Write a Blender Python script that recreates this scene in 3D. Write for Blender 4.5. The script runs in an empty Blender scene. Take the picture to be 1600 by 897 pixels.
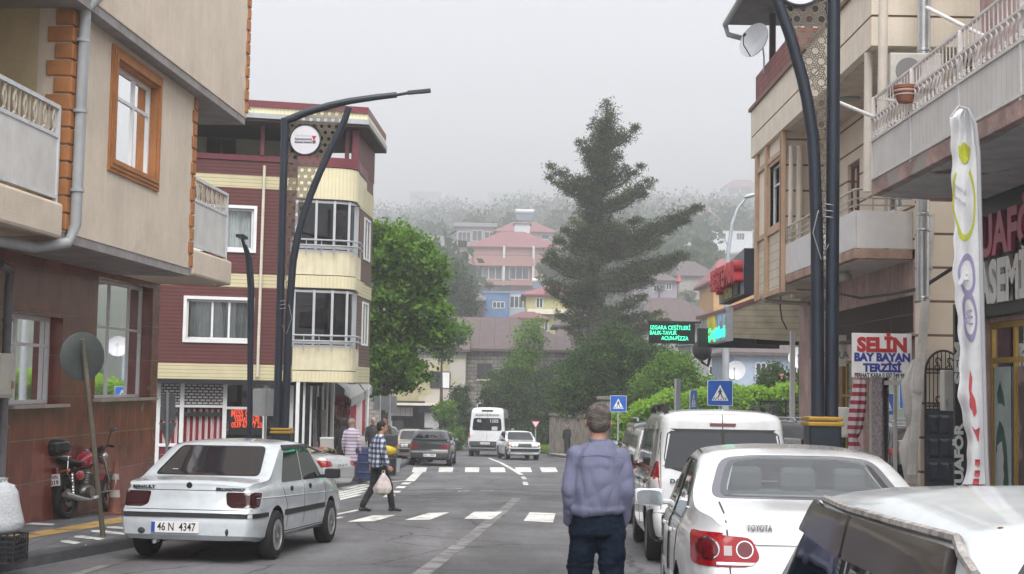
import bpy, bmesh, math, random
import numpy as np
from mathutils import Vector, Matrix, Euler
from mathutils.bvhtree import BVHTree
random.seed(7); RNG = np.random.default_rng(7)
R = math.radians
S = bpy.context.scene
COL = S.collection
# ------------------------------------------------------------------ camera
PITCH = math.atan(151.5/2200); ROLL = 0.018; CAMZ = 1.6; FPX = 2200.0
cam_d = bpy.data.cameras.new('camera'); cam = bpy.data.objects.new('camera', cam_d); COL.objects.link(cam)
CR = Matrix.Rotation(math.pi/2+PITCH, 3, 'X') @ Matrix.Rotation(ROLL, 3, 'Z')
cam.matrix_world = Matrix.Translation((0, 0, CAMZ)) @ CR.to_4x4()
cam_d.sensor_width = 36; cam_d.lens = 36*FPX/1600; cam_d.clip_start = 0.05; cam_d.clip_end = 12000
S.camera = cam
# ------------------------------------------------------------------ light: overcast day
S.view_settings.view_transform = 'Standard'; S.view_settings.look = 'None'; S.view_settings.gamma = 1
S.view_settings.exposure = 1.45
SUN_DIR = Vector((.08, -.54, .80)).normalized()   # towards the sun: behind the camera, high
SUN_EL, SUN_AZ = math.asin(SUN_DIR.z), math.atan2(SUN_DIR.x, SUN_DIR.y)
w = bpy.data.worlds.new('World'); S.world = w; w.use_nodes = True
nt = w.node_tree; nt.nodes.clear()
o_ = nt.nodes.new('ShaderNodeOutputWorld'); bg = nt.nodes.new('ShaderNodeBackground')
sky = nt.nodes.new('ShaderNodeTexSky'); sky.sky_type = 'NISHITA'; sky.sun_disc = False
sky.sun_elevation = SUN_EL; sky.sun_rotation = SUN_AZ; sky.dust_density = 6; sky.air_density = 1.0; sky.ozone_density = 1
hs = nt.nodes.new('ShaderNodeHueSaturation'); hs.inputs['Saturation'].default_value = 0.16; hs.inputs['Value'].default_value = 1.0
mxw = nt.nodes.new('ShaderNodeMixRGB'); mxw.inputs[0].default_value = 0.55; mxw.inputs[2].default_value = (7.5, 7.7, 8.6, 1)
nt.links.new(sky.outputs[0], hs.inputs['Color']); nt.links.new(hs.outputs[0], mxw.inputs[1])
nt.links.new(mxw.outputs[0], bg.inputs[0]); nt.links.new(bg.outputs[0], o_.inputs[0])
bg.inputs[1].default_value = 0.075
sl = bpy.data.lights.new('sun', 'SUN'); sl.energy = 1.5; sl.angle = R(50); sl.color = (1, .97, .92)
so = bpy.data.objects.new('sun', sl); COL.objects.link(so)
so.rotation_euler = SUN_DIR.to_track_quat('Z', 'Y').to_euler(); so.location = (0, 0, 60)
S.cycles.volume_bounces = 3; S.cycles.max_bounces = 8; S.cycles.transparent_max_bounces = 24
S.cycles.use_denoising = True
S.cycles.volume_step_rate = 5
# ------------------------------------------------------------------ pixel <-> world
def ray(px, py):
 return (CR @ Vector(((px-800)/FPX, -(py-448.5)/FPX, -1))).normalized()
CO = Vector((0, 0, CAMZ))
def P(px, py, Y):
 d = ray(px, py); return CO + d*(Y/d.y)
def XatY(px, Y, py=640): return P(px, py, Y).x
def gbase(y):
 return -0.03*y
HP = [(-60, 1.8), (85, -2.55), (112, -3.0), (150, 7.0), (190, 13), (300, 28), (450, 56), (650, 92), (900, 150), (1300, 290), (1700, 420)]
def gz(x, y):
 z = HP[0][1]
 for (a, za), (b, zb) in zip(HP, HP[1:]):
  if y <= b:
   z = za + (zb-za)*(y-a)/(b-a); break
 else: z = HP[-1][1]
 if y > 112: z += (x*0.05 + 4*math.sin(x*.011+1)*min(1, (y-112)/300))*min(1, (y-112)/200)
 return z
def G(px, py, up=0.0):
 d = ray(px, py); t = (CAMZ-up)/(-(d.z) - 0.03*d.y) if (-(d.z)-0.03*d.y) > 1e-6 else 900
 return CO + d*t
# ------------------------------------------------------------------ materials
MATS = {}
def _bsdf(name):
 m = bpy.data.materials.new(name); m.use_nodes = True
 b = m.node_tree.nodes['Principled BSDF']; return m, m.node_tree, b
def mat(name, col, rough=.6, metal=0., spec=.5, var=.0, vscale=3., bump=0., bscale=40., coat=0., streak=0., dirt=None, emit=None, es=1., trans=0., alpha=None, vstretch=None):
 if name in MATS: return MATS[name]
 m, t, b = _bsdf(name); L = t.links.new
 b.inputs['Base Color'].default_value = (*col, 1); b.inputs['Roughness'].default_value = rough
 b.inputs['Metallic'].default_value = metal; b.inputs['Specular IOR Level'].default_value = spec
 b.inputs['Coat Weight'].default_value = coat; b.inputs['Coat Roughness'].default_value = .06
 if trans: b.inputs['Transmission Weight'].default_value = trans
 if emit: b.inputs['Emission Color'].default_value = (*emit, 1); b.inputs['Emission Strength'].default_value = es
 tc = t.nodes.new('ShaderNodeTexCoord'); src = None
 if var > 0 or streak > 0 or dirt:
  cur = None
  def noise(scale, det=6, stretch=None):
   n = t.nodes.new('ShaderNodeTexNoise'); n.inputs['Scale'].default_value = scale; n.inputs['Detail'].default_value = det
   if stretch:
    mp = t.nodes.new('ShaderNodeMapping'); mp.inputs['Scale'].default_value = stretch
    L(tc.outputs['Object'], mp.inputs[0]); L(mp.outputs[0], n.inputs['Vector'])
   else: L(tc.outputs['Object'], n.inputs['Vector'])
   return n
  base = t.nodes.new('ShaderNodeRGB'); base.outputs[0].default_value = (*col, 1); cur = base.outputs[0]
  def mul(cur, n, lo, hi, a=.35, bb=.65):
   mr = t.nodes.new('ShaderNodeMapRange'); mr.inputs[1].default_value = a; mr.inputs[2].default_value = bb
   mr.inputs[3].default_value = lo; mr.inputs[4].default_value = hi; L(n.outputs[0], mr.inputs[0])
   mx = t.nodes.new('ShaderNodeMixRGB'); mx.blend_type = 'MULTIPLY'; mx.inputs[0].default_value = 1
   L(cur, mx.inputs[1]); L(mr.outputs[0], mx.inputs[2]); return mx.outputs[0]
  if var > 0:
   cur = mul(cur, noise(vscale, 8, vstretch), 1-var, 1+var*.5); cur = mul(cur, noise(vscale*7, 5), 1-var*.4, 1+var*.3)
  if streak > 0: cur = mul(cur, noise(1.0, 6, (9, 9, .5)), 1-streak, 1.0, .38, .55)
  if dirt:
   n = noise(dirt[1], 8); mr = t.nodes.new('ShaderNodeMapRange'); mr.inputs[1].default_value = dirt[2]; mr.inputs[2].default_value = dirt[2]+.06
   L(n.outputs[0], mr.inputs[0]); mx = t.nodes.new('ShaderNodeMixRGB'); L(mr.outputs[0], mx.inputs[0]); L(cur, mx.inputs[1]); mx.inputs[2].default_value = (*dirt[0], 1); cur = mx.outputs[0]
  L(cur, b.inputs['Base Color'])
 if bump > 0:
  n = t.nodes.new('ShaderNodeTexNoise'); n.inputs['Scale'].default_value = bscale; n.inputs['Detail'].default_value = 6
  L(tc.outputs['Object'], n.inputs['Vector']); bp = t.nodes.new('ShaderNodeBump'); bp.inputs['Strength'].default_value = bump
  bp.inputs['Distance'].default_value = .02; L(n.outputs[0], bp.inputs['Height']); L(bp.outputs[0], b.inputs['Normal'])
 MATS[name] = m; return m
def stripes(name, c1, c2, period, frac, axis='z', rough=.5, depth=.012, var=.12, direc=None, metal=0.):
 """boards / siding / folds: bands of c1 with grooves of c2 along one object axis"""
 if name in MATS: return MATS[name]
 m, t, b = _bsdf(name); L = t.links.new; b.inputs['Roughness'].default_value = rough; b.inputs['Metallic'].default_value = metal
 tc = t.nodes.new('ShaderNodeTexCoord')
 dp = t.nodes.new('ShaderNodeVectorMath'); dp.operation = 'DOT_PRODUCT'
 v = {'x': (1, 0, 0), 'y': (0, 1, 0), 'z': (0, 0, 1)}[axis] if direc is None else direc
 dp.inputs[1].default_value = v; L(tc.outputs['Object'], dp.inputs[0])
 dv = t.nodes.new('ShaderNodeMath'); dv.operation = 'DIVIDE'; dv.inputs[1].default_value = period; L(dp.outputs['Value'], dv.inputs[0])
 fr = t.nodes.new('ShaderNodeMath'); fr.operation = 'FRACT'; L(dv.outputs[0], fr.inputs[0])
 lt = t.nodes.new('ShaderNodeMath'); lt.operation = 'LESS_THAN'; lt.inputs[1].default_value = frac; L(fr.outputs[0], lt.inputs[0])
 n = t.nodes.new('ShaderNodeTexNoise'); n.inputs['Scale'].default_value = 2.5; n.inputs['Detail'].default_value = 7; L(tc.outputs['Object'], n.inputs['Vector'])
 mr = t.nodes.new('ShaderNodeMapRange'); mr.inputs[1].default_value = .3; mr.inputs[2].default_value = .7; mr.inputs[3].default_value = 1-var; mr.inputs[4].default_value = 1+var*.4; L(n.outputs[0], mr.inputs[0])
 mx = t.nodes.new('ShaderNodeMixRGB'); mx.inputs[1].default_value = (*c1, 1); mx.inputs[2].default_value = (*c2, 1); L(lt.outputs[0], mx.inputs[0])
 mm = t.nodes.new('ShaderNodeMixRGB'); mm.blend_type = 'MULTIPLY'; mm.inputs[0].default_value = 1; L(mx.outputs[0], mm.inputs[1]); L(mr.outputs[0], mm.inputs[2])
 L(mm.outputs[0], b.inputs['Base Color'])
 if depth:
  bp = t.nodes.new('ShaderNodeBump'); bp.inputs['Strength'].default_value = .9; bp.inputs['Distance'].default_value = depth
  L(fr.outputs[0], bp.inputs['Height']); L(bp.outputs[0], b.inputs['Normal'])
 MATS[name] = m; return m
def bricks(name, c1, c2, cm, bw, bh, mortar, direc, rough=.5, var=.3, patch=None, bump=.4, offset=.5, vs=2.0, streaks=0.):
 """bricks / tiles / stones laid along a horizontal direction"""
 if name in MATS: return MATS[name]
 m, t, b = _bsdf(name); L = t.links.new; b.inputs['Roughness'].default_value = rough
 tc = t.nodes.new('ShaderNodeTexCoord')
 dp = t.nodes.new('ShaderNodeVectorMath'); dp.operation = 'DOT_PRODUCT'; dp.inputs[1].default_value = direc; L(tc.outputs['Object'], dp.inputs[0])
 sx = t.nodes.new('ShaderNodeSeparateXYZ'); L(tc.outputs['Object'], sx.inputs[0])
 cx = t.nodes.new('ShaderNodeCombineXYZ'); L(dp.outputs['Value'], cx.inputs[0]); L(sx.outputs[2], cx.inputs[1])
 br = t.nodes.new('ShaderNodeTexBrick'); br.inputs['Scale'].default_value = 1; br.inputs['Brick Width'].default_value = bw; br.inputs['Row Height'].default_value = bh
 br.inputs['Mortar Size'].default_value = mortar; br.offset = offset; br.inputs['Color1'].default_value = (*c1, 1); br.inputs['Color2'].default_value = (*c2, 1); br.inputs['Mortar'].default_value = (*cm, 1)
 br.inputs['Mortar Smooth'].default_value = .3
 L(cx.outputs[0], br.inputs['Vector'])
 n = t.nodes.new('ShaderNodeTexNoise'); n.inputs['Scale'].default_value = vs; n.inputs['Detail'].default_value = 9
 if streaks:
  mp = t.nodes.new('ShaderNodeMapping'); mp.inputs['Scale'].default_value = (6, 6, streaks); L(tc.outputs['Object'], mp.inputs[0]); L(mp.outputs[0], n.inputs['Vector'])
 else: L(tc.outputs['Object'], n.inputs['Vector'])
 mr = t.nodes.new('ShaderNodeMapRange'); mr.inputs[1].default_value = .3; mr.inputs[2].default_value = .7; mr.inputs[3].default_value = 1-var; mr.inputs[4].default_value = 1+var; L(n.outputs[0], mr.inputs[0])
 mm = t.nodes.new('ShaderNodeMixRGB'); mm.blend_type = 'MULTIPLY'; mm.inputs[0].default_value = 1; L(br.outputs[0], mm.inputs[1]); L(mr.outputs[0], mm.inputs[2])
 cur = mm.outputs[0]
 if patch:
  n2 = t.nodes.new('ShaderNodeTexNoise'); n2.inputs['Scale'].default_value = patch[1]; n2.inputs['Detail'].default_value = 9; L(tc.outputs['Object'], n2.inputs['Vector'])
  m2 = t.nodes.new('ShaderNodeMapRange'); m2.inputs[1].default_value = patch[2]; m2.inputs[2].default_value = patch[2]+.05; L(n2.outputs[0], m2.inputs[0])
  mx = t.nodes.new('ShaderNodeMixRGB'); L(m2.outputs[0], mx.inputs[0]); L(cur, mx.inputs[1]); mx.inputs[2].default_value = (*patch[0], 1); cur = mx.outputs[0]
 L(cur, b.inputs['Base Color'])
 bp = t.nodes.new('ShaderNodeBump'); bp.inputs['Strength'].default_value = bump; bp.inputs['Distance'].default_value = .02; bp.invert = True
 L(br.outputs['Fac'], bp.inputs['Height']); L(bp.outputs[0], b.inputs['Normal'])
 MATS[name] = m; return m
def glassmat(name, tint=(.75, .8, .8), refl=.12, rough=.02):
 if name in MATS: return MATS[name]
 m = bpy.data.materials.new(name); m.use_nodes = True; t = m.node_tree; t.nodes.clear(); L = t.links.new
 o = t.nodes.new('ShaderNodeOutputMaterial'); tr = t.nodes.new('ShaderNodeBsdfTransparent'); tr.inputs[0].default_value = (*tint, 1)
 g = t.nodes.new('ShaderNodeBsdfGlossy'); g.inputs['Roughness'].default_value = rough; g.inputs[0].default_value = (1, 1, 1, 1)
 f = t.nodes.new('ShaderNodeFresnel'); f.inputs[0].default_value = 1.5
 a = t.nodes.new('ShaderNodeMath'); a.operation = 'ADD'; a.inputs[1].default_value = refl; L(f.outputs[0], a.inputs[0]); a.use_clamp = True
 mx = t.nodes.new('ShaderNodeMixShader'); L(a.outputs[0], mx.inputs[0]); L(tr.outputs[0], mx.inputs[1]); L(g.outputs[0], mx.inputs[2]); L(mx.outputs[0], o.inputs[0])
 MATS[name] = m; return m
# ------------------------------------------------------------------ mesh builder
class MB:
 def __init__(s): s.v = []; s.f = []; s.M = None
 def _p(s, p):
  p = Vector(p)
  s.v.append(s.M @ p if s.M else p)
 def add(s, vs, fs):
  n = len(s.v)
  for p in vs: s._p(p)
  s.f += [tuple(i+n for i in f) for f in fs]; return s
 def box(s, c, d, rz=0, M=None):
  x, y, z = d[0]/2, d[1]/2, d[2]/2; rm = Matrix.Rotation(rz, 3, 'Z') if M is None else M
  vs = [rm @ Vector((a, b, cc)) + Vector(c) for a in (-x, x) for b in (-y, y) for cc in (-z, z)]
  return s.add(vs, [(0, 1, 3, 2), (4, 6, 7, 5), (0, 4, 5, 1), (2, 3, 7, 6), (0, 2, 6, 4), (1, 5, 7, 3)])
 def hexa(s, p):   # 8 points: bottom 4 ccw, top 4 ccw
  return s.add(p, [(3, 2, 1, 0), (4, 5, 6, 7), (0, 1, 5, 4), (1, 2, 6, 5), (2, 3, 7, 6), (3, 0, 4, 7)])
 def cyl(s, a, b, r, r2=None, n=12, cap=True):
  a, b = Vector(a), Vector(b); r2 = r if r2 is None else r2
  return s.tube([a, b], [r, r2], n, cap)
 def tube(s, pts, r, n=8, cap=True):
  pts = [Vector(p) for p in pts]; rs = r if isinstance(r, (list, tuple)) else [r]*len(pts)
  base = len(s.v); up = None
  for i, p in enumerate(pts):
   t = (pts[min(i+1, len(pts)-1)]-pts[max(i-1, 0)]).normalized()
   if up is None:
    up = t.orthogonal().normalized()
   else:
    up = (up - t*up.dot(t))
    up = up.normalized() if up.length > 1e-5 else t.orthogonal().normalized()
   w_ = t.cross(up)
   for k in range(n):
    a = 2*math.pi*(k+.5)/n; s._p(p + (up*math.cos(a)+w_*math.sin(a))*rs[i])
  for i in range(len(pts)-1):
   for k in range(n):
    a, b = base+i*n+k, base+i*n+(k+1) % n; s.f.append((a, b, b+n, a+n))
  if cap:
   s.f.append(tuple(base+k for k in reversed(range(n)))); e = base+(len(pts)-1)*n; s.f.append(tuple(e+k for k in range(n)))
  return s
 def prism(s, poly, vec):   # polygon of 3D points swept by vec
  n = len(poly); poly = [Vector(p) for p in poly]; vec = Vector(vec)
  return s.add(poly+[p+vec for p in poly], [tuple(range(n))[::-1], tuple(range(n, 2*n))] + [(i, (i+1) % n, (i+1) % n+n, i+n) for i in range(n)])
 def quad(s, *p): return s.add(p, [tuple(range(len(p)))])
 def grid(s, rows):         # list of rows of points
  n = len(rows[0]); base = len(s.v)
  for r_ in rows:
   for p in r_: s._p(p)
  for i in range(len(rows)-1):
   for j in range(n-1):
    a = base+i*n+j; s.f.append((a, a+1, a+n+1, a+n))
  return s
 def lathe(s, prof, c, axis='z', n=24):    # prof: (r, h)
  c = Vector(c); base = len(s.v); ax = {'z': lambda r, h, a: Vector((r*math.cos(a), r*math.sin(a), h)), 'y': lambda r, h, a: Vector((r*math.cos(a), h, r*math.sin(a))), 'x': lambda r, h, a: Vector((h, r*math.cos(a), r*math.sin(a)))}[axis]
  for r_, h in prof:
   for k in range(n): s._p(c+ax(r_, h, 2*math.pi*k/n))
  for i in range(len(prof)-1):
   for k in range(n):
    a, b = base+i*n+k, base+i*n+(k+1) % n; s.f.append((a, b, b+n, a+n))
  return s
 def ell(s, c, r, n=16, m=10, M=None):
  c = Vector(c); M = M or Matrix.Identity(3); base = len(s.v)
  for i in range(m+1):
   t = math.pi*i/m
   for k in range(n):
    a = 2*math.pi*k/n; s._p(c + M @ Vector((r[0]*math.sin(t)*math.cos(a), r[1]*math.sin(t)*math.sin(a), r[2]*math.cos(t))))
  for i in range(m):
   for k in range(n):
    a, b = base+i*n+k, base+i*n+(k+1) % n; s.f.append((a, a+n, b+n, b))
  return s
 def build(s, name, m, parent=None, label=None, smooth=False, bevel=0, ang=35, kind=None, world=True):
  me = bpy.data.meshes.new(name); off = Vector((0, 0, 0))
  if parent is not None and world: 
   p = parent
   while p is not None: off += p.location; p = p.parent
  me.from_pydata([v-off for v in s.v], [], s.f)
  bm = bmesh.new(); bm.from_mesh(me); bmesh.ops.remove_doubles(bm, verts=bm.verts, dist=1e-5); bmesh.ops.recalc_face_normals(bm, faces=bm.faces); bm.to_mesh(me); bm.free()
  ob = bpy.data.objects.new(name, me); COL.objects.link(ob)
  if m: me.materials.append(m)
  if smooth: me.shade_smooth(); me.set_sharp_from_angle(angle=R(ang))
  if bevel:
   b = ob.modifiers.new('bevel', 'BEVEL'); b.width = bevel; b.segments = 2; b.limit_method = 'ANGLE'; b.angle_limit = R(40); b.harden_normals = False
  if parent is not None: ob.parent = parent
  if label: ob['label'] = label
  if kind: ob['kind'] = kind
  return ob
def tag(o, label, cat, group=None, kind=None):
 if label: o['label'] = label
 if cat: o['category'] = cat
 if group: o['group'] = group
 if kind: o['kind'] = kind
 return o
def thing(name, label, cat, loc=(0, 0, 0), group=None, rz=0):
 o = bpy.data.objects.new(name, None); COL.objects.link(o); o.location = loc; o.rotation_euler[2] = rz; o.empty_display_size = .3
 return tag(o, label, cat, group)
def kids(o): return [c for c in bpy.data.objects if c.parent == o]
def copy_tree(o, parent=None):
 c = o.copy(); COL.objects.link(c); c.parent = parent
 for ch in kids(o): copy_tree(ch, c)
 return c
def text_mesh(txt, size, ext=.004, bold=0., spacing=1., align='CENTER', shear=0.):
 cu = bpy.data.curves.new('t', 'FONT'); cu.body = txt; cu.size = size; cu.extrude = ext; cu.offset = bold; cu.space_character = spacing
 cu.align_x = align; cu.align_y = 'CENTER'; cu.resolution_u = 3; cu.shear = shear
 ob = bpy.data.objects.new('t', cu); COL.objects.link(ob)
 me = bpy.data.meshes.new_from_object(ob.evaluated_get(bpy.context.evaluated_depsgraph_get()))
 bpy.data.objects.remove(ob); bpy.data.curves.remove(cu); return me
def put_text(txt, size, pos, right, up, m, parent, name='lettering', ext=.004, bold=0., spacing=1., align='CENTER', width=None, world=True, sx=1.):
 me = text_mesh(txt, size, ext, bold, spacing, align)
 right = Vector(right).normalized(); up = Vector(up).normalized(); n = right.cross(up)
 if width:
  xs = [v.co.x for v in me.vertices]; sx = width/(max(xs)-min(xs))
 me.transform(Matrix.Diagonal((sx, 1, 1, 1)))
 Mx = Matrix((right, up, n)).transposed().to_4x4(); off = Vector((0, 0, 0))
 if world:
  p = parent
  while p is not None: off += p.location; p = p.parent
 Mx.translation = Vector(pos)-off; me.transform(Mx)
 me.materials.append(m); ob = bpy.data.objects.new(name, me); COL.objects.link(ob); ob.parent = parent; return ob
# ------------------------------------------------------------------ wall frames
class Fr:
 """vertical wall frame: origin o, X along the wall, N outward"""
 def __init__(s, o, p1, flip=False):
  s.o = Vector((o[0], o[1], 0)); d = Vector((p1[0]-o[0], p1[1]-o[1], 0)); s.L = d.length; s.X = d.normalized()
  s.N = Vector((s.X.y, -s.X.x, 0)) * (-1 if flip else 1)
 def p(s, u, z, d=0): return s.o + s.X*u + s.N*d + Vector((0, 0, z))
 def hit(s, px, py, d=0):
  r = ray(px, py); q = s.o+s.N*d; t = (q-CO).dot(s.N)/r.dot(s.N); h = CO+r*t
  return (h-s.o).dot(s.X), h.z
def fbox(mb, fr, u0, u1, z0, z1, d0, d1):
 p = [fr.p(u0, z0, d0), fr.p(u1, z0, d0), fr.p(u1, z0, d1), fr.p(u0, z0, d1)]
 return mb.hexa(p+[q+Vector((0, 0, z1-z0)) for q in p])
def holed(mb, fr, u0, u1, z0, z1, d0, d1, holes):
 """wall slab between depth d0 (back) and d1 (face) with rectangular openings and reveals"""
 us = sorted({u0, u1} | {h[i] for h in holes for i in (0, 1) if u0 < h[i] < u1}); zs = sorted({z0, z1} | {h[i] for h in holes for i in (2, 3) if z0 < h[i] < z1})
 for a, b in zip(us, us[1:]):
  for c, d in zip(zs, zs[1:]):
   mu, mz = (a+b)/2, (c+d)/2
   if any(h[0] < mu < h[1] and h[2] < mz < h[3] for h in holes): continue
   for dd in (d0, d1): mb.quad(fr.p(a, c, dd), fr.p(b, c, dd), fr.p(b, d, dd), fr.p(a, d, dd))
 for h in list(holes)+[(u0, u1, z0, z1)]:
  a, b, c, d = max(h[0], u0), min(h[1], u1), max(h[2], z0), min(h[3], z1)
  mb.quad(fr.p(a, c, d0), fr.p(a, c, d1), fr.p(a, d, d1), fr.p(a, d, d0)); mb.quad(fr.p(b, c, d0), fr.p(b, c, d1), fr.p(b, d, d1), fr.p(b, d, d0))
  mb.quad(fr.p(a, c, d0), fr.p(a, c, d1), fr.p(b, c, d1), fr.p(b, c, d0)); mb.quad(fr.p(a, d, d0), fr.p(a, d, d1), fr.p(b, d, d1), fr.p(b, d, d0))
 return mb
def window(fr, u0, u1, z0, z1, d, parent, fm, gm, cols=(.5,), rows=(), ft=.05, curtain=None, name='window', sill=None, back=None, label=None, trim=None, cgap=None):
 u0, u1 = min(u0, u1), max(u0, u1); z0, z1 = min(z0, z1), max(z0, z1)
 mb = MB(); W_, H_ = u1-u0, z1-z0
 fbox(mb, fr, u0, u1, z0, z0+ft, d-.04, d+.03); fbox(mb, fr, u0, u1, z1-ft, z1, d-.04, d+.03)
 fbox(mb, fr, u0, u0+ft, z0+ft, z1-ft, d-.04, d+.03); fbox(mb, fr, u1-ft, u1, z0+ft, z1-ft, d-.04, d+.03)
 for c in cols: fbox(mb, fr, u0+W_*c-ft*.5, u0+W_*c+ft*.5, z0+ft, z1-ft, d-.038, d+.026)
 for r_ in rows: fbox(mb, fr, u0+ft, u1-ft, z0+H_*r_-ft*.45, z0+H_*r_+ft*.45, d-.036, d+.022)
 f = mb.build(name, fm, parent, label, bevel=.006)
 g = MB(); g.quad(fr.p(u0+.02, z0+.02, d), fr.p(u1-.02, z0+.02, d), fr.p(u1-.02, z1-.02, d), fr.p(u0+.02, z1-.02, d)); g.build('pane', gm, f)
 if curtain:
  c = MB(); n = 60; cd = d-.12
  rs = [[fr.p(u0+W_*i/n, z, cd+.025*math.sin(i*1.9)+.012*math.sin(i*.7)) for i in range(n+1) if not (cgap and cgap[0] < i/n < cgap[1])] for z in (z0, z1)]
  c.grid(rs); c.build('curtain', curtain, f, smooth=True)
 if back: 
  c = MB(); fbox(c, fr, u0-.05, u1+.05, z0-.05, z1+.05, d-.62, d-.6); c.build('room_shade', back, f)
 if sill:
  c = MB(); fbox(c, fr, u0-.06, u1+.06, z0-.05, z0-.003, d-.03, sill[1]); c.build('sill', sill[0], f, bevel=.005)
 return f
# common materials
ASPH = None
GL = glassmat('window_glass', (.72, .77, .78), .02)
GLD = glassmat('dark_glass', (.14, .15, .17), .06)
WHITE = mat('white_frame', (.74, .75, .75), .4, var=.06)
DARK = mat('dark_interior', (.015, .015, .017), .8)
CURT = mat('curtain_fabric', (.62, .62, .60), .9, var=.1, vscale=4)
CURTG = mat('grey_curtain', (.30, .32, .32), .9, var=.1)
STEEL = mat('galvanised_steel', (.42, .44, .46), .45, .6, var=.12)
BLACKP = mat('black_plastic', (.018, .018, .02), .45, bump=.05, bscale=200)
# ================================================================== terrain, road, pavements
HP[:] = [(-60, 1.8), (85, -2.55), (112, -3.0), (125, -1), (165, 6), (190, 9.5), (225, 13.5), (310, 20), (410, 34), (600, 57), (900, 98), (1500, 181), (2300, 304), (3500, 526), (4600, 800)]
XG = [-2600, -1500, -900, -600, -400, -280, -200, -140, -100, -70, -50, -35, -25, 25, 35, 50, 70, 100, 140, 200, 280, 400, 600, 900, 1500, 2600]
YG = [-60, 0, 85, 97, 112, 125, 137, 150, 165, 190, 225, 260, 310, 360, 410, 500, 600, 750, 900, 1100, 1300, 1500, 1900, 2300, 2900, 3500, 4600]
mb = MB(); mb.grid([[Vector((x, y, gz(x, y)-.02)) for x in XG] for y in YG])
gm = mat('hill_ground', (.035, .050, .026), .95, var=.4, vscale=.02, bump=.3, bscale=1, dirt=((.08, .075, .05), .015, .58))
mb.build('ground', gm, None, 'grassy ground and hillside rising behind the street', smooth=True, kind='structure')
# asphalt: worn, patchy
def asphalt():
 m, t, b = _bsdf('asphalt'); L = t.links.new; tc = t.nodes.new('ShaderNodeTexCoord')
 def N(sc, det=8, st=None, rough=.6):
  n = t.nodes.new('ShaderNodeTexNoise'); n.inputs['Scale'].default_value = sc; n.inputs['Detail'].default_value = det; n.inputs['Roughness'].default_value = rough
  if st:
   mp = t.nodes.new('ShaderNodeMapping'); mp.inputs['Scale'].default_value = st; L(tc.outputs['Object'], mp.inputs[0]); L(mp.outputs[0], n.inputs['Vector'])
  else: L(tc.outputs['Object'], n.inputs['Vector'])
  return n
 def ramp(n, a, b_, lo, hi):
  r = t.nodes.new('ShaderNodeMapRange'); r.inputs[1].default_value = a; r.inputs[2].default_value = b_; r.inputs[3].default_value = lo; r.inputs[4].default_value = hi; L(n.outputs[0], r.inputs[0]); return r
 def mul(c, r):
  x = t.nodes.new('ShaderNodeMixRGB'); x.blend_type = 'MULTIPLY'; x.inputs[0].default_value = 1; L(c, x.inputs[1]); L(r.outputs[0], x.inputs[2]); return x.outputs[0]
 c = t.nodes.new('ShaderNodeRGB'); c.outputs[0].default_value = (.125, .124, .128, 1); cur = c.outputs[0]
 cur = mul(cur, ramp(N(.35, 9), .32, .68, .66, 1.25)); cur = mul(cur, ramp(N(1.2, 8, (1.2, .25, 1)), .35, .65, .78, 1.15))
 cur = mul(cur, ramp(N(90, 3), .3, .7, .6, 1.4)); cur = mul(cur, ramp(N(14, 6), .35, .65, .85, 1.1))
 nv = N(1.6, 4); vm = t.nodes.new('ShaderNodeMixRGB'); vm.inputs[0].default_value = .22; L(tc.outputs['Object'], vm.inputs[1]); L(nv.outputs['Color'], vm.inputs[2])
 vo = t.nodes.new('ShaderNodeTexVoronoi'); vo.feature = 'DISTANCE_TO_EDGE'; vo.inputs['Scale'].default_value = .55; L(vm.outputs[0], vo.inputs['Vector']); cur = mul(cur, ramp(vo, .004, .012, .45, 1))
 pt = t.nodes.new('ShaderNodeTexVoronoi'); pt.inputs['Scale'].default_value = .16; L(vm.outputs[0], pt.inputs['Vector']); sp_ = t.nodes.new('ShaderNodeSeparateColor'); L(pt.outputs['Color'], sp_.inputs[0]); cur = mul(cur, ramp(sp_, 0, 1, .84, 1.08))
 L(cur, b.inputs['Base Color']); b.inputs['Roughness'].default_value = .75; b.inputs['Specular IOR Level'].default_value = .35
 rr = ramp(N(.8, 6), .3, .7, .62, .9); L(rr.outputs[0], b.inputs['Roughness'])
 bp = t.nodes.new('ShaderNodeBump'); bp.inputs['Strength'].default_value = .35; bp.inputs['Distance'].default_value = .01; L(N(110, 4).outputs[0], bp.inputs['Height']); L(bp.outputs[0], b.inputs['Normal'])
 return m
AS = asphalt()
mb = MB(); ys = [-25, 0, 20, 40, 60, 85, 97]
mb.grid([[Vector((x, y, gz(0, y))) for x in (-24, -10, 0, 10, 24)] for y in ys])
mb.build('road', AS, None, 'grey worn asphalt road running downhill', kind='structure')
def slab_poly(name, pts, h, m, label, kerbw=.16, km=None, kerb=True, kname='kerb'):
 """raised pavement: polygon in plan, sloping with the road, with a kerb stone along the edge"""
 def z(p): return -.03*p[1]
 mb = MB(); top = [Vector((p[0], p[1], z(p)+h)) for p in pts]
 mb.prism([t-Vector((0, 0, h+.15)) for t in top], (0, 0, h+.15))
 return mb.build(name, m, None, label, kind='structure')
def kerbstone(pts, h, w_, m, label):
 mb = MB()
 rows = []
 for i, p in enumerate(pts):
  a = Vector(pts[max(i-1, 0)]); b = Vector(pts[min(i+1, len(pts)-1)]); d = (b-a).normalized(); n = Vector((d.y, -d.x))
  q0 = Vector(p); q1 = q0+n*w_; z0 = -.03*q0.y; z1 = -.03*q1.y
  rows.append([(q0.x, q0.y, z0-.1), (q0.x, q0.y, z0+h+.012), (q1.x, q1.y, z1+h+.012), (q1.x+n.x*.012, q1.y+n.y*.012, z1+h-.015), (q1.x+n.x*.02, q1.y+n.y*.02, z1-.1)])
 mb.grid(rows); return mb.build('kerb', m, None, label, kind='structure')
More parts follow.
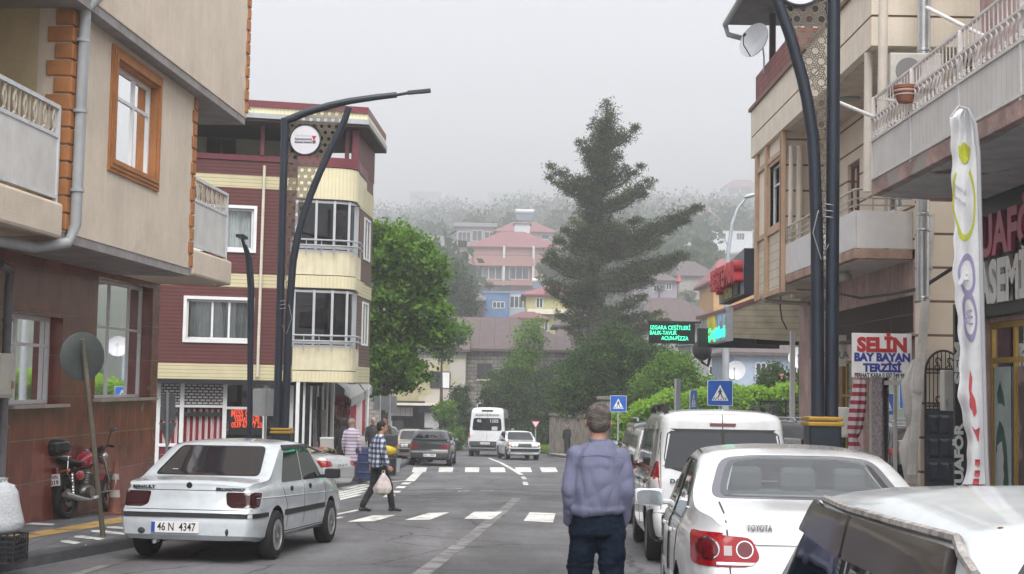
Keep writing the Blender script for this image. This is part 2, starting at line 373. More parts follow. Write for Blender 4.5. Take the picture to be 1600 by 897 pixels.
PAV = bricks('grey_paving', (.085, .09, .098), (.11, .115, .12), (.04, .04, .042), .62, .3, .008, (0, 1, 0), .7, .25, bump=.2)
# paving in plan needs x,y coordinates
def plan_bricks(name, c1, c2, cm, bw, bh, mortar, rot=0., var=.2, patch=None):
 m, t, b = _bsdf(name); L = t.links.new; b.inputs['Roughness'].default_value = .7
 tc = t.nodes.new('ShaderNodeTexCoord'); mp = t.nodes.new('ShaderNodeMapping'); mp.inputs['Rotation'].default_value = (0, 0, rot); L(tc.outputs['Object'], mp.inputs[0])
 br = t.nodes.new('ShaderNodeTexBrick'); br.inputs['Scale'].default_value = 1; br.inputs['Brick Width'].default_value = bw; br.inputs['Row Height'].default_value = bh; br.inputs['Mortar Size'].default_value = mortar
 for k, c in (('Color1', c1), ('Color2', c2), ('Mortar', cm)): br.inputs[k].default_value = (*c, 1)
 L(mp.outputs[0], br.inputs['Vector'])
 n = t.nodes.new('ShaderNodeTexNoise'); n.inputs['Scale'].default_value = 1.6; n.inputs['Detail'].default_value = 9; L(tc.outputs['Object'], n.inputs['Vector'])
 mr = t.nodes.new('ShaderNodeMapRange'); mr.inputs[1].default_value = .3; mr.inputs[2].default_value = .7; mr.inputs[3].default_value = 1-var; mr.inputs[4].default_value = 1+var; L(n.outputs[0], mr.inputs[0])
 mm = t.nodes.new('ShaderNodeMixRGB'); mm.blend_type = 'MULTIPLY'; mm.inputs[0].default_value = 1; L(br.outputs[0], mm.inputs[1]); L(mr.outputs[0], mm.inputs[2]); L(mm.outputs[0], b.inputs['Base Color'])
 bp = t.nodes.new('ShaderNodeBump'); bp.inputs['Strength'].default_value = .4; bp.inputs['Distance'].default_value = .01; bp.invert = True; L(br.outputs['Fac'], bp.inputs['Height']); L(bp.outputs[0], b.inputs['Normal'])
 return m
PVL = plan_bricks('grey_pavers', (.10, .106, .115), (.135, .14, .15), (.05, .05, .052), .45, .22, .008, 1.45)
KB = mat('kerb_stone', (.07, .073, .08), .75, var=.25, bump=.3, bscale=30)
KERBL = [(-7.0, 6.0), (-5.95, 12.0), (-5.37, 14.8), (-4.81, 18.1), (-4.45, 21), (-4.5, 23.2), (-4.9, 24.9), (-5.7, 25.7), (-9, 26.0), (-16, 25.8)]
slab_poly('sidewalk', KERBL+[(-16, 6.0)], .13, PVL, 'dark grey paved sidewalk in front of the red tiled wall')
kerbstone(KERBL, .13, .14, KB, 'dark kerb along the near left sidewalk')
KERBB = [(-16, 33.6), (-6.5, 33.8), (-4.9, 34.1), (-4.35, 34.9), (-4.05, 39), (-4.05, 46), (-4.2, 59.6), (-5.0, 66), (-8, 72), (-16, 74)]
slab_poly('sidewalk', KERBB, .13, PVL, 'grey sidewalk round the corner shop')
kerbstone(KERBB, .13, .14, KB, 'kerb round the corner shop')
KERBR = [(16, 62), (8.0, 60), (5.0, 57), (4.1, 52), (3.9, 40), (3.75, 30), (3.7, 20), (3.6, 5), (3.6, -10)]
slab_poly('sidewalk', KERBR+[(16, -10)], .13, PVL, 'grey sidewalk on the right of the street')
kerbstone(KERBR, .13, .14, KB, 'kerb on the right of the street')
KERBF = [(14, 97), (3.6, 90), (2.2, 84), (2.3, 78), (3.4, 70), (5.5, 64.5), (14, 64)]
CON = mat('pale_concrete_paving', (.30, .29, .27), .8, var=.2)
slab_poly('sidewalk', [(14, 84.9), (2.35, 84.5), (2.2, 82), (2.3, 78), (3.4, 70), (5.5, 64.5), (14, 64)], .12, CON, 'pale sidewalk beside the stone garden wall')
kerbstone([(2.35, 84.5), (2.2, 82), (2.3, 78), (3.4, 70), (5.5, 64.5), (14, 64)][::-1], .12, .14, KB, 'kerb beside the stone garden wall')
# yellow tactile strips and pale marks on the pavements
YEL = mat('tactile_yellow', (.47, .30, .10), .7, var=.25, bump=.3, bscale=25, dirt=((.10, .09, .07), 2.2, .6))
def flat(pts, z, m, name, label, kind='structure', th=None):
 mb = MB(); mb.quad(*[Vector((p[0], p[1], -.03*p[1]+z)) for p in pts]); return mb.build(name, m, None, label, kind=kind)
flat([(-6.95, 12), (-6.6, 12), (-5.62, 19.2), (-5.25, 24.4), (-5.65, 24.4), (-6.02, 19.2)], .135, YEL, 'tactile_paving', 'ochre tactile strip on the sidewalk by the red tiled wall')
flat([(-5.2, 35.1), (-4.75, 35.1), (-4.75, 58), (-5.2, 58)], .135, YEL, 'tactile_paving', 'ochre tactile strip past the corner shop')
PAINT = mat('road_paint', (.62, .62, .58), .7, var=.25, vscale=2, dirt=((.12, .12, .12), 5, .60))
PAINTW = mat('worn_road_paint', (.20, .20, .195), .75, var=.3, vscale=2, dirt=((.10, .10, .10), 3.5, .50))
TAR = mat('tar_patch', (.045, .045, .047), .6, var=.3, dirt=((.085, .085, .085), 2.5, .55))
def gpoly(pix, m, name, label, z=.004, up=0.):
 mb = MB(); mb.quad(*[G(px, py, up)+Vector((0, 0, z)) for px, py in pix]); return mb.build(name, m, None, label, kind='structure')
for x0, y0, x1, y1 in ((94, 845.5, 134, 851.5), (115, 838, 170, 844.5), (142, 829.5, 198, 835), (166, 823.5, 198, 826), (35, 817.5, 82, 820)):
 gpoly([(x0, y0), (x0+14, y0-.6), (x1+4, y1-1), (x1, y1+1.6), (x0+2, y0+2.4)], PAINT, 'paving_mark', 'thin pale slab line on the near left sidewalk', .006, .13)
near = [[(542.5, 815.8), (585, 815), (619, 805), (582, 806)], [(632, 813), (672, 812.5), (702, 801), (670, 802)], [(725, 811), (767, 812), (785, 800), (741, 800)], [(818, 814.5), (864, 817), (868, 802.5), (827.5, 801)], [(905, 818), (955, 820), (955, 804), (905, 803)]]
lab = ['leftmost stripe of the near zebra crossing', 'second stripe from the left of the near zebra crossing', 'third stripe from the left of the near zebra crossing', 'fourth stripe from the left of the near zebra crossing', 'stripe of the near zebra crossing hidden by the walking man']
for q, l in zip(near, lab): gpoly(q, PAINT, 'crossing_stripe', l, .006)
for i, (a, b, s) in enumerate([(573, 660, 10), (740, 828, 6), (905, 993, 3), (1068, 1160, -8), (1228, 1325, -10), (1388, 1488, -16)]):
 gpoly([(500+a/4, 738), (500+b/4, 738), (500+(b+s)/4, 730.5), (500+(a+s)/4, 730.5)], PAINT, 'crossing_stripe', f'stripe of the far zebra crossing, {["leftmost","second from left","third from left","fourth from left","fifth from left","rightmost"][i]}', .006)
def line(pts, wd, m, label, z=.005, name='road_line'):
 """painted line of width wd following pixel points on the road"""
 W_ = [G(*p) for p in pts]; mb = MB(); rows = []
 for i, p in enumerate(W_):
  d = (W_[min(i+1, len(W_)-1)]-W_[max(i-1, 0)]); d.z = 0; d.normalize(); n = Vector((d.y, -d.x, 0))*wd/2
  a, b = p-n, p+n; rows.append([Vector((a.x, a.y, -.03*a.y+z)), Vector((b.x, b.y, -.03*b.y+z))])
 mb.grid(rows); return mb.build(name, m, None, label, kind='structure')
line([(640, 915), (660, 896), (735, 840), (790, 795), (808, 778)], .2, PAINTW, 'faded centre line in the foreground')
line([(764, 716), (782, 723), (800, 733), (815, 742)], .16, PAINT, 'white curved line towards the minibus')
for i, q in enumerate([[(817, 745), (820, 749)], [(820, 753), (822, 758)]]): line(q, .14, PAINT, f'short dash {["above","below"][i]} after the curved line')
line([(655, 737), (648, 744), (640, 752)], .28, PAINT, 'white line bending away from the far crossing')
for i, q in enumerate([[(637, 754), (632, 757)], [(629, 760), (624, 763)], [(620, 767), (616, 770)], [(611, 773), (606, 777)]]): line(q, .22, PAINT, ['first', 'second', 'third', 'fourth'][i]+' short dash along the parking edge')
line([(606, 753.5), (634, 751)], .10, PAINT, 'thin cross line of the parking bay')
line([(60, 915), (125, 896), (180, 880), (228, 868)], .13, PAINTW, 'white edge line beside the near left kerb', z=.006)
line([(521, 805), (541, 801), (560, 797)], .12, PAINT, 'short white line in front of the white sedan')
line([(521, 811), (536, 808)], .09, PAINT, 'thin white line by the front wheel of the white sedan')
line([(520, 797), (550, 797)], .06, PAINTW, 'thin faded cross line near the man in checked shirt')
for k in range(7):
 y0 = 783-k*3.6; line([(521, y0), (548+k*4, y0-6.5-k*.9), (562+k*6, y0-10-k*1.2)], .16, PAINT, f'hatched stripe of the side street mouth, {["first","second","third","fourth","fifth","sixth","seventh"][k]} from the front', z=.006)
line([(861, 713), (885, 717), (920, 722)], .16, PAINT, 'white edge line beside the far right kerb')
for i, q in enumerate([[(697, 764.5), (722, 763.5)], [(715, 768), (734, 767)], [(750, 766.5), (772, 767)]]): line(q, .09, PAINT, ['left', 'middle', 'right'][i]+' worn dash on the dark road band')
line([(655, 782), (680, 779.5), (708, 779)], .07, PAINTW, 'faint worn mark before the dark road band')
line([(535, 770.5), (620, 766.5), (700, 764.5), (780, 764.5), (870, 768), (960, 772)], .34, TAR, 'dark tar band across the road, the farther one', z=.003)
line([(540, 778), (600, 774), (700, 772.5), (780, 771), (850, 775), (960, 780)], .30, TAR, 'dark tar band across the road, the nearer one', z=.003)
# manhole
mb = MB(); c = G(596, 858); mb.lathe([(0, .006), (.28, .006), (.3, 0)], (c.x, c.y, c.z), n=24)
# ------------------------------------------------------------------ haze
hz = MB(); hz.box((0, 2280, 454), (5400, 4720, 1040)); 
hm = bpy.data.materials.new('haze_air'); hm.use_nodes = True; t = hm.node_tree; t.nodes.clear()
o_ = t.nodes.new('ShaderNodeOutputMaterial'); pv = t.nodes.new('ShaderNodeVolumePrincipled'); pv.inputs['Color'].default_value = (.975, .98, 1, 1); pv.inputs['Density'].default_value = .00115; pv.inputs['Anisotropy'].default_value = .15
t.links.new(pv.outputs[0], o_.inputs['Volume'])
hob = hz.build('haze', hm, None, 'low cloud and mist over the hillside', kind='stuff')
# ================================================================== near left building (red tiles below, beige render above)
BEIGE = mat('beige_render', (.66, .57, .46), .85, var=.09, vscale=1.2, bump=.3, bscale=60, streak=.05, dirt=((.58, .50, .40), .9, .60))
YWALL = mat('ochre_render', (.52, .42, .25), .85, var=.1, bump=.2, bscale=90)
ORG = mat('orange_stone', (.40, .165, .055), .7, var=.15, bump=.25, bscale=60)
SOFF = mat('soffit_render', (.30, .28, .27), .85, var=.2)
TD = (-.0589, -.9983, 0)
TILE = bricks('red_wall_tiles', (.165, .040, .027), (.21, .055, .034), (.20, .12, .075), .40, .60, .010, TD, .22, .35, patch=((.24, .19, .13), 1.7, .70), bump=.3, offset=0., vs=1.8)
PIPEG = mat('grey_pipe', (.38, .40, .41), .5, var=.12)
RUSTW = mat('white_sheet_metal', (.62, .64, .66), .5, var=.08, streak=.1, dirt=((.20, .10, .05), 2.6, .70))
LATM = mat('cream_cast_lattice', (.50, .46, .38), .6, var=.15)
STONE_SILL = mat('stone_sill', (.36, .31, .27), .8, var=.25)
FA = Fr((-6.35, 25.4), (-6.35+TD[0]*10, 25.4+TD[1]*10), flip=True)
A = thing('apartment_building', 'beige apartment building with orange quoins over a red tiled ground floor', 'building', (-9, 18, -.5))
D1, D2 = 1.25, 1.47
Zs, Zt = 3.38, 6.32
mb = MB()
wl = [FA.hit(16, 492, -.22), FA.hit(76, 641, -.22)]; wr = [FA.hit(149, 443, -.22), FA.hit(223, 620, -.22)]
def rect(a): return (min(a[0][0], a[1][0]), max(a[0][0], a[1][0]), min(a[0][1], a[1][1]), max(a[0][1], a[1][1]))
def rect4(fr, q, d=0):
 h = [fr.hit(x, y, d) for x, y in q]; us = sorted(p[0] for p in h); 
 return (sum(us[:2])/2, sum(us[2:])/2, sum(sorted(p[1] for p in h)[:2])/2, sum(sorted(p[1] for p in h)[2:])/2)
def near_hole(xl, xr, yt, yb, d):
 return (FA.hit(xr, 500, d)[0], FA.hit(xl, 500, 0)[0], FA.hit(xr, yb[1], d)[1], FA.hit(xr, yt[1], d)[1])
WL = near_hole(14, 76, (491, 497), (642, 630), -.22); WR = near_hole(152, 219, (442, 450), (627, 620), -.22)
holed(mb, FA, 0, 18, -1.4, Zs, -.3, 0, [WL, WR])
FAe = Fr((-6.35, 25.4), (-13, 25.4+.39))
fbox(mb, FAe, .3, 7, -1.4, Zs, -.3, .0)
mb.build('tiled_wall', TILE, A)
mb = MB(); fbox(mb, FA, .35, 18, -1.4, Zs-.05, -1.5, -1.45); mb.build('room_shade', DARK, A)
window(FA, *WL, -.22, A, WHITE, GL, (.12, .62), (.67,), .055, CURTG, sill=(STONE_SILL, .14), cgap=(.55, .62))
window(FA, *WR, -.22, A, WHITE, GL, (.24, .60), (.60,), .045, CURTG, sill=(STONE_SILL, .14))
# bay
ub = 2.45; up_ = 7.95
OW = rect4(FA, [(176, 100), (224, 128), (222, 266), (170, 250)], D1-.28)
OW = (FA.hit(222, 200, D1-.3)[0]-.36, FA.hit(171, 200, D1)[0], FA.hit(171, 250, D1-.2)[1], FA.hit(178, 96, D1-.1)[1])
UOr = FA.hit(246, 200, D1)[0]+.06; UOl = FA.hit(172, 200, D1)[0]-.1
ZOt = FA.hit(200, 104, D1)[1]; ZOb = FA.hit(200, 262, D1)[1]
OW = (UOr, UOl, ZOb, ZOt)
mb = MB(); holed(mb, FA, ub, up_, Zs, Zt, D1-.42, D1, [OW])
fbox(mb, FA, ub, ub+.25, Zs, Zt, 0, D1-.42); 
fbox(mb, FA, 0, 18, Zt+.004, 12.5, 0.0, D2)
mb.build('rendered_wall', BEIGE, A)
mb = MB(); fbox(mb, FA, up_-.25, up_, Zs, Zt, 0, D1-.42); fbox(mb, FA, up_, 18, Zs, Zt, -.3, -.05); mb.build('balcony_wall', YWALL, A)
mb = MB(); fbox(mb, FA, ub+.3, up_-.3, Zs+.05, Zt-.05, .15, .2); mb.build('room_shade', DARK, A)
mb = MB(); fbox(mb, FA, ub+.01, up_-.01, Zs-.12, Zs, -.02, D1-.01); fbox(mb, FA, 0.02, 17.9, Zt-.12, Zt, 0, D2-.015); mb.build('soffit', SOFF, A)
# orange window surround, moulded
mb = MB()
for k, (o, dd) in enumerate([(.16, .03), (.11, .045), (.055, .06)]):
 u0, u1, z0, z1 = UOr-o, UOl+o, ZOb-o, ZOt+o; i = .055
 for a in ((u0, u1, z0, z0+i), (u0, u1, z1-i, z1), (u0, u0+i, z0+i, z1-i), (u1-i, u1, z0+i, z1-i)): fbox(mb, FA, *a, D1-.02, D1+dd)
for a in ((UOr, UOl, ZOb, ZOb+.03), (UOr, UOl, ZOt-.03, ZOt), (UOr, UOr+.03, ZOb, ZOt), (UOl-.03, UOl, ZOb, ZOt)): fbox(mb, FA, *a, D1-.24, D1+.02)
mb.build('orange_surround', ORG, A, bevel=.008)
window(FA, UOr+.035, UOl-.035, ZOb+.03, ZOt-.03, D1-.12, A, WHITE, GL, (.40,), (.68,), .05, CURT, cgap=(.08, .36))
# quoins
mb, mbb, mbc = MB(), MB(), MB(); h = .215; n = int((12.4-Zs)/h)
for i in range(n):
 z0 = Zs+.02+i*h; wd = i % 2
 if z0+h < Zt:
  fbox(mb, FA, up_-(.24 if wd else .17), up_+.035, z0+.012, z0+h-.012, D1-(.30 if wd else .2), D1+.035)
  fbox(mbb, FA, ub-.03, ub+(.17 if wd else .11), z0+.012, z0+h-.012, D1-.2, D1+.035)
 elif z0 > Zt: 
  fbox(mbc, FA, -.03, (.17 if wd else .11), z0+.012, z0+h-.012, D2-.2, D2+.035)
  
for m_ in (mb, mbb, mbc): m_.build('corner_quoins', ORG, A, bevel=.012)
# balconies
def balcony(u0, u1, lab):
 b = MB(); fbox(b, FA, u0, u1, Zs-.1, Zs+.34, D1-.2, D1+.03); fbox(b, FA, u0, u1, Zs-.1, Zs+.1, -.05, D1-.2)
 if u0 < 1: fbox(b, FA, u0-.1, u0+.08, Zs-.1, Zs+.34, 0, D1+.03)
 b.build('balcony_slab', BEIGE, A, bevel=.04)
 s = MB(); z0 = Zs+.42
 fbox(s, FA, u0+.08, u1-.05, z0, z0+.72, D1-.06, D1-.045)
 sh = s.build('parapet_sheet', stripes('white_ribbed_sheet', (.66, .65, .62), (.60, .59, .56), .11, .06, direc=TD, rough=.45, depth=.004, var=.2), A, lab)
 r_ = MB()
 for z, hh in ((z0-.03, .04), (z0+.72, .045), (z0+1.08, .05)): fbox(r_, FA, u0+.06, u1-.03, z, z+hh, D1-.075, D1-.03)
 fbox(r_, FA, u0+.06, u0+.1, z0-.1, z0+1.1, D1-.08, D1-.025)
 r_.build('rail', RUSTW, A)
 l = MB(); n = int((u1-u0-.1)/.29)
 for i in range(n):
  uc = u0+.22+i*.29; zc = z0+.925
  fbox(l, FA, uc-.147, uc-.137, z0+.765, z0+1.08, D1-.07, D1-.045)
  for sgn in (-1, 1):
   for k in range(9):
    a0, a1 = R(-52+104*k/9), R(-52+104*(k+1)/9)
    p0 = FA.p(uc+sgn*(.20-.24*math.cos(a0))*1.0, zc+.20*math.sin(a0), D1-.055); p1 = FA.p(uc+sgn*(.20-.24*math.cos(a1)), zc+.20*math.sin(a1), D1-.055)
    l.tube([p0, p1], .014, 5)
  l.tube([FA.p(uc, zc+.14, D1-.055), FA.p(uc-.05, zc, D1-.055), FA.p(uc, zc-.14, D1-.055), FA.p(uc+.05, zc, D1-.055), FA.p(uc, zc+.14, D1-.055)], .012, 5)
 l.build('lattice_band', LATM, A)
balcony(0.05, ub-.05, None); balcony(up_+.12, 17.5, None)
# dark backing door recess behind balcony is covered by wall; pipes
pp = MB(); u = FA.hit(124, 200, D1+.1)[0]
pp.tube([FA.p(u, 12, D1+.3), FA.p(u, Zt+.1, D1+.31)], .075, 12)
pp.tube([FA.p(u, Zt+.1, D1+.31), FA.p(u, Zt-.12, D1+.12), FA.p(u, Zs+.1, D1+.1), FA.p(u+.03, Zs-.12, D1+.02), FA.p(u+.4, Zs-.22, D1-.25), FA.p(u+5, Zs-.3, D1-.6)], .07, 12)
for z in (3.9, 4.9, 5.8): pp.lathe([(.072, 0), (.09, 0), (.09, .04), (.072, .04)], FA.p(u, z, D1+.1), n=14)
pp.build('downpipe', PIPEG, A, smooth=True)
pp = MB(); u = FA.hit(12, 500, .12)[0]; pp.tube([FA.p(u+.5, Zs-.35, .2), FA.p(u+.08, Zs-.4, .16), FA.p(u, Zs-.6, .12), FA.p(u, -.9, .12)], .055, 12)
for z in (.9, 2.3): pp.lathe([(.056, 0), (.07, 0), (.07, .04), (.056, .04)], FA.p(u, z, .12), n=14)
pp.build('downpipe', mat('dark_grey_pipe', (.16, .16, .17), .5, var=.2), A, smooth=True)
mb = MB(); fbox(mb, FA, 0.02, 18, 12.5, 12.7, -6, D2+.2); fbox(mb, FA, .05, 17.9, Zt+.05, 12.4, -6, -.05); fbox(mb, FA, .4, 17.9, -1, Zt, -6, -1.6); mb.build('rear_block', BEIGE, A)
# meter box
u0 = FA.hit(17, 590, .3)[0]
mt = thing('meter_box', 'cream electric meter box on a pole at the left edge', 'meter box', FA.p(u0+.25, .9, .3))
b = MB(); z0, z1 = FA.hit(8, 622, .35)[1], FA.hit(8, 552, .35)[1]; fbox(b, FA, u0, u0+.5, z0, z1, .12, .34); b.build('case', mat('cream_box', (.52, .50, .43), .5, var=.12), mt, bevel=.015)
b = MB(); fbox(b, FA, u0+.04, u0+.46, z0+.04, z1-.04, .341, .352); b.build('door', mat('cream_box', (.52, .50, .43)), mt, bevel=.005)
b = MB(); fbox(b, FA, u0+.05, u0+.1, z0+.12, z0+.22, .353, .37); b.build('lock', mat('ochre_lock', (.30, .20, .08), .5), mt)
# ================================================================== corner building with dark red siding
SDR = stripes('dark_red_siding', (.145, .050, .048), (.045, .015, .015), .105, .16, rough=.42, depth=.012, var=.12)
SDC = stripes('cream_siding', (.66, .60, .38), (.34, .30, .18), .105, .12, rough=.42, depth=.012, var=.08)
SDV = stripes('cream_vertical_cladding', (.68, .62, .41), (.50, .45, .29), .11, .10, direc=(.972, .235, 0), rough=.45, depth=.008, var=.08)
CRM = mat('cream_render', (.66, .60, .42), .8, var=.08, streak=.12)
MAR = mat('maroon_paint', (.15, .022, .035), .4, var=.1)
BRN = stripes('brown_side_siding', (.15, .085, .07), (.05, .03, .028), .105, .16, rough=.5)
B = thing('corner_building', 'four storey corner building with dark red and cream siding', 'building', (-8, 43, -1.2))
bd = Vector((.972, .235, 0)).normalized(); bc = Vector((-4.6, 41.5, 0)); bl = bc-bd*12
FB = Fr((bl.x, bl.y), (bc.x, bc.y)); LB = 12.0
# N must face camera
FB.N = Vector((FB.X.y, -FB.X.x, 0))
def zB(py, px=350): return FB.hit(px, py, 0)[1]
uL = 0
zg = zB(593); z1b = zB(568)
bands = [(zg, zB(569), SDC), (zB(569), zB(448), SDR), (zB(448), zB(427), SDC), (zB(427), zB(292), SDR), (zB(292), zB(272), SDC), (zB(272), zB(246), SDR)]
w1 = rect4(FB, [(292, 467), (392, 470), (392, 530), (290, 532)]); w1 = (w1[0], w1[1]+.0, w1[2], w1[3])
w2 = rect4(FB, [(318, 324), (396, 326), (396, 388), (318, 390)]); w2 = (w2[0]-.3, w2[1], w2[2], w2[3])
for k, m in enumerate((SDC, SDR)):
 for a, b, mm in bands:
  if mm is m: holed(MB(), FB, 0, LB-1.0, a, b, -.25, 0, [w1, w2]).build('siding_band' if k == 0 else 'siding_wall', m, B)
for wn, cols in ((w1, (.40, .66)), (w2, (.56,))):
 u0, u1, z0, z1 = wn; mb = MB(); e = .09
 for a in ((u0-e, u1+e, z0-e, z0), (u0-e, u1+e, z1, z1+e), (u0-e, u0, z0, z1), (u1, u1+e, z0, z1)): fbox(mb, FB, *a, -.02, .05)
 mb.build('window_trim', WHITE, B, bevel=.01)
 window(FB, u0, u1, z0, z1, -.08, B, WHITE, GL, cols, (), .06, CURT, cgap=(.42, .5))
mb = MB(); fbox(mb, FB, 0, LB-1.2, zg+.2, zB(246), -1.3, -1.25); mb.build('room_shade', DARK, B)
# rounded corner bay: cream parapets, glazed balconies
def arcpath(off=0., n=10, u0=None):
 """plan path: along front from u0, round the corner, then back along the side"""
 r_ = .75; uS = LB-1.85 if u0 is None else u0
 fr_d = .55+off
 pts = [FB.p(uS, 0, fr_d), FB.p(LB-r_, 0, fr_d)]
 side = Vector((0.02, 1, 0)); a0 = FB.p(LB-r_, 0, fr_d); b0 = FB.p(LB+off, 0, .55-r_)
 ctrl = FB.p(LB+off, 0, fr_d)
 for i in range(1, n+1):
  t_ = i/n; pts.append(a0*(1-t_)**2+ctrl*2*t_*(1-t_)+b0*t_*t_)
 pts.append(b0+side*.6); pts.append(b0+side*2.0); return pts
def extr(mb, path, z0, z1, thick=.0):
 mb.grid([[Vector((p.x, p.y, z0)) for p in path], [Vector((p.x, p.y, z1)) for p in path]]); return mb
U0 = LB-1.95
def zc(py): return FB.hit(500, py, .5)[1]
path = arcpath(); inner = arcpath(-.18)
def band(z0, z1, m, name, off=0.):
 mb = MB(); a, b = arcpath(off), arcpath(off-.2); extr(mb, a, z0, z1); extr(mb, b, z0, z1)
 mb.grid([[Vector((p.x, p.y, z1)) for p in a], [Vector((p.x, p.y, z1)) for p in b]]); mb.grid([[Vector((p.x, p.y, z0)) for p in a], [Vector((p.x, p.y, z0)) for p in b]])
 mb.quad(Vector((a[0].x, a[0].y, z0)), Vector((b[0].x, b[0].y, z0)), Vector((b[0].x, b[0].y, z1)), Vector((a[0].x, a[0].y, z1)))
 return mb.build(name, m, B, smooth=True, ang=30)
band(zc(597), zc(580), SDV, 'cladding_band', .02); band(zc(578.5), zc(543), CRM, 'parapet'); 
band(zc(450), zc(431), SDV, 'cladding_band', .02); band(zc(429.5), zc(394), CRM, 'parapet')
band(zc(311), zc(262), SDV, 'cladding_band', .02); band(zc(261), zc(246), MAR, 'maroon_rail', .05)
for z in (zc(597)-.02, zc(450)-.02, zc(311)-.02):
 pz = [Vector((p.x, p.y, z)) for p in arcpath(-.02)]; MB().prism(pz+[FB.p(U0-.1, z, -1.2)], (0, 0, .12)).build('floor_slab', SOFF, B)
for (zt, zb_) in ((zc(453), zc(543)), (zc(313), zc(394))):
 pth = arcpath(-.06); f = MB()
 for z in (zb_, zb_+.1, zt-.08):
  extr(f, [p for p in pth], z, z+.07); extr(f, arcpath(-.12), z, z+.07)
 L_ = [pth[0], pth[0].lerp(pth[1], .52), pth[1], pth[5], pth[-3], pth[-3].lerp(pth[-2], .9), pth[-2].lerp(pth[-1], .4), pth[-1]]
 for p in L_: f.box((p.x, p.y, (zt+zb_)/2), (.07, .07, zt-zb_), rz=.24)
 fo = f.build('balcony_glazing', mat('silver_frame', (.50, .52, .54), .35, .3, var=.06), B)
 g = MB(); extr(g, arcpath(-.09), zb_+.05, zt-.05); g.build('pane', glassmat('smoked_glass', (.06, .06, .075), 0), fo)
 c = MB(); extr(c, [FB.p(LB-1.9, 0, -.9), FB.p(LB-.7, 0, -.9), FB.p(LB-.75, 0, -3)], zb_, zt); c.build('room_shade', mat('dim_room', (.05, .05, .055), .9), fo)
 rl = MB(); o2 = arcpath(.12, u0=LB-2.0)
 for z in (zb_+.18, zb_+.34): rl.tube([Vector((p.x, p.y, z)) for p in o2[:-1]], .028, 8)
 for p in [o2[0], o2[0].lerp(o2[1], .35), o2[0].lerp(o2[1], .7), o2[1], o2[5], o2[-3]]: rl.cyl((p.x, p.y, zb_-.1), (p.x, p.y, zb_+.36), .016, n=6)
 rl.build('handrail', STEEL, B, smooth=True)
# side wall behind the bay, with brown siding
sd0 = FB.p(LB, 0, -.2); FS = Fr((sd0.x-.02, sd0.y+.6), (sd0.x+.10, sd0.y+3.4), flip=False); FS.N = Vector((FS.X.y, -FS.X.x, 0))
mb = MB(); fbox(mb, FS, 0, FS.L, zg, zB(246)+.1, -.25, .02); mb.build('side_wall', BRN, B)
for a, b in ((568, 597), (430, 452), (272, 310)): fbox(MB(), FS, -.02, FS.L+.02, zB(b), zB(a), -.2, .04).build('siding_band', SDC, B)
for za, zb2 in ((zc(535), zc(462)), (zc(392), zc(322))): window(FS, 1.0, 2.2, za, zb2, .03, B, WHITE, GL, (.5,), (), .06)
# terrace storey and roof
ztr = zB(246); zro = zB(190)
def posts(us, d, z0, z1, m, w_=.12, name='terrace_post'):
 for u in us:
  mb = MB(); fbox(mb, FB, u-w_/2, u+w_/2, z0, z1, d-w_, d); mb.build(name, m, B, bevel=.01)
mb = MB(); fbox(mb, FB, 0, U0, ztr-.06, ztr+.1, -.3, .05); mb.build('maroon_rail', MAR, B)
posts([FB.hit(410, 220)[0], FB.hit(545, 220, .4)[0]], .1, ztr+.1, zro, MAR); posts([FB.hit(556, 220, .3)[0]], .3, ztr, zro, MAR, .2)
mb = MB(); fbox(mb, FB, 0, LB-.6, ztr, zro, -2.6, -2.5); mb.build('terrace_wall', mat('pale_green_render', (.40, .42, .32), .85, var=.1), B)
mb = MB(); fbox(mb, FB, FB.hit(455, 220, -2.4)[0], LB-.6, ztr, zro, -2.5, -2.4); mb.build('terrace_dark_wall', mat('terrace_brown', (.045, .03, .03), .7, var=.2), B)
window(FB, *rect4(FB, [(323, 215), (368, 217), (368, 245), (323, 244)], -2.45), -2.46, B, mat('brown_frame', (.06, .035, .03), .5), GLD, (.5,), (), .07)
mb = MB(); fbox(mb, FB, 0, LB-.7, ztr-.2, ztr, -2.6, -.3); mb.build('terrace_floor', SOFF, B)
# side terrace screen maroon
mb = MB(); fbox(mb, FS, -.6, 2.9, ztr-.05, zro-.1, -.05, .03); mb.build('terrace_screen', stripes('maroon_screen', (.17, .05, .06), (.06, .02, .025), .09, .25, rough=.5), B)
# roof: layered eaves
def roofbox(z0, z1, over, m, name, u0=-.2):
 mb = MB(); a = [FB.p(u0, z0, over), FB.p(LB+.15, z0, over), FB.p(LB+.15, z0, over)+Vector((.12, 4.6, 0)), FB.p(u0, z0, -8)]
 mb.prism(a, (0, 0, z1-z0)); return mb.build(name, m, B)
roofbox(zro-.06, zro+.02, .75, mat('dark_eaves', (.06, .04, .04), .8), 'roof_soffit'); roofbox(zro+.021, zro+.16, .82, PIPEG, 'gutter'); roofbox(zro+.161, zro+.40, .5, SDV, 'fascia'); roofbox(zro+.401, zro+.58, .56, MAR, 'roof')
ch = MB(); q = FB.p(LB-1.6, zro+.6, -2); ch.box((q.x, q.y, q.z+.15), (.35, .35, .4)); ch.build('chimney', PIPEG, B)
pp = MB(); u = FB.hit(409, 400, .06)[0]; pp.tube([FB.p(u, zB(256), .07), FB.p(u-.02, zB(588), .07)], .045, 10); pp.build('downpipe', mat('cream_pipe', (.62, .57, .46), .5, var=.1), B, smooth=True)
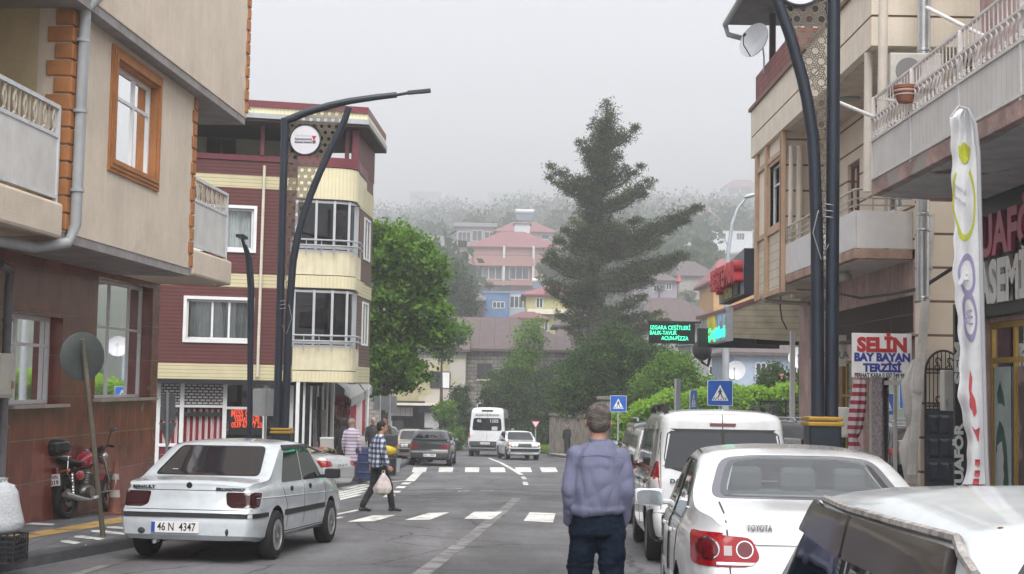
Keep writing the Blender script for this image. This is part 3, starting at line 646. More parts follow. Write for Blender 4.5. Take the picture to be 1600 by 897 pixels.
# ground floor shop front
zf = -1.35
def uB(px, py=640, d=-.6): return FB.hit(px, py, d)[0]
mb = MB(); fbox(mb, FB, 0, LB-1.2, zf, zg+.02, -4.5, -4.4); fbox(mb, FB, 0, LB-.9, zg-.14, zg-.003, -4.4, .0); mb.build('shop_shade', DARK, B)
FBd = -.55
mb = MB()
for px in (247, 284, 351, 414, 455): u = uB(px, 640, FBd); fbox(mb, FB, u-.06, u+.06, zf, zB(598), FBd-.05, FBd+.05)
for a, b in ((247, 351),): fbox(mb, FB, uB(a), uB(b), zB(638), zB(634), FBd-.04, FBd+.045); fbox(mb, FB, uB(a), uB(b), zB(700), zB(695), FBd-.04, FBd+.06)
fbox(mb, FB, uB(351), uB(455), zB(640), zB(636), FBd-.04, FBd+.04)
mb.build('shopfront_frame', WHITE, B, bevel=.01)
RW = stripes('red_white_curtain', (.62, .50, .50), (.22, .02, .035), .17, .5, direc=(.972, .235, 0), rough=.85, depth=0, var=.1)
mb = MB(); n = 90; a, b = uB(249), uB(349)
mb.grid([[FB.p(a+(b-a)*i/n, z, FBd-.1+.03*math.sin(i*1.3)) for i in range(n+1)] for z in (zB(697), zB(640))]); mb.build('striped_curtain', RW, B, smooth=True)
mb = MB(); fbox(mb, FB, a, b, zB(652), zB(645), FBd-.02, FBd+.03); mb.build('dark_bar', BLACKP, B)
SHM = bricks('patterned_shutter', (.52, .50, .47), (.60, .58, .55), (.06, .06, .06), .16, .085, .022, (.972, .235, 0), .5, .1)
mb = MB(); fbox(mb, FB, a, b, zB(634), zB(599), FBd-.06, FBd-.02); mb.build('patterned_shutter', SHM, B)
mb = MB(); fbox(mb, FB, 0, uB(352), zf, zB(699), FBd-.2, FBd+.02); mb.build('base_wall', bricks('maroon_tiles', (.12, .02, .03), (.15, .03, .04), (.3, .26, .22), .4, .3, .006, (.972, .235, 0), .3, .2), B)
g = MB(); fbox(g, FB, uB(352), uB(454), zf, zB(600), FBd-.03, FBd-.01); g.build('shop_window', GLD, B)
mb = MB(); fbox(mb, FB, uB(352), uB(404), zf, zB(641), FBd-.3, FBd-.27); mb.build('window_blind', mat('deep_green_black', (.02, .03, .028), .6), B)
u0, u1 = uB(361), uB(411)
lr = mat('orange_red_letters', (.55, .05, .02), .5, emit=(.9, .09, .03), es=.35)
sg = thing('shop_sign', 'black shop window sign with glowing orange lettering under the dark red siding', 'sign', FB.p((u0+u1)/2, zB(660), FBd+.02))
b = MB(); fbox(b, FB, u0-.05, u1+.08, zB(680), zB(641.5), FBd+.0, FBd+.03); b.build('board', mat('sign_black', (.012, .012, .013), .4), sg)
put_text('MİSS CEREN', .30, FB.p((u0+u1)/2, zB(646.5), FBd+.035), FB.X, (0, 0, 1), lr, sg, width=(u1-u0)*.98, bold=.006)
put_text('YARARLANLAR', .2, FB.p((u0+u1)/2, zB(656.5), FBd+.035), FB.X, (0, 0, 1), lr, sg, width=(u1-u0)*.8, bold=.004)
put_text('0539 674 77 23', .22, FB.p((u0+u1)/2, zB(665), FBd+.035), FB.X, (0, 0, 1), lr, sg, width=(u1-u0)*.95, bold=.004)
# open side of the shop: posts and sheets along the street side
mb = MB()
for i, (px, yy, ww) in enumerate([(466, 40.6, .1), (476, 41, .06), (487, 41.6, .05), (497, 42.4, .05), (505, 43.2, .06), (512, 44, .05), (519, 45, .05)]):
 q0 = P(px, 600, yy); mb.box((q0.x, yy, (zf+zg)/2+.1), (ww, .08, zg-zf))
mb.build('shopfront_post', WHITE, B)
mb = MB(); FSd = Fr((P(462, 640, 41).x-.5, 41.3), (P(530, 640, 47).x-.5, 47.5)); FSd.N = Vector((1, 0, 0))
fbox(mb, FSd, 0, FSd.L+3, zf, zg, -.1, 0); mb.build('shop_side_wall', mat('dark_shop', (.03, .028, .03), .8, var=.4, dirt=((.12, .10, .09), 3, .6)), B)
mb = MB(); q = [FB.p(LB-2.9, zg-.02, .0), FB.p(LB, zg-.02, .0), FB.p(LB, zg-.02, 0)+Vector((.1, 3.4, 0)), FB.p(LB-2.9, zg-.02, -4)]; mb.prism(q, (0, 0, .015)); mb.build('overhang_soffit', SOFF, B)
# awning with striped side curtain
aw = thing('awning', 'grey shop awning with hanging red and white striped side curtains', 'awning', (-4.4, 47, 1.2))
CV = mat('awning_canvas', (.30, .30, .29), .85, var=.15)
p0 = P(524, 603, 47.5); p1 = P(560, 590, 52); q0 = P(548, 625, 45); q1 = P(580, 607, 51)
def awq(p0, p1, q1, q0):
 b = MB(); b.grid([[p0, p1], [p0.lerp(q0, .5)+Vector((0, 0, .06)), p1.lerp(q1, .5)+Vector((0, 0, .06))], [q0, q1], [q0+Vector((0, 0, -.28)), q1+Vector((0, 0, -.28))]]); return b
awq(P(526, 598, 46), P(549, 592, 49), P(570, 612, 49), P(549, 622, 45.5)).build('canopy', CV, aw); awq(P(551, 591, 49.2), P(562, 589, 52), P(581, 604, 52), P(571, 611, 49.2)).build('canopy', CV, aw)
b = MB(); n = 40; a_, b_ = P(548, 625, 46.5), P(571, 618, 50.5)
b.grid([[a_.lerp(b_, i/n)+Vector((.05*math.sin(i*1.1), 0, z+(-.12 if k else 0)*(1-i/n)*0)) for i in range(n+1)] for k, z in enumerate((0, -1.35))]); 
RW2 = stripes('red_white_awning_curtain', (.60, .50, .50), (.28, .02, .04), .42, .5, direc=(.5, .85, 0), rough=.85, depth=0, var=.1)
b.build('striped_side_curtain', RW2, aw, smooth=True)
b = MB(); a_, b_ = P(525, 618, 45.8), P(541, 618, 45.8); b.grid([[a_, b_], [P(525, 635, 45.8), P(541, 635, 45.8)]]); b.build('striped_valance', RW2, aw)
b = MB(); a_, b_ = P(541, 618, 46), P(548, 624, 46.4); n = 14; b.grid([[a_.lerp(b_, i/n)+Vector((0, .05*math.sin(i*1.1), z)) for i in range(n+1)] for z in (0, -1.3)]); b.build('striped_side_curtain', RW2, aw, smooth=True)
b = MB(); q = P(574, 660, 50.6); b.cyl((q.x, q.y, -.03*q.y+.1), (q.x, q.y, P(574, 606, 50.6).z), .04, n=8); b.build('pole', WHITE, aw); b = MB(); q = P(519, 700, 45); b.cyl((q.x, q.y, -.03*q.y+.1), (q.x, q.y, zg), .035, n=8); b.build('pole', WHITE, aw)
# ================================================================== right side buildings
PINK = mat('faded_pink_render', (.46, .32, .29), .85, var=.22, vscale=1.5, streak=.2, bump=.3, bscale=50, dirt=((.46, .42, .38), 2.0, .66))
CREAM = mat('cream_wall_render', (.72, .64, .53), .85, var=.07, streak=.06, bump=.15, bscale=80)
CREAMS = stripes('grooved_cream_wall', (.68, .59, .48), (.17, .095, .07), .57, .075, rough=.85, depth=0, var=.07)
TAN = mat('tan_trim', (.46, .31, .20), .7, var=.12)
WSH = stripes('rust_streaked_sheet', (.63, .62, .60), (.42, .40, .38), .16, .05, direc=(0, 1, 0), rough=.5, depth=.008, var=.12)
WRAIL = mat('white_painted_iron', (.66, .65, .63), .5, var=.12, dirt=((.25, .15, .1), 6, .68))
GPAN = mat('grey_white_panel', (.60, .59, .58), .45, var=.06)
LSID = stripes('light_shiplap', (.60, .53, .42), (.30, .24, .18), .20, .07, rough=.6, depth=.012)
def FC(x, y0=0): 
 f = Fr((x, y0), (x, y0+10)); f.N = Vector((-1, 0, 0)); return f
def FF(y, x0=0):
 f = Fr((x0, y), (x0+10, y)); f.N = Vector((0, -1, 0)); return f
C1 = thing('hairdresser_building', 'pink building with a white railed balcony above the hairdresser shop', 'building', (8, 16, -.4))
F7 = FC(7.0)
# ground walls
mb = MB(); kz0, kz1 = 2.55, 4.42; 
def yC(px, x=7.0): return x/XatY(px, 1.0)
SH = (9.0, 20.72, -.6, 2.62)
holed(mb, F7, 6, 21.0, -1.5, 4.5, -.25, 0, [SH])
mb.build('pink_wall', PINK, C1)
mb = MB(); fbox(mb, F7, 6, 21.0, 4.5, 11, -3, -.02); fbox(mb, F7, 5.9, 20.98, -1.5, 4.4, -3.2, -1.6); mb.build('upper_wall', PINK, C1)
mb = MB(); holed(mb, FF(21.0, 7.0), .004, 3, -1.5, 11, -.2, -.01, []); mb.build('end_wall', CREAM, C1)
GOLD = mat('gold_anodised_frame', (.45, .29, .06), .35, .5, var=.12)
sh = window(F7, SH[0], SH[1], SH[2], SH[3], -.08, C1, GOLD, GLD, tuple((y-SH[0])/(SH[1]-SH[0]) for y in (10.6, 12.2, 13.8, 15.4, 17.2, yC(1579))), ((FC(6.92).hit(1560, 562)[1]-SH[2])/(SH[3]-SH[2]),), .09, name='shop_window')
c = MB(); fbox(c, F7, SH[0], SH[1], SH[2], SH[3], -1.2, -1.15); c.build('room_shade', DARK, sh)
zt_ = FC(6.92).hit(1560, 566)[1]
# posters on the glass: pale green profile of a woman, brown hair
yA, yB = yC(1575)+.02, yC(1543)
b = MB(); fbox(b, F7, yA+.05, 20.6, SH[2]+.1, zt_-.06, -.070, -.066); po = b.build('window_poster', mat('pale_green_poster', (.36, .44, .42), .3, var=.15), C1, 'pale poster of a woman with green hair in profile')
gh = mat('green_hair_print', (.03, .10, .075), .35, var=.4); fc = mat('pale_face_print', (.50, .52, .50), .35)
def shp(pts, d, m, nm, par, fr=F7, y0=yA+.1, W_=None, zb=SH[2]+.1, H_=None):
 W_ = W_ or (20.6-yA-.1); H_ = H_ or (zt_-SH[2]-.2); b = MB(); b.prism([fr.p(y0+W_*(1-x), zb+H_*y, d) for x, y in pts], fr.N*.002); return b.build(nm, m, par)
shp([(.15, .62), (.35, .70), (.6, .66), (.8, .55), (.9, .35), (.95, .1), (.8, .02), (.65, .2), (.55, .4), (.5, .5), (.3, .55), (.1, .5)], -.0645, gh, 'hair_print', po)
shp([(.2, .55), (.5, .58), (.62, .48), (.58, .42), (.64, .38), (.56, .33), (.55, .28), (.42, .26), (.3, .2), (.2, .3)], -.0620, fc, 'face_print', po)
shp([(.2, .86), (.4, .93), (.62, .85), (.7, .78), (.5, .80), (.25, .80)], -.0645, gh, 'hair_print', po)
b = MB(); fbox(b, F7, 17.35, yC(1579)-.1, SH[2]+.1, zt_-.06, -.070, -.066); b.build('window_poster', mat('brown_hair_print', (.07, .045, .04), .4, var=.6, vscale=3, vstretch=(1, 3, .6), dirt=((.22, .15, .13), 2, .55)), C1, 'dark poster of brown curled hair')
# shop sign
ks = thing('shop_sign', 'black hairdresser sign with pink and white raised letters', 'sign', (6.85, 17, 2.7))
b = MB(); fbox(b, F7, 9, 21.0, 2.68, 4.44, .01, .16); b.build('board', mat('charcoal_sign_board', (.022, .026, .03), .5, var=.15), ks, bevel=.02)
pk = mat('pink_letters', (.42, .07, .12), .4); wt = mat('white_letters', (.70, .70, .68), .4)
def fat(txt, size, pos, right, m, par, bold=.02, up=(0, 0, 1), sx=1., ext=.03, align='LEFT', width=None): return put_text(txt, size, pos, right, up, m, par, ext=ext, bold=bold, sx=sx, align=align, width=width)
zK = FC(6.8).hit(1560, 368)[1]; zY = FC(6.8).hit(1565, 441)[1]
fat('KUAFÖR', .80, F7.p(20.92, zK, .2), (0, -1, 0), pk, ks, .028, sx=1.05); fat('YASEMİN', .80, F7.p(20.80, zY, .2), (0, -1, 0), wt, ks, .035, sx=.85)
# vertical blade sign
vs = thing('blade_sign', 'dark vertical blade sign with white lettering half hidden by the feather flag', 'sign', (6.75, 20.9, 0))
f_ = FF(20.9, XatY(1484, 20.9)); b = MB(); b.box((XatY(1520, 20.9), 20.95, (2.75-.5)/2+.1), (.34, .1, 3.6)); b.build('panel', mat('dark_red_panel', (.16, .055, .06), .5, var=.35, dirt=((.02, .02, .022), 1.2, .5)), vs)
b = MB(); b.box((XatY(1499, 20.9), 20.90, 1.2), (.15, .1, 3.4)); b.build('strip', mat('sign_black', (.012, .012, .013)), vs)
for t_, yy in (('SEM', 567), ('KUAFÖR', 718)):
 q = P(1499, yy, 20.84); fat(t_, .17, q, (0, 0, 1), wt, vs, .008, up=(-1, 0, 0), align='CENTER', width=.62 if t_ == 'SEM' else 1.05, ext=.006)
# balcony of C1
mb = MB(); mb.hexa([Vector(p) for p in ((5.2, 7, 4.42), (5.2, 20.3, 4.42), (6.98, 20.95, 4.42), (6.98, 7, 4.42), (5.2, 7, 4.62), (5.2, 20.3, 4.62), (6.98, 20.95, 4.62), (6.98, 7, 4.62))]); 
slab = mb.build('balcony_slab', mat('peeling_pink_concrete', (.42, .29, .26), .9, var=.3, bump=.5, bscale=14, dirt=((.36, .33, .31), 1.6, .55)), C1, bevel=.01)
mb = MB(); fbox(mb, FC(5.2), 7, 20.25, 4.40, 4.418, -1.75, -.12); mb.build('soffit', mat('pale_soffit', (.50, .49, .48), .85, var=.15, dirt=((.22, .13, .11), .9, .64)), C1)
F5 = FC(5.2); zb0, zb1, zb2, zb3 = 4.66, 5.20, 5.53, 5.84
mb = MB(); fbox(mb, F5, 7, 20.27, zb0, zb1, -.03, .0); mb.build('parapet_sheet', WSH, C1)
fe = Fr((5.2, 20.3), (6.98, 20.95)); fe.N = Vector((-.34, .94, 0)) 
mb = MB(); fbox(mb, fe, .03, fe.L, zb0, zb1, -.03, 0); mb.build('parapet_sheet', WSH, C1)
mb = MB()
for z, tk, dd in ((zb0-.02, .035, .012), (zb1, .035, .012), (zb2, .03, .012), (zb3, .03, -.03)):
 fbox(mb, F5, 7, 20.29, z, z+tk, -.05+dd, .01+dd)
 fbox(mb, fe, 0, fe.L, z, z+tk, -.03, .02)
for y in (20.27, 18.3, 16.3, 14.3, 12.3, 10.3): fbox(mb, F5, y-.02, y+.02, 4.6, zb3, -.04, .015)
mb.build('rail', WRAIL, C1)
mb = MB(); y = 20.1
while y > 9:
 mb.cyl((5.23, y, zb1), (5.23, y, zb3), .009, n=5); y -= .14
mb.build('pickets', WRAIL, C1)
mb = MB(); y = 20.12
while y > 9:
 zc_ = (zb1+zb2)/2+.015; pts = []
 for k in range(15):
  a = 2*math.pi*k/14*1.0; pts.append((5.185, y+.055*math.sin(a*1.0)*(1 if k < 8 else 1), zb1+.04+(zb2-zb1-.04)*k/14))
 mb.tube(pts, .011, 5); 
 for s_, z in ((1, zb1+.09), (-1, zb2-.07)): mb.tube([(5.183, y+s_*.045+.03*math.cos(a), z+.03*math.sin(a)) for a in [i*.7 for i in range(9)]], .008, 4)
 y -= .17
mb.build('scroll_band', WRAIL, C1)
# flower pot in its ring
pt = thing('flower_pot', 'brown clay flower pot hung in an iron ring on the white balcony rail', 'flower pot', P(1415, 160, 18.2))
q = P(1415, 160, 18.2); b = MB(); b.lathe([(.0, 0), (.10, 0), (.145, .12), (.150, .17), (.16, .175), (.16, .215), (.14, .215), (.12, .16), (0, .16)], (q.x, q.y, q.z), n=20); b.build('pot', mat('terracotta', (.27, .10, .06), .7, var=.15), pt, smooth=True)
b = MB(); b.lathe([(.152, .125), (.158, .135), (.158, .15), (.152, .16)], (q.x, q.y, q.z), n=20); b.build('rim_band', mat('terracotta_light', (.42, .24, .18), .7), pt)
b = MB(); b.lathe([(.13, .0), (.138, .0), (.138, .012), (.13, .012), (.13, 0)], (q.x, q.y, q.z+.09), n=20); b.tube([(5.2, q.y, q.z+.1), (q.x-.12, q.y, q.z+.095)], .01, 5); b.build('ring_holder', WRAIL, pt)
# beige entrance wall between the two blocks, iron gate
C2 = thing('cream_building', 'cream building with tan corner columns and a grey panelled balcony', 'building', (8, 29, -.9))
FG = FF(23.6, XatY(1438, 23.6, 600)); mb = MB(); fbox(mb, FG, 0, 3.2, -1.5, 7.2, -.3, 0); mb.build('grooved_wall', CREAMS, C2)
gt = thing('iron_gate', 'arched black wrought iron gate beside the tailor shop', 'gate', FG.p(.5, -.6, .1))
g0, g1 = FG.hit(1446, 620, .08)[0], FG.hit(1503, 620, .08)[0]; zg0, zg1, zga = -.75, FG.hit(1474, 640, .08)[1], FG.hit(1474, 548, .08)[1]
IR = mat('black_iron', (.012, .012, .014), .5)
b = MB(); um = (g0+g1)/2; zsp = FG.hit(1474, 583, .08)[1]; hw = (g1-g0)/2
arch = [FG.p(um+hw*math.cos(a), zsp+(zga-zsp)*math.sin(a), .08) for a in [math.pi*k/16 for k in range(17)]]
b.tube([FG.p(g1, zg0, .08)]+arch+[FG.p(g0, zg0, .08)], .02, 6)
for z in (zsp, zg1, (zsp+zg1)/2-.25): b.cyl(FG.p(g0, z, .08), FG.p(g1, z, .08), .013, n=6)
b.build('gate_frame', IR, gt)
b = MB()
for k in range(1, 9):
 u = g0+(g1-g0)*k/9; h_ = math.sqrt(max(0, 1-((u-um)/hw)**2)); b.cyl(FG.p(u, zg1, .08), FG.p(u, zsp+(zga-zsp)*h_, .08), .009, n=5)
b.build('bars', IR, gt)
for sx_ in (-.33, .33):
 for zz in (zsp+.14, zsp-.5, zsp-.95):
  b = MB()
  for s_ in (-1, 1):
   b.tube([FG.p(um+sx_*hw+s_*.055*math.cos(a)*(1-.1*i), zz+s_*.06+.055*math.sin(a), .09) for i, a in enumerate([j*.8 for j in range(8)])], .011, 4)
  b.build('scroll', IR, gt)
b = MB(); fbox(b, FG, g0, g1, zg0, zg1, .06, .09); 
for k in range(5):
 z = zg0+.08+k*(zg1-zg0-.1)/5
 for j in range(3): u = g0+.04+j*(g1-g0-.06)/3; b.hexa([FG.p(u, z, .091), FG.p(u+(g1-g0)/3.6, z, .091), FG.p(u+(g1-g0)/4.2, z+.05, .12), FG.p(u+.04, z+.05, .12)]+[FG.p(u, z+(zg1-zg0)/6.5, .091), FG.p(u+(g1-g0)/3.6, z+(zg1-zg0)/6.5, .091), FG.p(u+(g1-g0)/4.2, z+(zg1-zg0)/6.5-.04, .12), FG.p(u+.04, z+(zg1-zg0)/6.5-.04, .12)])
b.build('lower_panel', mat('blue_black_iron', (.02, .028, .045), .45), gt)
mb2 = thing('meter_box', 'white electric meter box on the wall beside the iron gate', 'meter box', P(1487, 600, 22))
q = P(1487, 600, 21.5); b = MB(); b.box((q.x, 21.5, q.z-.1), (.30, .22, .62)); MBX = mat('white_meter_box', (.55, .55, .50), .5, var=.12); b.build('case', MBX, mb2, bevel=.015)
b = MB(); b.box((q.x+.02, 21.382, q.z-.1), (.23, .012, .54)); b.build('door', MBX, mb2, bevel=.004); b = MB(); b.box((q.x-.115, 21.37, q.z-.28), (.03, .02, .1)); b.build('lock', STEEL, mb2)
b = MB(); 
for k in range(4): b.tube([(q.x-.08+k*.04, 21.42, q.z-.42), (q.x-.06+k*.03, 21.40, q.z-.5-.03*k), (q.x+k*.03, 21.42, q.z-.52), (q.x+.1, 21.45, q.z-.9)], .008, 5)
b.build('cables', BLACKP, mb2)
# C2 walls
mb = MB(); D_ = (24.75, 28.0, -.65, 2.35); GR = (24.5, 30.6, 2.62, 3.28); D2_ = (28.9, 30.3, -.2, 2.2)
holed(mb, F7, 23.62, 34.2, -1.6, 3.9, -.3, 0, [D_, GR, D2_]); mb.build('pink_wall', PINK, C2)
mb = MB(); fbox(mb, F7, 23.7, 34.2, -1.5, 3.9, -2.2, -1.6); mb.build('room_shade', DARK, C2)
d_ = window(F7, *D_, -.15, C2, mat('white_column', (.50, .47, .42), .6, var=.1), GLD, (.18, .45, .72), (.8,), .09, name='shop_door')
b = MB(); fbox(b, F7, 26.9, 27.6, -.65, 1.9, -.10, -.08); b.build('hanging_cloth', mat('patterned_cloth', (.30, .25, .26), .9, var=.6, vscale=14), d_)
b = MB(); fbox(b, F7, 25.2, 25.3, -.65, 2.3, -.2, -.1); fbox(b, F7, 24.85, 25.0, -.65, 2.3, -.2, -.1); b.build('brass_leaf_frame', GOLD, d_)
d_ = window(F7, *D2_, -.12, C2, GOLD, GLD, (.33, .66), (.7,), .05, name='shop_window')
b = MB(); y = 24.5
while y < 30.6: b.cyl(F7.p(y, 2.60, -.06), F7.p(y, 3.30, -.06), .012, n=4); y += .085
for z in (2.62, 2.95, 3.27): b.cyl(F7.p(24.5, z, -.05), F7.p(30.6, z, -.05), .016, n=5)
b.build('window_grille', mat('dark_grille', (.08, .06, .05), .6), C2)
b = MB(); fbox(b, F7, 24.4, 27.9, 2.50, 2.56, 0, .5); b.build('sign_bracket_bar', BLACKP, C2)
# lower balcony
X5 = 5.97; F6 = FC(X5); F25 = FF(24.5, X5)
mb = MB(); p_ = [(X5, 24.5), (X5, 30.8), (6.99, 30.8), (6.99, 24.5)]; mb.prism([Vector((x, y, 3.90)) for x, y in p_], (0, 0, .17))
mb.build('balcony_slab', mat('peeling_tan_concrete', (.36, .24, .19), .9, var=.25, bump=.3, bscale=15, dirt=((.26, .16, .13), 2, .55)), C2, bevel=.01)
mb = MB(); mb.prism([Vector((x, y, 3.885)) for x, y in [(X5+.12, 24.62), (X5+.12, 33.9), (6.99, 33.9), (6.99, 24.62)]], (0, 0, .014)); mb.build('soffit', mat('cream_soffit', (.62, .57, .50), .85, var=.12), C2)
mb = MB(); fbox(mb, F6, 24.5, 30.78, 4.08, 4.74, -.03, .0); fbox(mb, F25, .035, 1.02, 4.08, 4.74, -.03, .0); mb.build('balcony_panel', GPAN, C2, bevel=.004)
mb = MB()
for z in (4.84, 4.96, 5.12):
 r_ = .022 if z > 5.1 else .013; mb.tube([(6.98, 24.52, z), (X5+.1, 24.52, z), (X5+.02, 24.6, z), (X5+.02, 30.78, z)], r_, 8)
for y in (24.6, 25.8, 27.0, 28.2, 29.4, 30.6): mb.cyl((X5+.02, y, 4.7), (X5+.02, y, 5.12), .016, n=6)
for x in (6.3, 6.7): mb.cyl((x, 24.52, 4.7), (x, 24.52, 5.12), .016, n=6)
mb.build('handrail', mat('dull_chrome', (.48, .45, .41), .3, .7), C2, smooth=True)
# bay beyond the balcony
FBY = FF(30.8, X5)
wz0, wz1 = F6.hit(1205, 355)[1], F6.hit(1205, 262)[1]; wy0, wy1 = yC(1222, X5), yC(1202, X5)
mb = MB(); holed(mb, F6, 30.81, 34.1, 3.72, 5.05, -.2, -.0, []); mb.build('shiplap_wall', LSID, C2)
mb = MB(); holed(mb, F6, 30.81, 34.1, 5.05, 7.3, -.3, -.0, [(wy0, wy1, wz0, wz1)]); fbox(mb, F6, 30.9, 34.1, 3.8, 7.2, -2, -.8); mb.build('rendered_wall', CREAM, C2)
mb = MB(); fbox(mb, FBY, .0, 1.04, 3.72, 7.3, -.2, .004); mb.build('grooved_wall', CREAMS, C2)
mb = MB(); 
for y in (30.85, wy0-.22, wy1+.22, 34.05): fbox(mb, F6, y-.09, y+.09, 3.7, 7.28, 0, .09)
for z in (3.78, wz0-.14, wz1+.14): fbox(mb, F6, 30.95, 33.95, z-.06, z+.06, 0, .06)
for a in ((wy0-.1, wy0, wz0-.1, wz1+.1), (wy1, wy1+.1, wz0-.1, wz1+.1), (wy0, wy1, wz1, wz1+.1), (wy0, wy1, wz0-.1, wz0)): fbox(mb, F6, *a, -.25, .03)
mb.build('tan_trim', TAN, C2, bevel=.01)
window(F6, wy0, wy1, wz0, wz1, -.1, C2, WHITE, GL, (.5,), (.68,), .05, CURTG)
# recessed wall above the balcony with window and door
mb = MB(); holed(mb, F7, 23.62, 30.8, 4.07, 7.3, -.3, 0, [(25.2, 26.4, 4.9, 6.3), (28.3, 29.3, 4.2, 6.3)]); mb.build('rendered_wall', CREAMS, C2)
window(F7, 25.2, 26.4, 4.9, 6.3, -.1, C2, WHITE, GL, (.5,), (), .06, CURTG); window(F7, 28.3, 29.3, 4.2, 6.3, -.1, C2, mat('brown_door', (.10, .05, .03), .5), GLD, (.5,), (.4,), .08, name='balcony_door')
mb = MB(); fbox(mb, F7, 23.7, 34.1, 4.1, 7.2, -2.4, -1.9); mb.build('room_shade', DARK, C2)
# upper projecting storey
X4 = 5.86; F4 = FC(X4); F23 = FF(22.9, X4)
mb = MB(); z0 = 7.28
for a, b_, m_ in ((z0, z0+.48, 0), (z0+.52, z0+1.16, 0)):
 mb.prism([Vector((x, y, a)) for x, y in [(X4, 22.9), (X4, 34.6), (9.5, 34.6), (9.5, 22.9)]], (0, 0, b_-a))
mb.build('parapet', CREAM, C2)
mb = MB(); mb.prism([Vector((x, y, z0+.481)) for x, y in [(X4+.02, 22.92), (X4+.02, 34.58), (9.4, 34.58), (9.4, 22.92)]], (0, 0, .038)); 
mb.prism([Vector((x, y, z0+1.162)) for x, y in [(X4-.06, 22.84), (X4-.06, 34.66), (9.5, 34.66), (9.5, 22.84)]], (0, 0, .08))
mb.build('brown_line', mat('dark_tan_line', (.20, .12, .085), .7), C2)
mb = MB(); mb.prism([Vector((x, y, 7.255)) for x, y in [(X4+.15, 23.1), (X4+.15, 34.4), (9.4, 34.4), (9.4, 23.1)]], (0, 0, .022)); mb.build('soffit', mat('beige_soffit', (.56, .49, .41), .85, var=.15), C2)
mb = MB(); mb.prism([Vector((x, y, z0+1.25)) for x, y in [(6.9, 23.9), (6.9, 30.4), (9.5, 30.4), (9.5, 23.9)]], (0, 0, 3)); mb.build('upper_wall', CREAM, C2)
RSH = bricks('red_shingles', (.20, .055, .045), (.25, .075, .06), (.08, .03, .025), .22, .14, .012, (0, 1, 0), .7, .2)
mb = MB(); mb.prism([Vector((x, y, z0+1.25)) for x, y in [(X4+.08, 29.5), (X4+.08, 34.4), (9.5, 34.4), (9.5, 29.5)]], (0, 0, .75)); mb.build('shingled_parapet', RSH, C2)
for y in (30, 32.2, 34.2): MB().box((X4+.45, y, 10.0), (.14, .14, 1.7)).build('roof_post', mat('dark_wood_post', (.06, .03, .03), .6), C2)
mb = MB(); mb.prism([Vector((x, y, 10.82)) for x, y in [(5.35, 29), (5.35, 35.3), (9.5, 35.3), (9.5, 29)]], (0, 0, .12)); mb.prism([Vector((x, y, 10.95)) for x, y in [(5.3, 28.9), (5.3, 35.4), (7.5, 35.4), (7.5, 28.9)]], (0.9, 0, .6)); mb.build('roof', mat('grey_metal_roof', (.16, .165, .18), .6, var=.2), C2)
b = MB(); b.tube([(5.32, 28.9, 10.86), (5.32, 35.4, 10.86), (5.4, 35.42, 10.6), (6.2, 35.42, 10.4)], .07, 10); b.build('gutter', PIPEG, C2, smooth=True)
# satellite dishes
DISH = mat('dish_grey_white', (.55, .56, .58), .5, var=.1)
def dish(label, c, r, face, arm=True):
 t_ = thing('satellite_dish', label, 'satellite dish', c); face = Vector(face).normalized(); q = face.to_track_quat('Z', 'Y').to_matrix()
 b = MB(); b.M = Matrix.Translation(Vector(c)) @ q.to_4x4(); n = 10
 b.lathe([(r*i/n, .30*r*(i/n)**2) for i in range(n+1)]+[(r*1.02, .30*r+.005), (r, .29*r-.02)]+[(r*i/n, .30*r*(i/n)**2-.02) for i in range(n-1, -1, -1)], (0, 0, 0), n=28); b.build('reflector', DISH, t_, smooth=True)
 b = MB(); b.M = Matrix.Translation(Vector(c)) @ q.to_4x4(); b.tube([(0, -r, .29*r), (0, -r*.6, r*1.0), (0, -.1*r, r*1.15)], .014, 6); b.cyl((0, -.1*r, r*1.1), (0, .05*r, r*1.05), .035, n=8); b.build('feed_arm', BLACKP, t_)
 b = MB(); cc = Vector(c)-face*.05; b.tube([cc, cc-face*.15, cc-face*.2+Vector((0, 0, -r*.6)), cc-face*.2+Vector((0, 0, -r*1.5))], .02, 6); b.build('mount', STEEL, t_); return t_
dish('grey satellite dish at the red shingled roof parapet', P(1183, 66, 32.5), .42, (-.75, -.6, .25))
# AC unit, flue, poles, ceiling lamps
q = P(1427, 112, 21.6); ac = thing('air_conditioner', 'white air conditioner unit standing on the white railed balcony', 'air conditioner', (q.x, q.y, q.z-.3)); b = MB(); b.box((q.x, q.y, q.z-.02), (.80, .32, .56)); b.build('case', MBX, ac, bevel=.02)
b = MB(); b.lathe([(.0, 0), (.2, 0), (.2, -.01), (0, -.01)], (q.x-.12, q.y-.162, q.z-.02), 'y', 24); b.build('fan_grille', mat('grey_grille', (.20, .20, .20), .6), ac)
fl = thing('flue_pipe', 'shiny metal flue pipe running up past the grey panelled balcony', 'pipe', P(1440, 470, 22.3)); q = P(1441, 470, 22.3); z1 = P(1456, 60, 22.3).z
CHR = mat('bright_flue_metal', (.50, .52, .53), .28, .85, var=.15)
b = MB(); b.tube([(q.x, q.y, q.z), (q.x+.05, q.y, 9.5)], .105, 18); b.build('pipe', CHR, fl, smooth=True)
b = MB(); 
for z in (q.z+.02, q.z+1.1, q.z+1.35, q.z+2.5, q.z+4): b.lathe([(.106, 0), (.12, .01), (.12, .04), (.106, .05)], (q.x+.01*z*.5, q.y, z), n=18)
b.build('joint_rings', CHR, fl)
bp_ = thing('drainpipe', 'white drainpipe standing between the tailor shop and the iron gate', 'pipe', P(1425, 740, 23.4)); b = MB(); b.tube([P(1454, 335, 23.4), P(1444, 500, 23.35), P(1424, 742, 23.3)], .075, 12); b.build('pipe', mat('dirty_white_pipe', (.50, .48, .45), .5, var=.2), bp_, smooth=True)
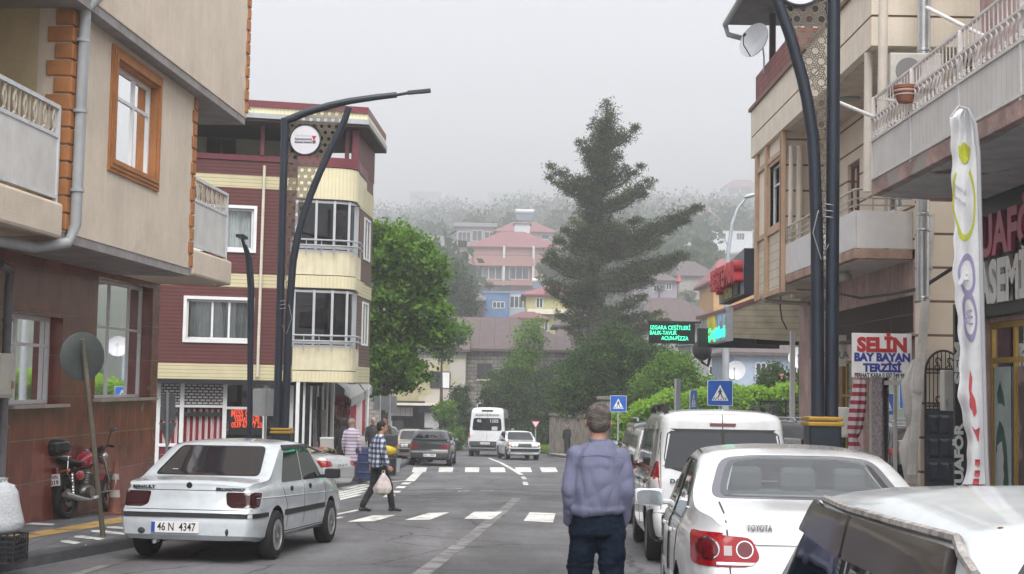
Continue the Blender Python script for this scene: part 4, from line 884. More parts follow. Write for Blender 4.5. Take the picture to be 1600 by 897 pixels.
b = MB(); b.cyl(P(1449, 415, 23.36), P(1448.6, 420, 23.36), .09, n=12); b.cyl(P(1435, 610, 23.32), P(1434.7, 614, 23.32), .09, n=12); b.build('clamps', STEEL, bp_)
ps = thing('balcony_pole', 'thin cream pole rising from the grey panelled balcony, the lower one', 'pole', (X5+.03, 24.4, 5)); b = MB(); q = P(1355, 300, 23.3); b.cyl((q.x, 23.3, 4.9), (q.x+.02, 23.3, 7.25), .07, n=12); b.build('pole', mat('cream_pole', (.58, .53, .46), .5, var=.1), ps, smooth=True)
ps = thing('balcony_pole', 'tall cream pole rising past the flower pot to the top of the picture', 'pole', (5.6, 22, 5)); b = MB(); q = P(1380, 150, 21.5); b.cyl((q.x-.03, 21.5, 4.7), (q.x+.03, 21.5, 10), .075, n=12); b.build('pole', mat('cream_pole', (.5, .5, .5)), ps, smooth=True)
for k, (px, lab) in enumerate(((1240, 'the slimmer'), (1248, 'the thicker'))):
 ps = thing('rain_pipe', f'cream rain pipe beside the tan corner column, {lab} of the pair', 'pipe', (5.95, 30.7, 4)); b = MB(); q = P(px-5+k*5, 250, 30.5); b.tube([(q.x, 30.5, 3.95), (q.x+.02, 30.5, 6.9)], .05+.02*k, 10); b.build('pipe', mat('cream_pole', (.5, .5, .5)), ps, smooth=True)
ps = thing('side_pole', 'long diagonal white clothes bar beside the top balcony', 'pole', P(1385, 55, 20)); b = MB(); b.cyl(P(1448, 12, 20), P(1540, 58, 18.5), .03, n=8); b.build('bar', WRAIL, ps)
ps = thing('side_pole', 'white awning rod sticking out below the pot towards the lamp post', 'pole', P(1330, 170, 20)); b = MB(); b.cyl(P(1298, 155, 20.2), P(1366, 183, 20.2), .028, n=8); b.build('bar', WRAIL, ps)
lmp = thing('ceiling_lamp', 'round pale ceiling lamp under the grey panelled balcony', 'lamp', P(1319, 447, 27)); q = P(1319, 450, 27); b = MB(); b.lathe([(0, 0), (.11, .01), (.15, .07), (.14, .14), (.09, .17), (.09, .2), (0, .2)], (q.x, q.y, 3.68), n=18); b.build('globe', mat('milky_glass', (.45, .43, .40), .4), lmp, smooth=True)
lmp = thing('wall_lamp', 'flat round shaded lamp under the top cream storey', 'lamp', P(1328, 155, 27)); q = P(1328, 156, 27); b = MB(); b.lathe([(0, .14), (.05, .14), (.1, .08), (.2, .03), (.2, 0), (0, .01)], (q.x, q.y, q.z), n=18); b.build('shade', mat('green_grey_shade', (.30, .33, .30), .5), lmp, smooth=True); b = MB(); b.cyl((q.x, q.y, q.z+.14), (q.x, q.y, 7.27), .012, n=6); b.build('rod', STEEL, lmp)
# cables along the soffit
cb = thing('cable_bundle', 'black cable bundle sagging under the balcony towards the gate', 'cable', (6.6, 26, 3.6)); b = MB()
for k in range(3): b.tube([P(1487, 418+k*2, 22.6), P(1440, 448+k*2, 23.5), P(1400, 458+k, 25), P(1345, 465+k, 27), P(1290, 455, 29), P(1240, 452, 31)], .014, 5)
b.build('cables', BLACKP, cb)
cb = thing('hanging_cable', 'black cable loop hanging in front of the canopy gable', 'cable', P(1220, 470, 33.5)); b = MB(); b.tube([P(1220, 455, 33.8), P(1219, 480, 33.8), P(1222, 500, 33.8), P(1230, 515, 33.8)], .018, 5); b.build('cable', BLACKP, cb)
pr = thing('rain_pipe', 'brown pipe running level under the tan bay', 'pipe', (6.2, 33, 3.6)); b = MB(); b.tube([P(1190, 462, 33.4), P(1196, 470, 33), P(1265, 475, 31), P(1268, 480, 31), P(1268, 560, 31)], .05, 8); b.build('pipe', mat('dull_brown_pipe', (.20, .16, .13), .5, var=.2), pr, smooth=True)
# tailor sign
ts = thing('shop_sign', 'white tailor sign with red and blue lettering hanging over the sidewalk', 'sign', P(1377, 555, 25))
q = P(1377.5, 555.5, 24.3); rt = Vector((1, 0, 0)); k = 24.3/2200
b = MB(); ww, hh = 93*k, 69*k; b.box(q, (ww, .04, hh)); b.build('board', mat('white_sign_board', (.76, .76, .76), .5, var=.08), ts, bevel=.004)
up = Vector((0, 0, 1)); fr_ = Vector((0, -.024, 0))
rd = mat('red_letters', (.42, .025, .03), .5); bl_ = mat('blue_letters', (.02, .035, .28), .5); bk = mat('black_letters', (.02, .02, .025), .5)
def ln(t_, yy, m_, wpx, size, bold): put_text(t_, size, P(1378, yy, 24.3)+fr_, rt, up, m_, ts, bold=bold, width=wpx*k, ext=.003)
ln('SELİN', 540, rd, 78, .33, .018); ln('BAY BAYAN', 559, bl_, 87, .19, .010); ln('TERZİSİ', 575.5, bl_, 60, .19, .010); ln('FERHAT KARA 0 537 749 93 90', 587, bk, 86, .10, .003)
b = MB(); 
for px in (1350, 1408): b.cyl(P(px, 522, 24.3), P(px, 511, 24.3), .008, n=5)
b.build('hooks', BLACKP, ts)
s2 = thing('shop_sign', 'pale shop sign with grey letters half hidden behind the right lamp post', 'sign', P(1308, 548, 28)); q = P(1308, 548, 28); b = MB(); b.box(q, (.36, .05, .62)); b.build('board', mat('cream_sign_board', (.50, .47, .40), .5), s2); put_text('KARA', .22, P(1304, 555, 28)+Vector((0, -.03, 0)), rt, up, mat('grey_letters', (.12, .12, .12), .5), s2)
# wrapped cloth and striped curtain beside the tailor door
def cloth(name, lab, cat, pts, rs, m, fold=7, amp=.2):
 t_ = thing(name, lab, cat, pts[-1]); b = MB(); rows = []
 P_ = [Vector(p) for p in pts]; N_ = 26
 def at_(s):
  s *= len(P_)-1; i = min(int(s), len(P_)-2); return P_[i].lerp(P_[i+1], s-i), rs[i]+(rs[i+1]-rs[i])*(s-i)
 for j in range(N_+1):
  c, r_ = at_(j/N_); rows.append([c+Vector((r_*math.cos(a)*(1+amp*math.sin(fold*a+j*.15)), r_*.7*math.sin(a)*(1+amp*math.sin(fold*a)), 0)) for a in [2*math.pi*k/42 for k in range(43)]])
 b.grid(rows); b.build('cloth', m, t_, smooth=True); return t_
cloth('rolled_awning', 'rolled white tarpaulin tied beside the white drainpipe', 'tarpaulin', [P(1431, 562, 23.9), P(1424, 600, 23.9), P(1430, 650, 23.9), P(1428, 665, 23.9), P(1422, 700, 23.9), P(1436, 755, 23.9)], [.05, .15, .17, .09, .17, .20], mat('white_tarp', (.52, .50, .47), .6, var=.15))
cloth('striped_curtain', 'red and white striped curtain tied beside the tailor door', 'curtain', [P(1344, 592, 25.6), P(1341, 630, 25.6), P(1336, 670, 25.6), P(1333, 685, 25.6), P(1337, 710, 25.6)], [.10, .13, .12, .07, .12], stripes('red_white_bands', (.50, .44, .44), (.27, .02, .045), .15, .5, rough=.8, depth=0), 6)
mb3 = thing('meter_box', 'grey white electric meter box between the lamp post and the striped curtain', 'meter box', P(1325, 665, 26)); q = P(1325, 660, 26); b = MB(); b.box(q, (.34, .2, .55)); b.build('case', MBX, mb3, bevel=.015); b = MB(); b.box(q-Vector((0, .105, 0)), (.27, .012, .47)); b.build('door', MBX, mb3)
# ================================================================== restaurant canopy
Dn = thing('restaurant_canopy', 'restaurant canopy with a gabled siding end and dark beams', 'canopy', (6.5, 38, -1))
Y0, Y1 = 36.8, 42.0; x0 = P(1135, 500, Y0).x; x1 = P(1272, 500, Y0).x
GSD = stripes('yellowed_siding', (.40, .35, .25), (.22, .18, .11), .16, .1, rough=.6, depth=.012, var=.25)
za = P(1137, 484, Y0).z; zb_ = P(1196, 460, Y0).z; zc2 = P(1140, 527, Y0).z
mb = MB(); mb.prism([Vector(p) for p in ((x0+.05, Y0+.05, zc2), (x1, Y0+.05, zc2-.1), (x1, Y0+.05, zb_+.2), (P(1196, 460, Y0).x, Y0+.05, zb_), (x0+.05, Y0+.05, za))], (0, .1, 0)); mb.build('gable_siding', GSD, Dn)
mb = MB(); e = Vector((0, 0, .0))
a_, b_, c_ = P(1086, 502, Y1), P(1137, 480, Y0), P(1205, 456, Y0)
mb.add([P(1132, 483, Y0), P(1205, 456, Y0), c_+Vector((3, 0, .5)), c_+Vector((3, 6, .5)), Vector((c_.x, Y1, c_.z)), Vector((b_.x-.15, Y1, b_.z))], [(0, 1, 4, 5), (1, 2, 3, 4)])
mb.add([p+Vector((0, 0, -.1)) for p in mb.v[:6]], [(0, 1, 4, 5), (1, 2, 3, 4)]); mb.add([mb.v[0], mb.v[1], mb.v[7], mb.v[6]], [(0, 1, 2, 3)]); mb.add([mb.v[0], mb.v[5], mb.v[11], mb.v[6]], [(0, 1, 2, 3)])
mb.build('roof', mat('maroon_metal_roof', (.20, .075, .075), .45, var=.15), Dn)
DB = mat('dark_beam', (.018, .018, .020), .6, var=.3)
zd0, zd1 = P(1180, 541, 38).z, P(1180, 510, 38).z
mb = MB(); mb.box(((P(1090, 530, 40).x+7.6)/2, 40, (zd0+zd1)/2), (7.6-P(1090, 530, 40).x, .3, zd1-zd0)); mb.build('front_beam', DB, Dn); mb = MB(); q0, q1 = P(1180, 541, 37.2), P(1258, 541, 37.2); mb.box(((q0.x+q1.x)/2, 37.2, (zd0+zd1)/2+.02), (q1.x-q0.x, .25, zd1-zd0)); mb.build('side_beam', DB, Dn)
mb = MB(); q = P(1256, 600, 36.5); mb.box((q.x, 36.5, (zd0-1)/2), (.24, .24, zd0+1.1)); mb.build('post', mat('maroon_post', (.045, .02, .022), .5), Dn); 
mb = MB(); q = P(1238, 600, 34); mb.box((q.x, 34, 1.0), (.11, .11, 4.0)); mb.build('white_post', WHITE, Dn)
# lit picture panels
pn = thing('menu_panel', 'row of three lit picture panels with green writing under the maroon roof edge', 'sign', (x0, 39.5, 2.8)); FP = FC(x0-.02)
pz0, pz1 = FP.hit(1130, 530)[1], FP.hit(1130, 484)[1]
b = MB(); fbox(b, FP, Y0, Y1, pz0-.05, pz1+.05, -.2, 0); b.build('box', STEEL, pn)
for k, (c_, c2_) in enumerate((((.25, .42, .55), (.10, .05, .05)), ((.55, .48, .04), (.35, .07, .02)), ((.15, .17, .17), (.3, .3, .3)))):
 ya = Y0+.05+k*(Y1-Y0)/3; yb = ya+(Y1-Y0)/3-.15
 b = MB(); fbox(b, FP, ya, yb, pz0, pz1, .002, .01); b.build('picture', mat(f'lit_picture_{"abc"[k]}', c_, .4, var=.5, vscale=2.5, dirt=(c2_, 1.8, .52), emit=c_, es=.12), pn)
GE = mat('green_led', (.02, .5, .2), .5, emit=(.02, 1, .42), es=.8)
put_text('Çeşitleri', .42, FP.p((Y0+Y1)/2-1.0, pz0+.2, .02), (0, -1, 0), up, GE, pn, width=3.2, bold=.012)
# LED sign
ld = thing('led_sign', 'black running text board with green dot lettering beside the canopy', 'sign', P(1049, 520, 39)); q = P(1049.5, 520.5, 39); k = 39/2200
b = MB(); b.box(q, (72*k, .12, 33*k)); b.build('case', mat('led_black', (.008, .01, .01), .5), ld, bevel=.01)
GL2 = mat('green_led_text', (.02, .5, .3), .5, emit=(.08, 1, .50), es=1.0)
for t_, px, py, wd in (('IZGARA CEŞİTLERİ', 1047, 512.5, 62), ('BALIK-TAVUK', 1036, 520.5, 42), ('ACUN-PİZZA', 1054, 529, 42)): put_text(t_, .155, P(px, py, 39)+Vector((0, -.065, 0)), (1, 0, 0), up, GL2, ld, width=wd*k, bold=0)
b = MB(); b.cyl(P(1013, 502, 39), P(1095, 504, 39.5), .03, n=6); b.build('bracket', BLACKP, ld)
# big red lettered sign box
bs = thing('shop_sign', 'grey box sign with raised red letters standing on the canopy roof', 'sign', (6.1, 39, 4)); FS2 = FC(6.1)
a1 = FS2.hit(1163, 388); a2 = FS2.hit(1163, 459); a3 = FS2.hit(1121, 427); a4 = FS2.hit(1124, 476)
pl = [FS2.p(a1[0], a1[1]), FS2.p(a2[0], a2[1]), FS2.p(a4[0], a4[1]), FS2.p(a3[0], a3[1])]
b = MB(); b.prism(pl, (.30, 0, 0)); b.build('box', mat('grey_sign_box', (.17, .19, .21), .5, var=.2), bs)
b = MB(); b.box((6.25, a1[0]-.03, (a1[1]+a2[1])/2), (.32, .05, a1[1]-a2[1])); b.build('box_side', mat('blue_black_side', (.015, .02, .035), .5), bs)
z_ = FS2.hit(1145, 445)[1]; put_text('BEŞTEMUR', .75, FS2.p((a1[0]+a3[0])/2, FS2.hit(1143, 433)[1], .12), (0, -1, 0), up, mat('red_sign_letters', (.45, .02, .035), .45), bs, width=(a3[0]-a1[0])*.95, bold=.04, ext=.12)
b = MB(); q1_ = FS2.hit(1135, 464); fbox(b, FS2, FS2.hit(1147, 460)[0], FS2.hit(1130, 460)[0], FS2.hit(1140, 467)[1], FS2.hit(1140, 451)[1], .02, .06); b.build('small_panel', mat('yellow_black_panel', (.30, .26, .03), .5, var=.5, dirt=((.02, .02, .02), 5, .52)), bs)
b = MB(); fbox(b, FS2, FS2.hit(1156, 455)[0], FS2.hit(1149, 455)[0], FS2.hit(1152, 461)[1], FS2.hit(1152, 444)[1], .02, .06); b.build('small_panel', mat('dark_small_panel', (.03, .03, .035), .5), bs)
b = MB(); b.cyl((6.4, 37.4, 5), (7.0, 37, 4.1), .03, n=6); b.build('brace', BLACKP, bs)
# railing by the restaurant and the small AC on the ground
rl = thing('railing', 'black metal railing in front of the bright hedge', 'railing', (6.5, 42, -1.2)); b = MB(); Yr = 41
for py in (627, 645): b.cyl(P(1188, py, Yr), P(1252, py+1, Yr), .03, n=6)
b.cyl(P(1205, 632, Yr), P(1250, 668, Yr), .03, n=6)
for px in (1189, 1206, 1228, 1250): q = P(px, 626, Yr); b.cyl((q.x, Yr, q.z), (q.x, Yr, -1.1), .03, n=6)
b.build('rails', IR, rl)
q = P(1231, 692, 30); ac2 = thing('air_conditioner', 'grey white air conditioner unit standing on the sidewalk by the lamp post', 'air conditioner', (q.x, 30, q.z-.3)); b = MB(); b.box((q.x, 30, q.z-.15), (.46, .6, .5)); b.build('case', mat('aged_ac', (.34, .34, .33), .5, var=.15), ac2, bevel=.02)
b = MB(); b.lathe([(0, 0), (.17, 0), (.17, -.012), (0, -.012)], (q.x, 29.69, q.z-.15), 'y', 20); b.build('fan_grille', mat('grey_grille', (.2, .2, .2)), ac2); b = MB(); b.box((q.x, 30, -.62), (.5, .5, .3)); b.build('stand', BLACKP, ac2)
# roof ventilator on a bracket
vt = thing('roof_ventilator', 'round dark turbine ventilator on a bracket below the menu panels', 'ventilator', P(1097, 548, 43)); q = P(1097, 547, 43); b = MB(); b.ell(q, (.30, .30, .32), 20, 12); b.build('turbine', mat('sooty_metal', (.06, .06, .065), .7, .3, var=.4), vt, smooth=True)
b = MB(); b.tube([q-Vector((0, 0, .3)), P(1097, 566, 43), P(1106, 572, 43), P(1110, 556, 43)], .05, 6); b.build('bracket', BLACKP, vt)
# ================================================================== feather flag
ff = thing('feather_flag', 'white feather flag with a yellow ring, purple ovals and red shapes by the hairdresser', 'banner', P(1543, 800, 15))
Yf = 15.0; FW = mat('white_flag_cloth', (.70, .71, .72), .75, var=.08)
b = MB(); b.tube([P(1546, 820, Yf), P(1541, 700, Yf), P(1533, 400, Yf), P(1529, 240, Yf), P(1524, 195, Yf), P(1512, 170, Yf), P(1498, 166, Yf), P(1486, 182, Yf)], [.022]*5+[.016, .012, .01], 8); b.build('pole', mat('grey_flag_pole', (.45, .46, .48), .4), ff, smooth=True)
def flag_pt(s, t_, dd=0.):   # s 0..1 down, t 0 (left edge) .. 1 (pole)
 yk = [170, 182, 200, 240, 300, 360, 430, 500, 560, 620, 680, 720, 757]; xl = [1500, 1485, 1484, 1487, 1487, 1491, 1489, 1496, 1500, 1497, 1510, 1512, 1505]; xr = [1514, 1521, 1526, 1530, 1531, 1532, 1534, 1536, 1538, 1540, 1541, 1542, 1543]
 y = 170+(757-170)*s; xL = float(np.interp(y, yk, xl))+1.2*math.sin(y*.13); xR = float(np.interp(y, yk, xr)); px = xL+(xR-xL)*t_
 fold = .05*math.sin(t_*9+y*.012)*(1-t_)+(.05*math.sin(t_*14+y*.03)*max(0, 1-(y-170)/90))
 return P(px, y, Yf+(1-t_)*.25+fold-dd)
b = MB(); b.grid([[flag_pt(i/90, j/14) for j in range(15)] for i in range(91)]); fo = b.build('flag', FW, ff, smooth=True)
def fdecal(pts, m, nm, dd=.004):   # pts in (s,t) ring outline
 c = Vector((sum(p[0] for p in pts)/len(pts), sum(p[1] for p in pts)/len(pts), 0)); b = MB(); n = len(pts)
 vs = [flag_pt(c.x, c.y, dd)]; rings = 4
 for r_ in range(1, rings+1): vs += [flag_pt(c.x+(p[0]-c.x)*r_/rings, c.y+(p[1]-c.y)*r_/rings, dd) for p in pts]
 fs = [(0, 1+i, 1+(i+1) % n) for i in range(n)]
 for r_ in range(rings-1):
  for i in range(n): a = 1+r_*n+i; a2 = 1+r_*n+(i+1) % n; fs.append((a, a+n, a2+n, a2))
 b.add(vs, fs); return b.build(nm, m, fo)
def sy(y): return (y-170)/(757-170)
def ringd(cy, ry, ct, rt_, wdt, m, nm, a0=0, a1=2*math.pi, seg=30):
 b = MB(); rows = []
 for k in range(seg+1):
  a = a0+(a1-a0)*k/seg; rows.append([flag_pt(sy(cy+(ry*q_)*math.sin(a)), ct+rt_*q_*math.cos(a), .004) for q_ in (1, 1-wdt*.5, 1-wdt)])
 b.grid(rows); return b.build(nm, m, fo)
YG_ = mat('yellow_green_print', (.48, .50, .05), .7); PU = mat('purple_print', (.30, .26, .42), .7); RE = mat('red_print', (.50, .07, .08), .7)
ringd(315, 62, .42, .42, .16, YG_, 'yellow_ring', -1.0, math.pi+.9)
fdecal([(sy(222), .5), (sy(228), .28), (sy(245), .25), (sy(258), .42), (sy(250), .62), (sy(232), .7)], YG_, 'yellow_spot')
ringd(430, 34, .48, .30, .3, PU, 'purple_oval'); ringd(495, 40, .5, .28, .3, PU, 'purple_oval')
fdecal([(sy(578), .42), (sy(590), .5), (sy(612), .5), (sy(625), .62), (sy(645), .62), (sy(652), .5), (sy(635), .35), (sy(605), .38)], RE, 'red_shape'); fdecal([(sy(665), .35), (sy(672), .5), (sy(668), .72), (sy(680), .62), (sy(692), .6), (sy(680), .45)], RE, 'red_shape')
for y in (718, 735, 748): fdecal([(sy(y), .4), (sy(y), .65), (sy(y+9), .65), (sy(y+9), .4)], RE, 'red_shape')
for tx, y, s_ in (('doğuruun', 300, .09), ('Canlandırık', 318, .08)):
 q = flag_pt(sy(y), .42, .02); put_text(tx, s_*1.3, q, (-1, .0, .75), (-.35, 0, 1), mat('grey_purple_print', (.25, .23, .30), .7), fo, ext=.001, width=.26)
q = flag_pt(sy(432), .48, .02); put_text('A', .26, q, (-1, 0, 0), up, FW, fo, ext=.001, bold=.01); q = flag_pt(sy(497), .5, .02); put_text('B', .24, q, (-1, 0, 0), up, PU, fo, ext=.001)
# ================================================================== street lamps with lattice fins
NAVY = mat('navy_black_steel', (.020, .028, .042), .42, .2, var=.15)
LATT = mat('bronze_lattice', (.17, .145, .11), .5, .3, var=.15)
def lamp(label, base, side, ring_h, ang=0., ht=8.0, discz=None):
 t_ = thing('street_lamp', label, 'street lamp', base, group='tall street lamps with lattice fins'); bx = Vector(base)
 s = side
 def w(x, z, y=0): return bx + Vector((math.cos(ang)*x*s - math.sin(ang)*y, math.sin(ang)*x*s+math.cos(ang)*y, z))
 b = MB(); b.box(w(0, ring_h/2-.1), (.42, .42, ring_h+.1), rz=ang); b.build('pedestal', NAVY, t_, bevel=.03)
 b = MB(); b.box(w(0, ring_h-.06), (.47, .47, .055), rz=ang); b.box(w(0, ring_h+.01), (.45, .45, .05), rz=ang); b.build('yellow_collar', mat('mustard_metal', (.42, .25, .03), .45, .3, var=.15), t_, bevel=.012)
 top = ht-.45; lx0 = -.12
 def leg(z):
  h = z-ring_h; return float(np.interp(h, [0, 2.5, 3.7, 4.4, 5.1, 5.7, 6.3, 7.1], [.06, .08, .13, .24, .44, .66, .92, 1.28]))*1.0
 b = MB(); b.cyl(w(lx0, ring_h), w(lx0-.02, top), .088, n=20); b.build('column', NAVY, t_, smooth=True)
 legt = top+.27
 b = MB(); b.tube([w(leg(z), z) for z in np.linspace(ring_h, legt, 26)], [.088-.012*i/25 for i in range(26)], 20); b.build('curved_column', NAVY, t_, smooth=True)
 b = MB(); arm = [(lx0, top-.05), (.35, top+.15), (.85, top+.31), (1.3, top+.42), (1.9, top+.52), (2.35, top+.58)]; b.tube([w(x, z) for x, z in arm], [.085, .085, .08, .075, .07, .065], 16); b.build('arm', NAVY, t_, smooth=True)
 b = MB(); b.tube([w(2.33, top+.575), w(2.62, top+.63)], .035, 10); b.build('arm_tip', NAVY, t_, smooth=True)
 b = MB(); b.M = Matrix.Translation(w(2.85, top+.66)) @ Matrix.Rotation(ang, 4, 'Z') @ Matrix.Rotation(-.12*s, 4, 'Y'); b.box((0, 0, 0), (.52, .16, .07)); b.box((0.12*s, 0, -.038), (.24, .12, .01)); lh = b.build('lamp_head', mat('lamp_head_grey', (.05, .055, .06), .4, .4), t_, bevel=.012)
 # lattice: rings and star struts on a hexagonal grid clipped to the fin
 b = MB(); a = .165; row = 0; z = ring_h+1.2; segs = []
 dz_ = (discz or top-.55); dx_ = lx0+.09+.36; dr = .345
 def inside(x, z):
  return lx0+.07 < x < leg(z)-.07 and ring_h+.9 < z < top+.05+.33*max(0, min(1, (x+.1)/1.0)) and (x-dx_)**2+(z-dz_)**2 > (dr+.01)**2
 while z < top+.5:
  x = lx0-.1+(a*.5 if row % 2 else 0)
  while x < 1.5:
   for k in range(6):
    a0, a1 = R(60*k), R(60*(k+1)); r_ = a*.36
    segs.append(((x+r_*math.cos(a0), z+r_*math.sin(a0)), (x+r_*math.cos(a1), z+r_*math.sin(a1))))
    am = R(60*k+30); segs.append(((x+r_*.866*math.cos(am)*1.05, z+r_*.866*math.sin(am)*1.05), (x+a*.5*math.cos(am), z+a*.5*math.sin(am))))
    segs.append(((x+a*.5*math.cos(am), z+a*.5*math.sin(am)), (x+a*.577*math.cos(a0), z+a*.577*math.sin(a0))))
   x += a
  z += a*.866; row += 1
 for p, q in segs:
  if inside(*p) and inside(*q):
   P0, P1 = Vector((p[0], p[1])), Vector((q[0], q[1])); d = (P1-P0).normalized(); n = Vector((-d.y, d.x))*.0078
   c4 = [P0-n, P1-n, P1+n, P0+n]
   b.hexa([w(c.x, c.y, -.006) for c in c4]+[w(c.x, c.y, .006) for c in c4])
 b.build('lattice_fin', LATT, t_)
 cz = w(dx_, dz_, 0); cam2 = Vector((-math.sin(ang)*-1, -math.cos(ang), 0)); cam2 = Vector((math.sin(ang), -math.cos(ang), 0))
 b = MB(); b.M = Matrix.Translation(cz) @ Matrix.Rotation(ang, 4, 'Z'); b.lathe([(0, -.04), (dr-.02, -.04), (dr-.02, .04), (0, .04)], (0, 0, 0), 'y', 40); dsc = b.build('badge', mat('badge_white', (.66, .66, .70), .35), t_, smooth=True, ang=30)
 b = MB(); b.M = Matrix.Translation(cz) @ Matrix.Rotation(ang, 4, 'Z'); b.lathe([(dr-.02, -.05), (dr, -.05), (dr, .05), (dr-.02, .05), (dr-.02, -.05)], (0, 0, 0), 'y', 40); b.build('badge_rim', NAVY, dsc, smooth=True, ang=30)
 rr = Vector((math.cos(ang), math.sin(ang), 0)); ff_ = cam2*.044
 bk2 = mat('badge_text', (.06, .06, .09), .5)
 put_text('Kahramanmaraş', .07, cz+rr*-.04+Vector((0, 0, .015))+ff_, rr, (0, 0, 1), bk2, dsc, width=.38, bold=.002, ext=.001); put_text('Büyükşehir Belediyesi', .07, cz+rr*-.04+Vector((0, 0, -.055))+ff_, rr, (0, 0, 1), bk2, dsc, width=.38, bold=.002, ext=.001)
 b = MB(); q = cz+rr*.20+ff_; b.prism([q+rr*-.05+Vector((0, 0, .09)), q+rr*.05+Vector((0, 0, .09)), q+rr*.012+Vector((0, 0, -.0)), q+rr*-.012+Vector((0, 0, 0))], cam2*.003); b.build('emblem_ribbon', mat('emblem_red', (.45, .02, .06), .5), dsc)
 b = MB(); b.M = Matrix.Translation(q+Vector((0, 0, -.045))) @ Matrix.Rotation(ang, 4, 'Z'); b.lathe([(0, -.003), (.04, -.003), (.04, .003), (0, .003)], (0, 0, 0), 'y', 16); b.build('emblem_medal', mat('emblem_bronze', (.20, .13, .10), .4, .4), dsc)
 b = MB(); rows = []
 b.tube([cz+rr*(-.22+.018*i)+Vector((0, 0, .09+.012*math.sin(i*1.9)))+ff_ for i in range(20)], .003, 4); b.build('skyline', mat('badge_grey', (.35, .35, .38), .5), dsc)
 # loose cable wound round
 b = MB(); b.tube([w(lx0+.1*math.cos(i*.9)+.05, ring_h+2.6+.012*i, .11*math.sin(i*.9)) for i in range(22)]+[w(.1, ring_h+2.7, -.12), w(.16, ring_h+2.45, -.13), w(.05, ring_h+2.1, -.12), w(-.05, ring_h+2.3, -.12)], .008, 5); b.build('cable', mat('grey_cable', (.25, .25, .25), .5), t_)
 return t_
bl0 = P(441, 671, 31.2); lamp('navy street lamp with lattice fin standing before the dark red corner building', (bl0.x, 31.2, -.03*31.2+.02), 1, bl0.z+.936-.02, 0.0, ht=P(460, 166, 31.2).z+.936+.15, discz=P(489, 219, 31.2).z+.936-.02)
bl0 = P(1285, 655, 18.6); lamp('navy street lamp with lattice fin standing on the right sidewalk before the cream building', (bl0.x+.0, 18.6, -.03*18.6+.13), -1, bl0.z+.03*18.6-.13, 0.0, ht=8.5)
# small lamp at the side street
sl_ = thing('street_lamp', 'slim black twin stemmed street lamp seen from behind, beside the taller lattice lamp', 'street lamp', (P(390, 680, 33).x, 33, -.03*33+.02)); b = MB(); 
b.tube([P(389, 700, 33), P(390, 560, 33), P(390, 450, 33), P(386, 400, 33), P(379, 374, 33)], [.055, .055, .05, .045, .04], 10); b.build('stem', NAVY, sl_, smooth=True)
b = MB(); b.tube([P(391, 690, 32.9), P(393, 560, 32.9), P(395, 450, 32.9), P(392, 405, 32.9), P(384, 383, 32.9)], [.05, .05, .045, .04, .03], 10); b.build('curved_stem', NAVY, sl_, smooth=True)
b = MB(); q = P(378, 370, 32.6); b.box(q, (.18, .6, .07)); b.build('lamp_head', NAVY, sl_, bevel=.01); b = MB(); q = P(389, 690, 33); b.box((q.x, 33, -.5), (.26, .26, .9)); b.build('pedestal', NAVY, sl_)
# curved road lamp behind the restaurant
cl = thing('street_lamp', 'thin grey road lamp with a curved neck rising behind the red lettered sign', 'street lamp', (P(1133, 640, 50).x, 50, -1.4)); b = MB()
b.tube([Vector((P(1133, 640, 50).x, 50, -1.4)), P(1134, 540, 50), P(1136, 440, 50), P(1138, 390, 50), P(1144, 350, 50), P(1153, 325, 50), P(1164, 311, 50)], [.15, .12, .08, .07, .065, .06, .05], 10); b.build('pole', STEEL, cl, smooth=True)
b = MB(); b.M = Matrix.Translation(P(1172, 306, 50)) @ Matrix.Rotation(-.3, 4, 'Y'); b.ell((0, 0, 0), (.24, .16, .08), 16, 8); b.build('lamp_head', mat('lamp_head_pale', (.42, .43, .44), .4), cl, smooth=True)
